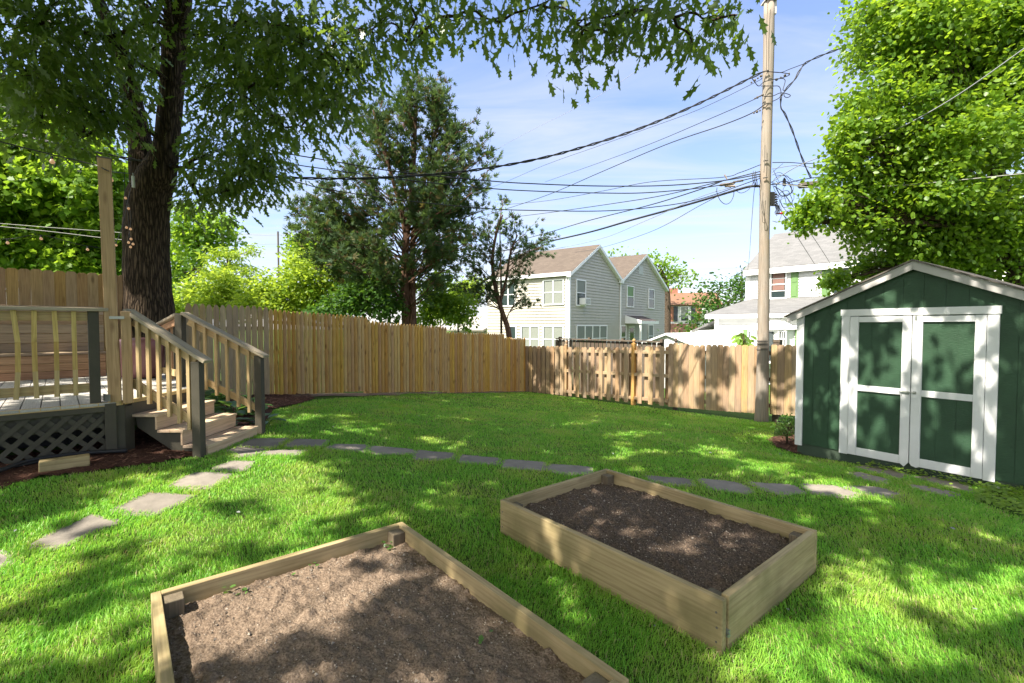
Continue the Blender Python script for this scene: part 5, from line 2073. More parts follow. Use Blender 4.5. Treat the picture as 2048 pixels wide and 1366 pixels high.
def mulch(pxs, seed, label):
    w = [G(*p) for p in pxs]
    poly = [(p.x, p.y) for p in w]
    mulch_polys.append(poly)
    mb = MB()
    gx0, gx1 = min(p[0] for p in poly), max(p[0] for p in poly)
    gy0, gy1 = min(p[1] for p in poly), max(p[1] for p in poly)
    st_ = .07
    nx_, ny_ = int((gx1 - gx0) / st_) + 1, int((gy1 - gy0) / st_) + 1
    GX, GY = np.meshgrid(gx0 + (np.arange(nx_) + .5) * st_, gy0 + (np.arange(ny_) + .5) * st_)
    ins_ = pip(GX, GY, poly)
    h_ = lambda x, y: tz(x, y) + .018 + .006 * math.sin(x * 17) * math.cos(y * 19)
    for j_ in range(ny_):
        for i_ in range(nx_):
            if ins_[j_, i_]:
                a_, b_ = GX[j_, i_] - st_ / 2, GY[j_, i_] - st_ / 2
                mb.quad(*[(x, y, h_(x, y)) for x, y in ((a_, b_), (a_ + st_, b_), (a_ + st_, b_ + st_), (a_, b_ + st_))])
    # fine triangulated sheet is not needed: slope is gentle
    r = random.Random(seed)
    x0, x1 = min(p[0] for p in poly), max(p[0] for p in poly)
    y0, y1 = min(p[1] for p in poly), max(p[1] for p in poly)
    n = int((x1 - x0) * (y1 - y0) * 420)
    for i in range(n):
        x, y = r.uniform(x0, x1), r.uniform(y0, y1)
        if not pip(np.array([x]), np.array([y]), poly)[0]:
            continue
        a = r.uniform(0, PI)
        l = r.uniform(.02, .07)
        wd = r.uniform(.006, .018)
        tl = r.uniform(-.4, .4)
        ex = V((math.cos(a), math.sin(a), tl)).normalized()
        ey = V((-math.sin(a), math.cos(a), r.uniform(-.4, .4))).normalized()
        c = V((x, y, tz(x, y) + r.uniform(.015, .035)))
        mb.cm = 1
        mb.quad(c - ex * l / 2 - ey * wd / 2, c + ex * l / 2 - ey * wd / 2, c + ex * l / 2 + ey * wd / 2, c - ex * l / 2 + ey * wd / 2)
        mb.cm = 0
    o = mb.build('mulch', [M['mulch'], M['chip']], None)
    return tag(o, label, 'mulch', None, 'stuff')


mulch([(-60, 1010), (65, 959), (188, 946), (310, 928), (383, 914), (420, 905), (410, 880), (300, 850), (235, 880), (100, 905), (-60, 930)], 1, 'red brown bark mulch along the deck skirt')
mulch([(500, 875), (520, 868), (534, 850), (545, 820), (600, 808), (630, 798), (612, 785), (545, 786), (450, 800), (440, 850)], 2, 'bark mulch around the leafy plants right of the stairs')
mulch([(1535, 880), (1560, 872), (1600, 872), (1640, 905), (1590, 908), (1548, 893)], 3, 'bark mulch under the small bush at the shed corner')
a, b = G(78, 944), G(180, 930)
mb = MB()
mb.beam(V((a.x, a.y, a.z + .05)), V((b.x, b.y, b.z + .05)), .13, .10)
o = mb.build('landscape_timber', M['bedwood'], None, bevel=.008)
tag(o, 'short squared timber lying on the mulch beside the lattice', 'timber')
for i, (pts, r, lab) in enumerate((([(-60, 972), (0, 953), (60, 932), (130, 921), (190, 915), (255, 911)], .02, 'thick black drain pipe along the foot of the lattice'),
                                   ([(-60, 958), (0, 945), (50, 936), (100, 925), (150, 919)], .012, 'thinner black hose lying behind the drain pipe by the lattice'))):
    mb = MB()
    w = [G(p[0], p[1]) + UPV * (r + .02 + .012 * (1 - i)) for p in pts]
    mb.tube(smooth_path(w, 8), r, 8)
    o = mb.build('drain_pipe', M['black'], None, smooth=True)
    tag(o, lab, 'pipe')
sl_p = G(573, 788)
gl = thing('garden_light', 'small black spotlight on a stake at the foot of the pine fence', 'garden light', tuple(sl_p))
mb = MB()
mb.tube([sl_p, sl_p + UPV * .1], .012, 8)
mb.build('stake', M['black'], gl)
mb = MB()
c = sl_p + UPV * .14
mb.tube([c + V((-.02, .03, -.05)), c + V((0, 0, 0)), c + V((.03, -.04, .05))], [.03, .045, .05], 12)
mb.build('lamp_head', M['black'], gl)
# bare earth along the fence foot
mb = MB()
pts = []
for i in range(26):
    t = i / 25
    p = FA.lerp(FB, .04 + .96 * t)
    w = .14 + .09 * math.sin(i * 1.7) + (.22 if i < 9 else 0)
    q = p + FN * (w + .05)
    pts.append((p - FN * .15, q))
dirt_poly = [(b.x, b.y) for a, b in pts] + [(a.x, a.y) for a, b in pts[::-1]]
for (a, b), (c, d) in zip(pts[:-1], pts[1:]):
    f = lambda p: V((p.x, p.y, tz(p.x, p.y) + .018))
    mb.quad(f(a), f(b), f(d), f(c))
o = mb.build('bare_earth', M['drysoil'], None)
tag(o, kind='structure')

# ------------------------------------------------------------------ vegetation
def shape_oval(w=.27):
    v = [(0, 0, 0), (.33, w, .03), (.72, w * .8, .02), (1, 0, -.06), (.72, -w * .8, .02), (.33, -w, .03)]
    return np.array(v), [[0, 1, 2, 3], [0, 3, 4, 5]]


def shape_oak():
    h = [(0, .012), (.18, .035), (.33, .17), (.36, .095), (.44, .095), (.66, .23), (.64, .10), (.73, .085), (.90, .13), (.88, .045)]
    up = [(x, y, .04 * (y > .15) - .05 * x * x) for x, y in h]
    v = up + [(1, 0, -.09)] + [(x, -y, z) for x, y, z in up[::-1]]
    return np.array(v), [list(range(len(v)))[::-1]]


def shape_maple():
    h = [(.0, .02), (.12, .32), (.30, .22), (.42, .50), (.58, .24), (.72, .26)]
    up = [(x, y, .05 * (y > .3)) for x, y in h]
    v = up + [(1, 0, -.06)] + [(x, -y, z) for x, y, z in up[::-1]]
    return np.array(v), [list(range(len(v)))[::-1]]


def shape_spray():
    """a little flat fan of scale-leaf twiglets"""
    v, f = [], []
    for ang, l, z in ((0, 1, 0), (.55, .75, .12), (-.55, .75, -.1), (1.0, .5, -.1), (-1.0, .5, .12)):
        b = len(v)
        c, s = math.cos(ang), math.sin(ang)
        x0 = .12 if ang == 0 else .3 - .12 * abs(ang)
        for (x, y) in ((0, -.05), (l * .6, -.075), (l, 0), (l * .6, .075), (0, .05)):
            v.append((x0 + x * c - y * s, x * s + y * c, z * x))
        f.append([b, b + 1, b + 2, b + 3, b + 4])
    return np.array(v), f


SH = dict(oval=shape_oval(), broad=shape_oval(.36), oak=shape_oak(), maple=shape_maple(), spray=shape_spray(), narrow=shape_oval(.15))


def unit(a):
    return a / np.maximum(np.linalg.norm(a, axis=1, keepdims=True), 1e-9)


def leaf_arrays(pos, d, nrm, size, shape, fold=None):
    sv, sf = SH[shape]
    d = unit(d)
    y = unit(np.cross(nrm, d))
    z = np.cross(d, y)
    s = size[:, None, None]
    W = pos[:, None, :] + s * (sv[None, :, 0:1] * d[:, None, :] + sv[None, :, 1:2] * y[:, None, :] + sv[None, :, 2:3] * z[:, None, :])
    k = len(sv)
    n = len(pos)
    flat = np.array([i for f in sf for i in f])
    tot = np.array([len(f) for f in sf])
    loops = (np.arange(n)[:, None] * k + flat[None, :]).ravel()
    return W.reshape(-1, 3), loops, np.tile(tot, n)


def rand_dirs(n, r=rng):
    v = r.normal(size=(n, 3))
    return unit(v)


def leaves(name, pos, size, shape, mat, parent, droop=.4, up=.8, outdir=None, r=rng, label=None, szvar=.3):
    """pos (n,3); leaves hang outward and down by droop, faces tilted up by `up`"""
    n = len(pos)
    d = rand_dirs(n, r)
    d[:, 2] = d[:, 2] * .5 - droop
    if outdir is not None:
        d += outdir * .7
    nr = rand_dirs(n, r)
    nr[:, 2] += up
    sz = size * r.uniform(1 - szvar, 1 + szvar, n)
    v, l, t = leaf_arrays(pos, d, nr, sz, shape)
    return np_mesh(name, v, l, t, mat, parent)


def blob_clusters(blobs, r, spread, per_m2=None, bias=1.6):
    """blobs: (center, (rx,ry,rz), n clusters) -> cluster centres + outward vectors"""
    cs, os_ = [], []
    for c, rad, n in blobs:
        d = rand_dirs(n, r)
        u = r.random(n) ** (1 / bias)
        p = d * u[:, None] * np.array(rad)[None]
        cs.append(p + np.array(c)[None])
        os_.append(d)
    return np.concatenate(cs), np.concatenate(os_)


def clusters_to_leaves(cs, od, per, spread, r):
    n = len(cs)
    p = np.repeat(cs, per, 0) + r.normal(size=(n * per, 3)) * np.array([spread, spread, spread * .7])[None]
    return p, np.repeat(od, per, 0)


def limb(mb, a, b, r0, r1, sag=.1, n=7, seg=6, wob=.04):
    a, b = V(a), V(b)
    L = (b - a).length
    pts, rr = [], []
    ph = random.uniform(0, 6)
    for i in range(n + 1):
        t = i / n
        p = a.lerp(b, t)
        p.z += sag * L * math.sin(t * PI) * (1 if sag else 0)
        p += V((math.sin(ph + t * 5), math.cos(ph * 1.3 + t * 6), math.sin(t * 7 + ph) * .5)) * (wob * L * math.sin(t * PI))
        pts.append(p)
        rr.append(r0 + (r1 - r0) * t)
    mb.tube(pts, rr, seg, cap=False)
    return pts


def pxblob(px, py, rpx, Y, ry=None, dens=1.0, depth=1.0):
    """ellipsoid crown lobe whose middle stands Y metres away and whose outline is rpx wide"""
    c = P(px, py, Y)
    rx = rpx / F * Y
    rz = (ry if ry else rpx) / F * Y
    return (c, (rx, max(rx, rz) * depth, rz), dens)


def make_tree(name, label, cat, trunk, trunk_r, blobs, leafspec, barkmat, group=None, limbs=True, twig=True, seed=1, base=None, limb_r=.05, start=.45, clump=0):
    """trunk: list of points; blobs: list of (center,(rx,ry,rz),dens); leafspec: size, shape, mat, density per m2 of lobe section, per cluster, spread, droop, up"""
    r = np.random.default_rng(seed)
    random.seed(seed)
    base = base or trunk[0]
    t = thing(name, label, cat, tuple(base), group)
    mb = MB()
    tp = smooth_path(trunk, 6)
    n = len(tp)
    rr = []
    for i in range(n):
        x = i / (n - 1) * (len(trunk_r) - 1)
        k = min(int(x), len(trunk_r) - 2)
        rr.append(trunk_r[k] + (trunk_r[k + 1] - trunk_r[k]) * (x - k))
    mb.tube(tp, rr, 14)
    size, shape, mat, dens, per, spread, droop, up = leafspec
    bl = []
    for c, rad, d in blobs:
        area = PI * rad[0] * rad[2]
        bl.append((np.array(c), rad, max(2, int(area * dens * d))))
    if clump:      # foliage gathers in flat sprays with gaps between them
        b2 = []
        for c, rad, n_ in bl:
            for q_ in range(clump):
                d_ = rand_dirs(1, r)[0] * r.uniform(.25, .95)
                k_ = r.uniform(.30, .50)
                b2.append((c + d_ * np.array(rad), (rad[0] * k_, rad[1] * k_, rad[2] * k_ * .55), max(2, int(n_ / clump))))
        b2 += [(c, rad, max(2, int(n_ * .4))) for c, rad, n_ in bl]
        cs, od = blob_clusters(b2, r, spread)
    else:
        cs, od = blob_clusters(bl, r, spread)
    if limbs:
        for c, rad, d in blobs:
            c = V(c)
            # leave the trunk lower than the lobe
            best, bi = 1e9, 0
            for i in range(int(n * start), n):
                q = tp[i]
                h = math.hypot(q.x - c.x, q.y - c.y)
                e = abs(c.z - q.z - .45 * h)
                if e < best:
                    best, bi = e, i
            L = (c - tp[bi]).length
            lr = min(rr[bi] * .6, limb_r * (.5 + .25 * L))
            pts = limb(mb, tp[bi], c, lr, lr * .3, .06)
            if twig:
                m = [V(x) for x in cs[[k for k in range(len(cs)) if (abs(cs[k] - np.array(c)) < np.array(rad) * 1.01).all()][:60]]]
                for x in m[::3]:
                    q = pts[random.randint(3, len(pts) - 1)]
                    limb(mb, q, x, lr * .22, .004, .03, 4, 4)
    mb.build('trunk', barkmat, t, smooth=True)
    p, o = clusters_to_leaves(cs, od, per, spread, r)
    leaves('crown', p, size, shape, mat, t, droop, up, o, r)
    return t


# ---- sun
EL = math.radians(52)
SUNH = V((-.775, -.632, 0)).normalized()
SUN = SUNH * math.cos(EL) + V((0, 0, math.sin(EL)))

# ---- the big oak
tx = V((-6.70, 8.76, 0))
OY = 8.76
trunk = [V((tx.x, OY, .0)), P(299, 640, OY), P(295, 560, OY), P(293, 470, OY), P(297, 400, OY), P(315, 350, OY), P(331, 300, OY), P(340, 220, OY), P(346, 150, OY), P(350, 80, OY), P(358, 0, OY), P(372, -120, OY), P(380, -260, OY)]
rad = [.49, .39, .362, .352, .345, .30, .205, .19, .19, .195, .2, .18, .15]
rO = np.random.default_rng(5)
random.seed(5)
oak = thing('oak_tree', 'big dark trunked oak behind the deck whose lobed leaves hang across the sky', 'tree', (tx.x, OY, .2))
mb = MB()
tp = smooth_path(trunk, 6)
rr = []
for i in range(len(tp)):
    x = i / (len(tp) - 1) * (len(rad) - 1)
    k = min(int(x), len(rad) - 2)
    rr.append((rad[k] + (rad[k + 1] - rad[k]) * (x - k)) * (1 + .02 * math.sin(i * 1.1)))
mb.tube(tp, rr, 28)
st_l = [P(290, 395, OY + .12), P(284, 340, OY + .15), P(280, 280, OY + .2), P(266, 210, OY + .25), P(255, 150, OY + .3), P(232, 80, OY + .4), P(195, 0, OY + .5), P(170, -90, OY + .6)]
mb.tube(smooth_path(st_l, 5), [.22 + (.1 - .22) * i / 35 for i in range(36)], 18)
for a in range(5):      # root flare
    th = a * 1.25 + .4
    p0 = V((tx.x, OY, .95))
    mb.tube(smooth_path([p0 + V((math.cos(th) * .2, math.sin(th) * .2, 0)), V((tx.x + math.cos(th) * .42, OY + math.sin(th) * .42, .45)), V((tx.x + math.cos(th) * .8, OY + math.sin(th) * .8, .12))], 5), [.2, .19, .18, .17, .16, .15, .14, .13, .12, .10, .08], 8)
OB = [(60, 50, 150, 6.6, 1), (190, 70, 140, 7.2, 1), (90, 190, 100, 7.0, .9), (20, 140, 90, 6.2, 1), (205, 190, 90, 7.8, .9), (300, 110, 90, 9.3, 1),
      (430, 70, 130, 7.4, 1), (560, 50, 130, 6.8, 1), (480, 190, 110, 7.6, 1), (565, 165, 95, 7.2, 1), (645, 110, 110, 6.6, .9), (420, 310, 90, 8.4, 1),
      (500, 320, 70, 8.2, 1), (470, 378, 55, 8.4, 1), (405, 400, 55, 8.6, 1), (530, 345, 50, 8.3, 1), (655, 215, 60, 7.0, 1), (640, 280, 30, 7.0, .9), (760, 50, 90, 6.2, .9),
      (715, 150, 55, 6.7, .9), (835, 35, 62, 5.7, .9), (820, 88, 26, 5.8, .8), (925, 25, 60, 5.3, .8), (1000, 45, 42, 5.1, .8), (1085, 10, 70, 5.0, .9),
      (1165, 55, 66, 4.9, 1), (1165, 125, 26, 4.9, .9), (1262, 25, 70, 4.7, 1), (1345, 35, 66, 4.6, 1), (1430, 40, 56, 4.6, 1), (1474, 30, 30, 4.6, .9),
      (1385, 85, 22, 4.6, .8), (1240, 95, 30, 4.8, .8), (80, 262, 66, 7.0, .7), (170, 262, 60, 7.4, .7), (235, 245, 50, 8.0, .7), (120, 300, 40, 7.5, .5), (570, 255, 45, 7.5, .9)]
blobs = []
for px, py, rp, Y, d in OB:
    c, rd, _ = pxblob(px, py, rp, Y)
    blobs.append((c, (rd[0], rd[1] * 1.1, rd[2] * .92), d))
bl = [(np.array(c), rd, max(3, int(PI * rd[0] * rd[2] * 38 * d))) for c, rd, d in blobs]
cs, od = blob_clusters(bl, rO, .2, bias=2.2)
visible_cs = cs
ncl = len(cs)
nodes = [(p_, 0) for p_ in tp[34:]]
for c, rd, d in sorted(blobs, key=lambda b_: math.hypot(b_[0].x - tx.x, b_[0].y - OY)):
    # every bough springs from the nearest wood already grown, so branches fork instead of radiating
    a, lv = min(nodes, key=lambda q_: (q_[0] - c).length * (1.0 if q_[0].z > c.z - .2 else 1.35) + .25 * q_[1])
    r0 = max(.014, .05 * .72 ** lv)
    pts = limb(mb, a, c, r0, r0 * .55, .07, 9, 6, .07)
    nodes += [(q_, lv + 1) for q_ in pts[4:]]
    near = [k for k in range(ncl) if np.linalg.norm((cs[k] - np.array(c)) / np.array(rd)) < 1][:40]
    for k in near[::3]:
        limb(mb, pts[random.randint(5, 9)], V(cs[k]), .008, .003, .02, 4, 4)
pL, oL = clusters_to_leaves(cs, od, 10, .16, rO)
# never below the photographed fringe nor in front of the trunk face
def to_px(p):
    d = p - np.array([0, 0, CZ])
    dep = d[:, 1] * _f[1] + d[:, 2] * _f[2]
    up_ = d[:, 1] * _u[1] + d[:, 2] * _u[2]
    return 1024 + F * d[:, 0] / dep, 683 - F * up_ / dep


# the trunk stands clear of its own leaves: thin out the sprays that would grow in front of the bare stems
qx, qy = to_px(pL)
trc = np.interp(qy, [-300, -120, 0, 80, 150, 220, 300, 350, 400, 470, 640], [380, 372, 358, 350, 346, 340, 331, 315, 297, 293, 299])
trw = np.interp(qy, [-300, 0, 300, 350, 400, 640], [24, 30, 32, 44, 46, 48])
lfc = np.interp(qy, [-90, 0, 80, 150, 210, 280, 340], [170, 195, 232, 255, 266, 280, 284])
front = ((np.abs(qx - trc) < trw) & (pL[:, 1] < OY + .3) & (rO.random(len(pL)) < .95)) | ((np.abs(qx - lfc) < 22) & (qy > 0) & (pL[:, 1] < OY) & (rO.random(len(pL)) < .5))
pL, oL = pL[~front], oL[~front]
leaves('foliage', pL, .175, 'oak', M['oakleaf'], oak, 1.0, .35, oL * np.array([1, 1, .2]), rO)

# ---- shade canopy: the same oak overhead and a second one behind the camera; leaf clumps sit on the sun's path
LIT = [
    [(235, 1015), (330, 985), (450, 965), (560, 935), (650, 925), (690, 950), (660, 1000), (600, 1040), (500, 1075), (330, 1110), (240, 1130), (180, 1150), (60, 1175), (0, 1190), (-80, 1180), (-60, 1140), (100, 1110), (190, 1070)],
    [(0, 1050), (60, 1040), (90, 1060), (0, 1085)],
    [(185, 985), (270, 955), (340, 955), (340, 985), (230, 995)],
    [(860, 985), (910, 980), (930, 1005), (880, 1020)],
    [(470, 905), (560, 895), (640, 905), (560, 925), (480, 925)],
    [(840, 880), (900, 878), (925, 890), (860, 893)],
    [(700, 895), (760, 895), (790, 908), (730, 912)],
    [(340, 1215), (520, 1170), (700, 1110), (810, 1100), (820, 1160), (760, 1230), (640, 1290), (520, 1330), (420, 1366), (330, 1366)],
    [(560, 1075), (660, 1040), (720, 1040), (600, 1085)],
    [(0, 1230), (120, 1210), (200, 1230), (100, 1300), (-40, 1320)],
    [(1210, 868), (1300, 860), (1330, 868), (1240, 876)],
    [(1190, 900), (1300, 893), (1340, 905), (1240, 912)],
    [(1360, 895), (1480, 900), (1520, 925), (1420, 915)],
    [(1420, 925), (1560, 935), (1680, 955), (1560, 950)],
    [(1100, 845), (1180, 838), (1190, 846), (1120, 852)],
    [(1480, 870), (1560, 870), (1580, 885), (1500, 885)],
    [(1610, 965), (1720, 978), (1720, 990), (1620, 985)],
    [(1500, 1300), (1560, 1260), (1640, 1230), (1720, 1240), (1700, 1300), (1600, 1366), (1480, 1366)],
    [(1660, 1170), (1720, 1130), (1770, 1130), (1740, 1180), (1680, 1210)],
    [(1780, 1170), (1850, 1130), (1920, 1160), (1860, 1210), (1790, 1220)],
    [(1900, 1190), (2048, 1190), (2090, 1240), (1960, 1250)],
    [(1830, 1270), (1960, 1280), (2048, 1320), (2000, 1366), (1850, 1350)],
    [(1680, 1330), (1800, 1320), (1820, 1400), (1680, 1400)],
    [(1940, 1060), (2010, 1040), (2040, 1060), (1980, 1085)],
    [(1350, 1120), (1420, 1105), (1470, 1130), (1400, 1150)],
]
litw = [[(q.x, q.y) for q in (G(*p) for p in poly)] for poly in LIT]
# lit patches on the deck and on the soil and boards are given directly in metres
litw += [[(-4.9, 5.6), (-4.2, 5.5), (-4.1, 6.2), (-4.7, 6.4)], [(-3.9, 5.3), (-3.5, 5.3), (-3.3, 5.9), (-3.8, 5.9)]]
rS = np.random.default_rng(21)
NT = 13500
gx_ = rS.uniform(-11, 13.5, NT)
gy_ = rS.uniform(-.5, 19, NT)
keep = np.ones(NT, bool)
for ip_, poly in enumerate(litw):
    cc_ = np.mean(np.array(poly), 0)
    poly = [tuple(cc_ + (np.array(q_) - cc_) * (1 + (.30 if ip_ in (0, 7, 17) else .17) / max(np.linalg.norm(np.array(q_) - cc_), .2))) for q_ in poly]
    ins = pip(gx_, gy_, poly)
    keep &= ~(ins & (rS.random(NT) < .985))
# soft openings everywhere: big slow noise gives holes of half a metre
nz = noise2(gx_, gy_, 77, 3, .55)
keep &= nz > -1.0
# far right: fence and shed facade get a lot more sun
fence_zone = (gx_ + gy_ * .82 > 13.9)
nz2 = noise2(gx_ * 1.0, gy_ * 1.0, 99, 2, .8)
keep &= ~(fence_zone & (nz2 > -.22))
shed_zone = pip(gx_, gy_, [(4.2, 7.6), (5.9, 4.9), (8.2, 6.5), (6.4, 9.4)])
nz3 = noise2(gx_, gy_, 41, 2, 1.5)
keep &= ~(shed_zone & (nz3 > -.12))
deck_zone = pip(gx_, gy_, [(-8, 4.2), (-3.4, 4.6), (-1.6, 6.6), (-2.6, 8.6), (-8, 8.6)])
keep &= ~(deck_zone & (noise2(gx_, gy_, 43, 2, .9) > -.02))
sd_ = (gx_ - FA.x) * FN.x + (gy_ - FA.y) * FN.y
keep &= ~((sd_ < -.5) & (gx_ > -9))
keep &= ~((gx_ < -5.2) & (gy_ > 9))
sd2_ = (gx_ - RA.x) * RN.x + (gy_ - RA.y) * RN.y
keep &= ~((sd2_ < -1.6) & ~shed_zone)
gx_, gy_ = gx_[keep], gy_[keep]
gz_ = terrain(gx_, gy_)
n = len(gx_)
H = rS.uniform(6.2, 8.4, n)
cp = np.zeros((n, 3))
ok = np.zeros(n, bool)
for i in range(n):
    h = H[i]
    for k in range(30):
        s = h / SUN.z
        x = gx_[i] + SUN.x * s
        y = gy_[i] + SUN.y * s
        z = gz_[i] + SUN.z * s
        # clear of the frame with a margin for the leaf clump
        if y < -.2 or (z - CZ) / max(y, .01) > .90 or abs(x) > 1.30 * max(y, 0) + .8:
            ok[i] = True
            break
        h += .35
    cp[i] = (x, y, z)
cp = cp[ok]
# oak one owns what is near it, the second oak the rest
d1_ = np.hypot(cp[:, 0] - tx.x, cp[:, 1] - OY)
own = d1_ < 6.8


def canopy(cl, parent, seedv):
    r = np.random.default_rng(seedv)
    per = 12
    p = np.repeat(cl, per, 0) + r.normal(size=(len(cl) * per, 3)) * np.array([.13, .13, .10])
    return leaves('upper_foliage', p, .20, 'maple', M['oakleaf'], parent, .45, .9, None, r)


canopy(cp[own], oak, 31)
for k in range(0, own.sum(), 60):
    q = V(cp[own][k])
    a = tp[random.randint(len(tp) - 20, len(tp) - 1)]
    if (a - q).length > .8:
        limb(mb, a, q, .03, .006, .06, 7, 5)
mb.build('trunk', M['oakbark'], oak, smooth=True)

o2 = V((-6.2, -4.6, tz(-6.2, -4.6)))
oak2 = thing('shade_oak', 'second oak standing behind the viewpoint, shading the lawn', 'tree', tuple(o2))
mb = MB()
t2 = smooth_path([o2, o2 + V((.05, 0, 1.5)), o2 + V((.1, .1, 3)), o2 + V((.2, .3, 4.4)), o2 + V((.4, .6, 6.2))], 6)
mb.tube(t2, [.42 - .32 * i / (len(t2) - 1) for i in range(len(t2))], 16)
c2 = cp[~own]
for k in range(0, len(c2), 110):
    q = V(c2[k])
    a = t2[random.randint(10, len(t2) - 1)]
    limb(mb, a, q, .022, .006, .02, 7, 5)
mb.build('trunk', M['oakbark'], oak2, smooth=True)
canopy(c2, oak2, 32)

# ---- cedar in the middle
def cedar(name, label, trunks, radii, brs, seed, dens, spray=.17, tops=None):
    r = np.random.default_rng(seed)
    random.seed(seed)
    t = thing(name, label, 'tree', tuple(trunks[0][0]))
    mb = MB()
    paths = []
    for tr, rd in zip(trunks, radii):
        w = smooth_path(tr, 6)
        paths.append(w)
        mb.tube(w, [rd[0] + (rd[1] - rd[0]) * i / (len(w) - 1) for i in range(len(w))], 10)
    pos, dirs = [], []
    for (ti, f, end, rb, fol) in brs:
        w = paths[ti]
        a = w[int(f * (len(w) - 1))]
        pts = limb(mb, a, end, rb, .008, random.uniform(-.04, .06), 9, 5, .035)
        L = (V(end) - a).length
        nsub = max(5, int(L * 7))
        for k in range(nsub):
            u = random.uniform(fol, 1.0)
            q = pts[min(9, int(u * 9))].lerp(pts[min(9, int(u * 9) + 1)], u * 9 % 1)
            d = (V(end) - a).normalized()
            sd = V((random.gauss(0, 1), random.gauss(0, 1), random.gauss(.25, .6))).normalized()
            e = q + (d * .5 + sd * .8) * random.uniform(.25, .6) * (.6 + .25 * L * (1.15 - u))
            limb(mb, q, e, .009, .003, .0, 3, 4)
            m = max(4, int(dens * (e - q).length * 10))
            for j in range(m):
                v = random.uniform(.25, 1.05)
                pos.append(q.lerp(e, v) + V((random.gauss(0, .07), random.gauss(0, .07), random.gauss(0, .07))))
                dirs.append((e - q).normalized() + V((random.gauss(0, .5), random.gauss(0, .5), random.gauss(.15, .5))))
    mb.build('trunk', M['cedarbark'], t, smooth=True)
    pos = np.array([tuple(p) for p in pos])
    dirs = np.array([tuple(p) for p in dirs])
    n = len(pos)
    br = r.random(n) < .1
    for nm, sel, mat in (('foliage', ~br, M['cedarleaf']), ('dry_foliage', br, M['cedarbrown'])):
        v, l, tt = leaf_arrays(pos[sel], dirs[sel], rand_dirs(sel.sum(), r), spray * r.uniform(.7, 1.3, sel.sum()), 'spray')
        np_mesh(nm, v, l, tt, mat, t)
    return t


CY = 15.2
base = V((P(817, 650, CY).x, CY, -.4))
tA = [base, P(813, 640, CY), P(810, 560, CY), P(812, 480, CY), P(822, 400, CY), P(828, 310, CY), P(832, 220, CY), P(838, 155, CY)]
tB = [base + V((.14, .05, 0)), P(825, 640, CY), P(824, 560, CY + .1), P(826, 480, CY + .1), P(840, 400, CY + .1), P(860, 310, CY + .2), P(880, 240, CY + .2)]
tC = [P(812, 470, CY), P(800, 410, CY), P(780, 340, CY - .1), P(757, 260, CY - .2), P(745, 215, CY - .2)]
outline = [(840, 142), (885, 158), (905, 200), (925, 245), (958, 235), (985, 265), (975, 300), (990, 330), (968, 370), (970, 420), (950, 470), (930, 520), (890, 560)]
outl_l = [(800, 165), (765, 190), (725, 215), (708, 240), (690, 290), (665, 320), (640, 365), (610, 385), (580, 415), (575, 455), (600, 490), (625, 520), (660, 545), (700, 555), (740, 560)]
brs = []
random.seed(3)
ends = outline + outl_l
for k in range(190):
    if k < len(ends) * 1:
        ex_, ey_ = ends[k]
        ex_ += random.uniform(-6, 6)
    else:
        # inside the outline
        ey_ = random.uniform(155, 560)
        lft = np.interp(ey_, [p[1] for p in outl_l], [p[0] for p in outl_l])
        rgt = np.interp(ey_, [142, 158, 200, 245, 300, 330, 420, 470, 560], [840, 885, 905, 930, 975, 985, 965, 950, 880])
        ex_ = random.uniform(lft + 10, rgt - 10)
        if ey_ > 450 and 760 < ex_ < 870 and random.random() < .6:
            ex_ = random.choice([random.uniform(600, 720), random.uniform(880, 940)])
    dy = random.uniform(-1.9, 1.9) if k >= len(ends) else random.uniform(-.7, .7)
    hf = (ey_ - 142) / 500
    dy *= .35 + hf
    end = P(ex_, ey_, CY + dy)
    dist = abs(ex_ - 822)
    # branch start: lower than its tip, on the trunk
    sy = min(610, ey_ + 40 + dist * (.50 if ey_ < 400 else .22))
    if ex_ > 845 and ey_ < 380:
        ti, y0, y1 = 1, 640, 240
    elif ex_ < 775 and ey_ < 330 and sy < 470:
        ti, y0, y1 = 2, 470, 215
    else:
        ti, y0, y1 = 0, 640, 155
    f = min(max((y0 - sy) / (y0 - y1), .06), .97)
    f = .12 + .88 * f if ti < 2 else f
    brs.append((ti, min(f, .98), end, .035 - .02 * (1 - hf), .38 if ey_ > 400 else .2))
cedar('cedar_tree', 'tall ragged dark cedar with a twin trunk rising behind the pine fence', [tA, tB, tC], [(.17, .03), (.15, .025), (.09, .02)], brs, 7, 1.4, .20)

Y2 = 17.6
tA = [V((P(1018, 690, Y2).x, Y2, -.6)), P(1018, 672, Y2), P(1003, 620, Y2), P(990, 570, Y2), P(985, 520, Y2), P(992, 470, Y2), P(1005, 430, Y2)]
tB = [P(998, 610, Y2), P(1012, 560, Y2), P(1020, 510, Y2), P(1035, 470, Y2)]
tD = [P(1020, 672, Y2), P(1014, 640, Y2 + .3), P(1025, 615, Y2 + .3), P(1050, 590, Y2 + .3)]
e2 = [(930, 455), (905, 500), (920, 540), (900, 575), (940, 590), (1005, 400), (1000, 435), (1030, 440), (1060, 455), (1095, 475), (1085, 510), (1070, 540), (1045, 545), (965, 440), (950, 480), (1020, 480), (1050, 500), (980, 500), (960, 540), (1000, 520), (1035, 520), (930, 520), (985, 555), (950, 570), (1075, 490), (1015, 455), (1060, 585), (1065, 605), (1045, 570), (890, 540), (1040, 480), (975, 470), (1010, 500), (1090, 490), (910, 470)]
brs = []
for k, (a, b) in enumerate(e2):
    ti = 1 if a > 1012 and b < 560 else (2 if a > 1030 and b > 565 else 0)
    f = {0: min(max((672 - b - 45) / 240, .35), .95), 1: min(max((610 - b - 35) / 140, .2), .95), 2: .6}[ti]
    brs.append((ti, f, P(a, b, Y2 + random.uniform(-.9, .9)), .02, .2))
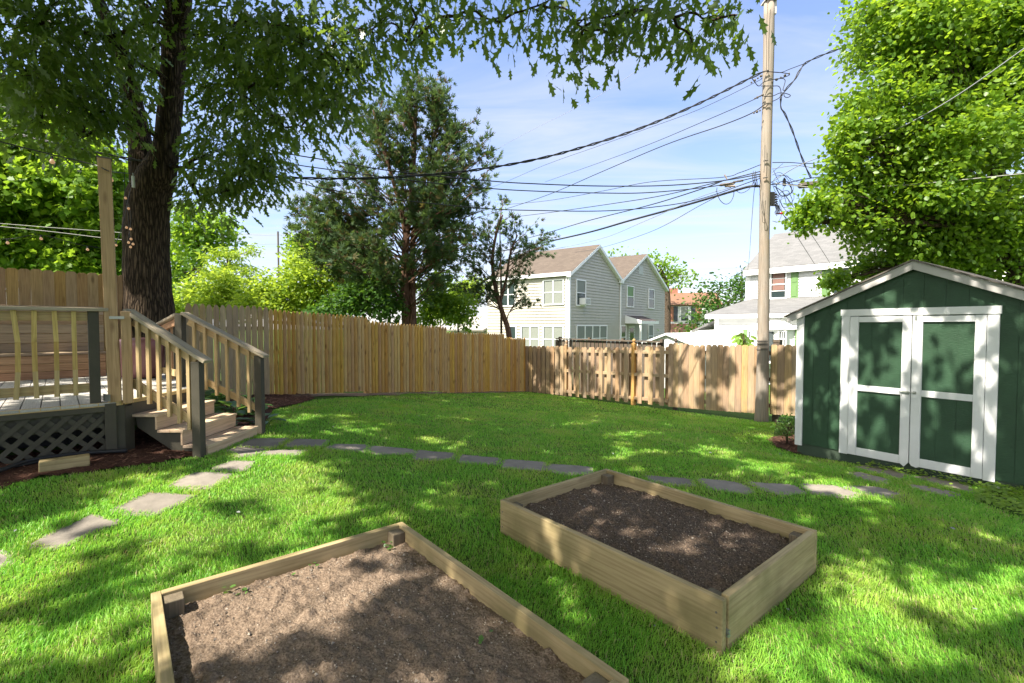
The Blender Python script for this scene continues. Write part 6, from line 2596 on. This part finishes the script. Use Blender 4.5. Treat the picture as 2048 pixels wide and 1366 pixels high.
cedar('leaning_cedar', 'smaller cedar with a leaning forked trunk before the beige house', [tA, tB, tD], [(.12, .03), (.07, .02), (.03, .008)], brs, 9, 1.5, .19)
# thin sapling top sticking out above it
sp0 = P(1003, 520, 18.6)
make_tree('sapling', 'thin pale sapling poking up above the leaning cedar', 'tree', [V((sp0.x, 18.6, -.6)), P(1002, 560, 18.6), P(1000, 470, 18.6), P(1003, 395, 18.6)], [.05, .04, .02, .008],
          [pxblob(1000, 420, 17, 18.6, 26, .8), pxblob(1012, 450, 16, 18.6, 14, .6), pxblob(992, 455, 16, 18.6, 18, .6), pxblob(1005, 405, 10, 18.6, 14, .7)], (.10, 'oval', M['brightleaf'], 18, 5, .13, .3, .4), M['twig'], seed=14, limb_r=.012)

# ---- bright tree over the shed
RY = 9.4
tb0 = P(2034, 560, RY)
RB_ = [(1900, 90, 170, 9.3), (2010, 50, 150, 9.3), (1790, 50, 84, 9.0), (1760, 10, 50, 9.0), (1815, 150, 110, 9.0), (1745, 215, 58, 8.9), (1716, 262, 36, 8.9), (1900, 270, 160, 9.3), (1765, 300, 80, 9.1), (1692, 262, 24, 8.9), (1690, 288, 28, 8.9),
       (1830, 410, 120, 9.2), (1735, 420, 66, 9.2), (1655, 405, 38, 9.0), (1615, 412, 22, 9.0), (1700, 365, 56, 9.2), (1610, 440, 18, 9.0), (1950, 440, 130, 9.5), (2050, 240, 150, 9.6), (1725, 470, 36, 9.6), (1800, 500, 62, 9.8), (1890, 505, 76, 9.8),
       (1715, 545, 36, 10.2), (1760, 540, 40, 10.2), (1960, 480, 80, 9.3), (2020, 500, 70, 9.4), (1880, 470, 80, 9.3), (2050, 420, 110, 9.5), (1980, 160, 120, 9.2), (1860, 340, 90, 8.9), (1690, 330, 36, 9.0), (1672, 560, 18, 10), (2080, 100, 120, 9.4), (1960, 520, 60, 9.9), (2100, 520, 90, 9.8), (1850, 20, 80, 9.0)]
make_tree('bright_shade_tree', 'sunlit bright green broadleaf tree towering over the shed', 'tree',
          [V((tb0.x, RY, -.4)), P(2034, 560, RY), P(2030, 440, RY), P(2010, 380, RY), P(1992, 320, RY), P(2000, 240, RY), P(2010, 120, RY), P(2012, -20, RY), P(2015, -160, RY)], [.16, .15, .13, .10, .09, .09, .08, .06, .03],
          [pxblob(a, b, c, d) for a, b, c, d in RB_] + [pxblob(1950, -110, 160, 9.4), pxblob(2080, -80, 150, 9.4)], (.088, 'broad', M['brightleaf'], 56, 14, .13, .35, .9), M['twig'], seed=15, limb_r=.045, start=.15, clump=14)

# ---- left background
make_tree('maple_tree', 'dense sunlit maple filling the view left of the oak above the tall fence', 'tree',
          [V((P(90, 600, 14).x, 14, .2)), P(92, 560, 14), P(95, 480, 14), P(100, 380, 14), P(110, 260, 14)], [.3, .26, .2, .12, .04],
          [pxblob(a, b, c, 14 + random.uniform(-.6, .6), e) for a, b, c, e in ((50, 400, 140, 110), (-60, 380, 120, 130), (150, 350, 110, 90), (180, 450, 90, 80), (60, 490, 120, 70), (215, 400, 60, 100), (130, 285, 90, 60), (20, 300, 110, 70), (-80, 500, 130, 90), (210, 510, 50, 50), (160, 520, 60, 40), (240, 470, 26, 60), (60, 230, 110, 60))],
          (.17, 'maple', M['mapleleaf'], 30, 16, .22, .35, .9), M['twig'], seed=16, limb_r=.05, clump=10)
make_tree('background_tree', 'rounded green tree seen just right of the oak trunk', 'tree',
          [V((P(405, 600, 27).x, 27, -.3)), P(403, 560, 27), P(398, 510, 27), P(392, 450, 27)], [.2, .17, .12, .05],
          [pxblob(a, b, c, 27 + random.uniform(-1, 1), e) for a, b, c, e in ((370, 455, 46, 40), (420, 460, 44, 34), (455, 475, 22, 26), (350, 500, 30, 50), (350, 560, 26, 40), (400, 500, 34, 28), (440, 440, 20, 14), (385, 425, 26, 14), (360, 600, 26, 30), (385, 540, 22, 20))],
          (.22, 'maple', M['mapleleaf'], 18, 10, .34, .35, .8), M['twig'], seed=17, limb_r=.05)
make_tree('golden_conifer', 'small golden green conifer with layered branches right of the oak', 'tree',
          [V((P(462, 620, 22).x, 22, -.3)), P(462, 600, 22), P(458, 550, 22), P(452, 500, 22)], [.1, .08, .06, .02],
          [pxblob(a, b, c, 22, e) for a, b, c, e in ((440, 503, 26, 9), (470, 512, 24, 7), (503, 500, 24, 5), (455, 530, 34, 9), (495, 540, 30, 7), (430, 545, 26, 8), (470, 560, 34, 8), (512, 557, 18, 5), (420, 515, 16, 6))],
          (.18, 'narrow', M['yellowleaf'], 60, 14, .13, .5, .8), M['twig'], seed=18, limb_r=.03, start=.2)

SHR = [
    ('flowering_shrub', 'pale yellow green shrub right beside the oak trunk', 'yellowleaf', 19, [(370, 600, 34, 24), (395, 580, 26, 26), (350, 620, 26, 20)]),
    ('flowering_shrub', 'tall pale yellow shrub below the golden conifer', 'yellowleaf', 18, [(440, 580, 44, 40), (425, 612, 40, 26), (470, 605, 36, 28), (455, 560, 26, 20)]),
    ('flowering_shrub', 'bright yellow green shrub in the middle above the picket tops', 'yellowleaf', 17, [(520, 590, 46, 34), (550, 575, 34, 30), (500, 615, 36, 20), (560, 610, 36, 24)]),
    ('flowering_shrub', 'big glowing yellow green shrub left of the cedar', 'yellowleaf', 17.5, [(610, 560, 56, 50), (640, 600, 46, 34), (590, 605, 36, 30), (660, 560, 30, 30), (590, 520, 22, 26)]),
    ('green_bush', 'bright green bush rising behind the left branches of the cedar', 'brightleaf', 21, [(640, 500, 46, 44), (600, 490, 30, 30), (690, 520, 46, 40), (660, 460, 26, 26), (730, 540, 40, 40)]),
    ('green_bush', 'dark green bush hugging the fence left of the cedar trunk', 'shrubleaf', 14.6, [(690, 610, 46, 30), (735, 600, 50, 36), (775, 610, 36, 34), (640, 628, 30, 16), (710, 580, 30, 20), (760, 570, 26, 24)]),
    ('green_bush', 'light green bush to the right of the cedar trunk', 'brightleaf', 16.8, [(865, 590, 36, 34), (900, 610, 40, 34), (855, 630, 30, 24), (930, 630, 24, 26), (880, 560, 24, 20)]),
    ('green_bush', 'yellow green bush against the low wing of the beige house', 'yellowleaf', 22, [(915, 590, 36, 26), (945, 575, 26, 20), (895, 625, 30, 24)]),
]
for k, (nm, lab, mt, Y, bb) in enumerate(SHR):
    g = V((P(bb[0][0], 652, Y).x, Y, -.5))
    top = P(bb[0][0], bb[0][1], Y)
    make_tree(nm, lab, 'shrub', [g, g.lerp(top, .4) + V((.05, 0, 0)), g.lerp(top, .7), top], [.07, .05, .035, .015], [pxblob(a, b, c, Y + random.uniform(-.4, .4), e) for a, b, c, e in bb],
              (.14, 'oval', M[mt], 52, 16, .17, .2, .8), M['twig'], group='shrubs behind the pine fence', seed=40 + k, limb_r=.02, start=.2)

make_tree('distant_tree', 'round green tree rising behind the beige house roof', 'tree', [V((P(1335, 620, 56).x, 56, -1)), P(1335, 600, 56), P(1330, 560, 56), P(1318, 530, 56)], [.4, .35, .25, .1],
          [pxblob(a, b, c, 56, e) for a, b, c, e in ((1310, 545, 34, 30), (1345, 555, 34, 26), (1300, 525, 22, 18), (1362, 548, 20, 16), (1232, 514, 24, 12), (1260, 520, 20, 12), (1330, 525, 22, 16))],
          (.34, 'maple', M['brightleaf'], 3.2, 10, .7, .3, .8), M['twig'], seed=60, limb_r=.12, start=.2)
make_tree('crape_myrtle', 'large leafy green shrub with reddish tips left of the white house', 'tree', [V((P(1440, 680, 30).x, 30, -1)), P(1440, 650, 30), P(1437, 620, 30), P(1435, 590, 30)], [.14, .12, .08, .04],
          [pxblob(a, b, c, 30, e) for a, b, c, e in ((1430, 620, 46, 34), (1465, 600, 36, 36), (1400, 640, 30, 26), (1410, 590, 26, 22), (1445, 570, 24, 20), (1480, 570, 22, 30), (1385, 660, 24, 18), (1402, 566, 10, 12), (1460, 650, 40, 26))],
          (.22, 'oval', M['shrubleaf'], 9, 11, .36, .2, .8), M['twig'], seed=61, limb_r=.06, start=.2)
make_tree('dark_conifer', 'dark conifer tip just left of the white house corner', 'tree', [V((P(1484, 640, 34).x, 34, -1)), P(1484, 620, 34), P(1484, 540, 34)], [.14, .1, .03],
          [pxblob(a, b, c, 34, e) for a, b, c, e in ((1484, 552, 10, 16), (1482, 575, 18, 16), (1480, 600, 24, 18))], (.24, 'narrow', M['cedarleaf'], 14, 10, .3, .2, .6), M['twig'], seed=62, limb_r=.04, start=.2)
make_tree('street_tree', 'green tree further back, glimpsed right of the white house roof', 'tree', [V((P(1800, 640, 34).x, 34, -1)), P(1800, 560, 34), P(1800, 480, 34)], [.3, .25, .1],
          [pxblob(a, b, c, 34, e) for a, b, c, e in ((1850, 470, 120, 90), (1960, 500, 120, 90), (1780, 520, 70, 60), (2060, 480, 120, 100))], (.25, 'maple', M['mapleleaf'], 5, 10, .5, .3, .8), M['twig'], seed=63, limb_r=.1, start=.2)

# catalpa seedling behind the board fence
ct = P(1486, 680, 12.2)
cat_ = thing('catalpa_seedling', 'young plant with big pale leaves poking over the board fence beside the pole', 'plant', (ct.x, ct.y, -.4))
mb = MB()
mb.tube([V((ct.x, ct.y, -.4)), V((ct.x + .02, ct.y, .9)), P(1487, 668, 12.2)], [.02, .015, .008], 6)
rC = np.random.default_rng(3)
pp, dd = [], []
for k in range(24):
    a = P(rC.uniform(1470, 1502), rC.uniform(662, 692), 12.2 + rC.uniform(-.25, .25))
    mb.tube([P(1487, 684, 12.2), a], [.006, .003], 4)
    pp.append(tuple(a))
    d = V((a.x - ct.x, a.y - ct.y, 0)) * 2 + V((rC.normal(0, .3), rC.normal(0, .3), -.5))
    dd.append(tuple(d))
mb.build('stem', M['twig'], cat_)
v, l, t_ = leaf_arrays(np.array(pp), np.array(dd), np.array([[0, 0, 1.0]] * len(pp)) + rC.normal(0, .25, (len(pp), 3)), rC.uniform(.16, .26, len(pp)), 'broad')
np_mesh('leaf', v, l, t_, M['catalpa'], cat_)

# small bush at the shed corner
bb = G(1574, 890)
make_tree('corner_bush', 'small round bush with small leaves at the left foot of the shed', 'shrub', [bb, bb + V((0, 0, .12)), bb + V((.02, 0, .3))], [.02, .015, .006],
          [((bb.x + dx, bb.y + dy, bb.z + h), (rx, rx, rz), 1.0) for dx, dy, h, rx, rz in ((0, 0, .28, .17, .17), (-.08, -.03, .20, .12, .12), (.09, .03, .25, .14, .16), (.03, -.02, .42, .08, .08))],
          (.035, 'oval', M['shrubleaf'], 330, 7, .035, -.3, .6), M['twig'], seed=70, limb_r=.012, start=.1)

# hostas right of the stairs
for k, (px, py, s) in enumerate(((525, 835, .75), (470, 815, 1.05), (440, 790, 1.0), (508, 800, .85), (455, 845, .7))):
    g = G(px, py + 18)
    rH = np.random.default_rng(80 + k)
    h = thing('hosta', ['small hosta at the foot of the right newel post', 'broad leafy hosta under the right stair rail', 'tall hosta clump behind the upper stair treads', 'hosta beside the pine fence end of the mulch', 'hosta tucked against the lower stair treads'][k], 'plant', tuple(g), 'leafy hostas beside the stairs')
    n = int(26 * s)
    th = rH.uniform(0, 2 * PI, n)
    el = rH.uniform(.2, 1.1, n)
    d = np.stack([np.cos(th) * np.cos(el), np.sin(th) * np.cos(el), np.sin(el) * .8], 1)
    rr_ = rH.uniform(.05, .30, n)[:, None] * s
    p = np.array(g)[None] + d * rr_ + np.array([0, 0, .06])
    d2 = d.copy()
    d2[:, 2] -= .35
    up = np.stack([-np.cos(th) * .4, -np.sin(th) * .4, np.ones(n)], 1)
    v, l, t_ = leaf_arrays(p, d2, up, rH.uniform(.15, .26, n) * s, 'broad')
    np_mesh('leaf_clump', v, l, t_, M['hosta'], h)
    mb = MB()
    for q in p:
        mb.tube([tuple(g), tuple(q)], [.006, .004], 4)
    mb.build('stalk', M['hosta'], h)

# ivy and clover by the shed, uncountable
iv_px = [(1955, 985), (1990, 965), (2060, 985), (2130, 1020), (2130, 1060), (2010, 1030), (1950, 1005)]
ivy_poly = [(q.x, q.y) for q in (G(*p) for p in iv_px)]
rI = np.random.default_rng(90)


def scatter(poly, n, r):
    x0, x1 = min(p[0] for p in poly), max(p[0] for p in poly)
    y0, y1 = min(p[1] for p in poly), max(p[1] for p in poly)
    x = r.uniform(x0, x1, n)
    y = r.uniform(y0, y1, n)
    k = pip(x, y, poly)
    return x[k], y[k]


ix, iy = scatter(ivy_poly, 2600, rI)
ex2 = []
for k in range(240):
    s_ = rI.uniform(.35, 1.9)
    q = sp(s_, 0, rI.uniform(.06, .16))
    ex2.append((q.x, q.y))
for stn in (15, 16, 17, 18):
    for k in range(30):
        a, b = stone_polys[stn][k % len(stone_polys[stn])], stone_polys[stn][(k + 1) % len(stone_polys[stn])]
        t = rI.random()
        ex2.append((a[0] + (b[0] - a[0]) * t + rI.normal(0, .02), a[1] + (b[1] - a[1]) * t + rI.normal(0, .02)))
ix = np.concatenate([ix, [p[0] for p in ex2]])
iy = np.concatenate([iy, [p[1] for p in ex2]])
pos = np.stack([ix, iy, terrain(ix, iy) + rI.uniform(.015, .085, len(ix))], 1)
nr = rand_dirs(len(ix), rI) * .5
nr[:, 2] += 1
d = rand_dirs(len(ix), rI)
d[:, 2] *= .2
v, l, t_ = leaf_arrays(pos, d, nr, rI.uniform(.025, .055, len(ix)), 'broad')
o = np_mesh('ground_ivy', v, l, t_, M['ivy'], None, tuple(G(1990, 990)))
tag(o, 'low bright ivy and clover creeping along the foot of the shed', 'ground cover', None, 'stuff')
# weeds sprouting in the pale soil bed
for k, (px, py, s, lab) in enumerate(((470, 1185, .9, 'sprawling weed sprout on the soil against the far left board'), (570, 1150, .55, 'tiny seedling beside the board in the middle of the pale bed'), (628, 1133, .5, 'tiny seedling further along the board of the pale bed'),
                                      (968, 1287, .6, 'single green leaf lying on the pale soil'), (775, 1095, .6, 'small weed at the far corner post of the pale bed'))):
    d_ = ray(px, py)
    g = V((0, 0, CZ)) + d_ * ((.212 - CZ) / d_.z)
    w = thing('weed_sprout', lab, 'weed', tuple(g), 'weeds in the pale soil bed')
    n = max(2, int(14 * s)) if k in (0, 4) else 3
    rW = np.random.default_rng(200 + k)
    p = np.array(g)[None] + np.stack([rW.normal(0, .05 * s * (2 if k == 0 else 1), n) * .775, rW.normal(0, .02, n), rW.uniform(.005, .03, n)], 1)
    v, l, t_ = leaf_arrays(p, rand_dirs(n, rW) * np.array([1, 1, .3]), np.array([[0, 0, 1.0]] * n) + rW.normal(0, .3, (n, 3)), rW.uniform(.02, .035, n), 'broad')
    np_mesh('leaf', v, l, t_, M['hosta'], w)

# ------------------------------------------------------------------ grass
rG = np.random.default_rng(123)
lawn_px = [(-700, 1400), (-60, 985), (65, 962), (188, 948), (310, 930), (383, 917), (400, 910), (515, 868), (534, 852), (545, 822), (600, 809), (632, 800)]
lw = [(q.x, q.y) for q in (G(*p) for p in lawn_px)]
lw[0] = (-9, .6)
for t in (.42, .55, .7, .85, .97):
    p = FA.lerp(FB, t) + FN * (.12 + .07 * math.sin(t * 40))
    lw.append((p.x, p.y))
for x in (.15, 2, 4, 6, k2x(1500), k2x(1560)):
    p = rpt(x, .13 + .04 * math.sin(x * 5))
    lw.append((p.x, p.y))
for px, py in ((1545, 884), (1553, 897), (1600, 912)):
    q = G(px, py)
    lw.append((q.x, q.y))
for s_ in (-.5, 0, .5, 1, 1.5, 2.1):
    q = sp(s_, 0, .12)
    lw.append((q.x, q.y))
lw += [(9.5, 3.6), (9.5, .6)]
bx_all, by_all = [], []
for (y0, y1, dens) in ((1.25, 2.2, 14000), (2.2, 3.2, 12000), (3.2, 4.4, 8600), (4.4, 6, 5500), (6, 8, 3500), (8, 11, 2100), (11, 17.5, 1100)):
    wdt = 2.9 * y1 + 3.2
    n = int((y1 - y0) * wdt * dens)
    y = rG.uniform(y0, y1, n)
    x = rG.uniform(-wdt / 2, wdt / 2, n)
    k = np.abs(x) < 1.42 * y + 1.5
    bx_all.append(x[k])
    by_all.append(y[k])
gxx = np.concatenate(bx_all)
gyy = np.concatenate(by_all)
keep = pip(gxx, gyy, lw)


def shrink(poly, d):
    c = np.mean(np.array(poly), 0)
    o = []
    for p in poly:
        v_ = np.array(p) - c
        o.append(tuple(c + v_ * max(0, 1 - d / max(np.linalg.norm(v_), .05))))
    return o


for poly in stone_polys:
    keep &= ~pip(gxx, gyy, shrink(poly, .045))
for poly in (bed1_poly, bed2_poly):
    keep &= ~pip(gxx, gyy, [(p.x, p.y) for p in poly])
keep &= ~pip(gxx, gyy, shrink(ivy_poly, .05))
thin = noise2(gxx, gyy, 55, 4, .8)
keep &= rG.random(len(gxx)) < np.clip(1.15 + .45 * thin, .35, 1)
gxx, gyy = gxx[keep], gyy[keep]
n = len(gxx)
hz = noise2(gxx, gyy, 66, 3, .7)
gh = (.037 + .010 * hz) * rG.uniform(.55, 1.35, n)
dist = np.hypot(gxx, gyy)
gw = .0022 * (1 + dist / 4.2) * rG.uniform(.7, 1.3, n)
head = rG.uniform(0, 2 * PI, n)
flow = noise2(gxx, gyy, 68, 2, .5) * 2.5
lean = rG.uniform(.25, 1.35, n)
ld = head * .6 + flow
lx, ly = np.cos(ld) * lean, np.sin(ld) * lean
wx, wy = np.cos(head) * gw / 2, np.sin(head) * gw / 2
gz0 = terrain(gxx, gyy)
base = np.stack([gxx, gyy, gz0], 1)
wv = np.stack([wx, wy, np.zeros(n)], 1)
mid = base + np.stack([lx * gh * .25, ly * gh * .25, gh * .6], 1)
tip = base + np.stack([lx * gh * .85, ly * gh * .85, gh * (1 - .33 * lean)], 1)
vv = np.stack([base - wv, base + wv, mid + wv * .8, mid - wv * .8, tip], 1).reshape(-1, 3)
fl = np.array([0, 1, 2, 3, 3, 2, 4])
loops = (np.arange(n)[:, None] * 5 + fl[None]).ravel()
o = np_mesh('grass', vv, loops, np.tile([4, 3], n), M['grass'], None, (0, 6, 0))
tag(o, 'short mown lawn grass covering the yard', 'grass', None, 'stuff')
# fallen pale petals / leaf bits
nb = 90
lx_ = rG.uniform(-4, 5, nb); ly_ = rG.uniform(2.2, 9, nb)
kk_ = pip(lx_, ly_, lw)
for poly in (bed1_poly, bed2_poly):
    kk_ &= ~pip(lx_, ly_, [(p.x, p.y) for p in poly])
lx_, ly_ = lx_[kk_], ly_[kk_]
pos = np.stack([lx_, ly_, terrain(lx_, ly_) + .045], 1)
d = rand_dirs(len(pos), rG); d[:, 2] *= .3
nr = rand_dirs(len(pos), rG) * .4; nr[:, 2] += 1
v, l, t_ = leaf_arrays(pos, d, nr, rG.uniform(.015, .04, len(pos)), 'oval')
o = np_mesh('leaf_litter', v, l, t_, M['blind'], None, (0, 5, 0))
tag(o, 'scattered pale fallen leaf bits on the lawn', 'leaf litter', None, 'stuff')
print('grass blades', n, 'canopy clusters', len(cp), 'oak leaves', len(pL))

# ------------------------------------------------------------------ light, sky, camera
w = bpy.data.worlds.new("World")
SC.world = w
w.use_nodes = True
nt = w.node_tree
nt.nodes.clear()
nd = N(nt)
sky = nd('ShaderNodeTexSky', sky_type='NISHITA')
sky.sun_disc = False
sky.sun_elevation = EL
sky.sun_rotation = math.atan2(SUNH.x, SUNH.y)
sky.altitude = 100
sky.air_density = 1.0
sky.dust_density = .3
sky.ozone_density = 2.2
co = nd('ShaderNodeTexCoord').outputs['Generated']
sx = nd('ShaderNodeSeparateXYZ', {0: co})
zz = nd.math('MAXIMUM', sx.outputs[2], .06)
pl = nd('ShaderNodeCombineXYZ', {0: nd.math('DIVIDE', sx.outputs[0], zz), 1: nd.math('DIVIDE', sx.outputs[1], zz), 2: 0.0}).outputs[0]
mp = nd('ShaderNodeMapping', {'Vector': pl, 'Rotation': (0, 0, .5), 'Scale': (.5, 1.5, 1)}).outputs[0]
c1_ = nd('ShaderNodeTexNoise', {'Vector': mp, 'Scale': 1.0, 'Detail': 7.0, 'Roughness': .58, 'Distortion': .8}).outputs[0]
cl = nd.ramp(c1_, [(.40, (.03, .03, .03)), (.70, (1, 1, 1))])
fade = nd('ShaderNodeMapRange', {'Value': sx.outputs[2], 'From Min': .0, 'From Max': .55, 'To Min': 1.0, 'To Max': .45}).outputs[0]
lowh = nd('ShaderNodeMapRange', {'Value': sx.outputs[2], 'From Min': .0, 'From Max': .35, 'To Min': .22, 'To Max': .0}).outputs[0]
cf = nd.math('MINIMUM', nd.math('ADD', nd.math('MULTIPLY', cl, fade), lowh), .85)
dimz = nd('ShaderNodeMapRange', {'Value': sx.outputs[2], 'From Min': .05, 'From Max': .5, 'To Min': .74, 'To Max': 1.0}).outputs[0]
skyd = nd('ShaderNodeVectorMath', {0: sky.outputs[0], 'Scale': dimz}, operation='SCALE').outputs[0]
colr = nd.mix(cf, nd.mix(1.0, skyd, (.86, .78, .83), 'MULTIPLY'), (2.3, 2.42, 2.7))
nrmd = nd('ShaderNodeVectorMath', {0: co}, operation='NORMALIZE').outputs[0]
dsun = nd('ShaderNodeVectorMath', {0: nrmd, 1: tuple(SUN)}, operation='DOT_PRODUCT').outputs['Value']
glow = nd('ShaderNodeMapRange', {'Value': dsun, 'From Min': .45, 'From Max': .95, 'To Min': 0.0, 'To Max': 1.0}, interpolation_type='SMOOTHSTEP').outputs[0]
colr = nd.mix(glow, colr, (7.5, 7.3, 6.9))        # white sky brightening round the sun, added out of view to fill the shade
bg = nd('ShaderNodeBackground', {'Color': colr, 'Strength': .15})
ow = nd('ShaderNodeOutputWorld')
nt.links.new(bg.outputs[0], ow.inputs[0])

sun = bpy.data.lights.new('sun', 'SUN')
sun.energy = 4.7
sun.angle = math.radians(.53)
sun.color = (1, .93, .82)
so = bpy.data.objects.new('sun', sun)
COL.objects.link(so)
so.rotation_euler = (-SUN).to_track_quat('-Z', 'Y').to_euler()

cam = bpy.data.cameras.new('camera')
co_ = bpy.data.objects.new('camera', cam)
COL.objects.link(co_)
cam.sensor_width = 36
cam.lens = 36 * F / 2048
cam.clip_start = .05
cam.clip_end = 1500
co_.location = (0, 0, CZ)
co_.rotation_euler = (math.radians(90) - PITCH, 0, 0)
SC.camera = co_
SC.view_settings.view_transform = 'Standard'
SC.view_settings.look = 'None'
SC.view_settings.exposure = 1.42
SC.view_settings.gamma = 1
SC.cycles.max_bounces = 8
SC.cycles.diffuse_bounces = 4
SC.cycles.transmission_bounces = 6
SC.cycles.transparent_max_bounces = 8
SC.cycles.sample_clamp_indirect = 6
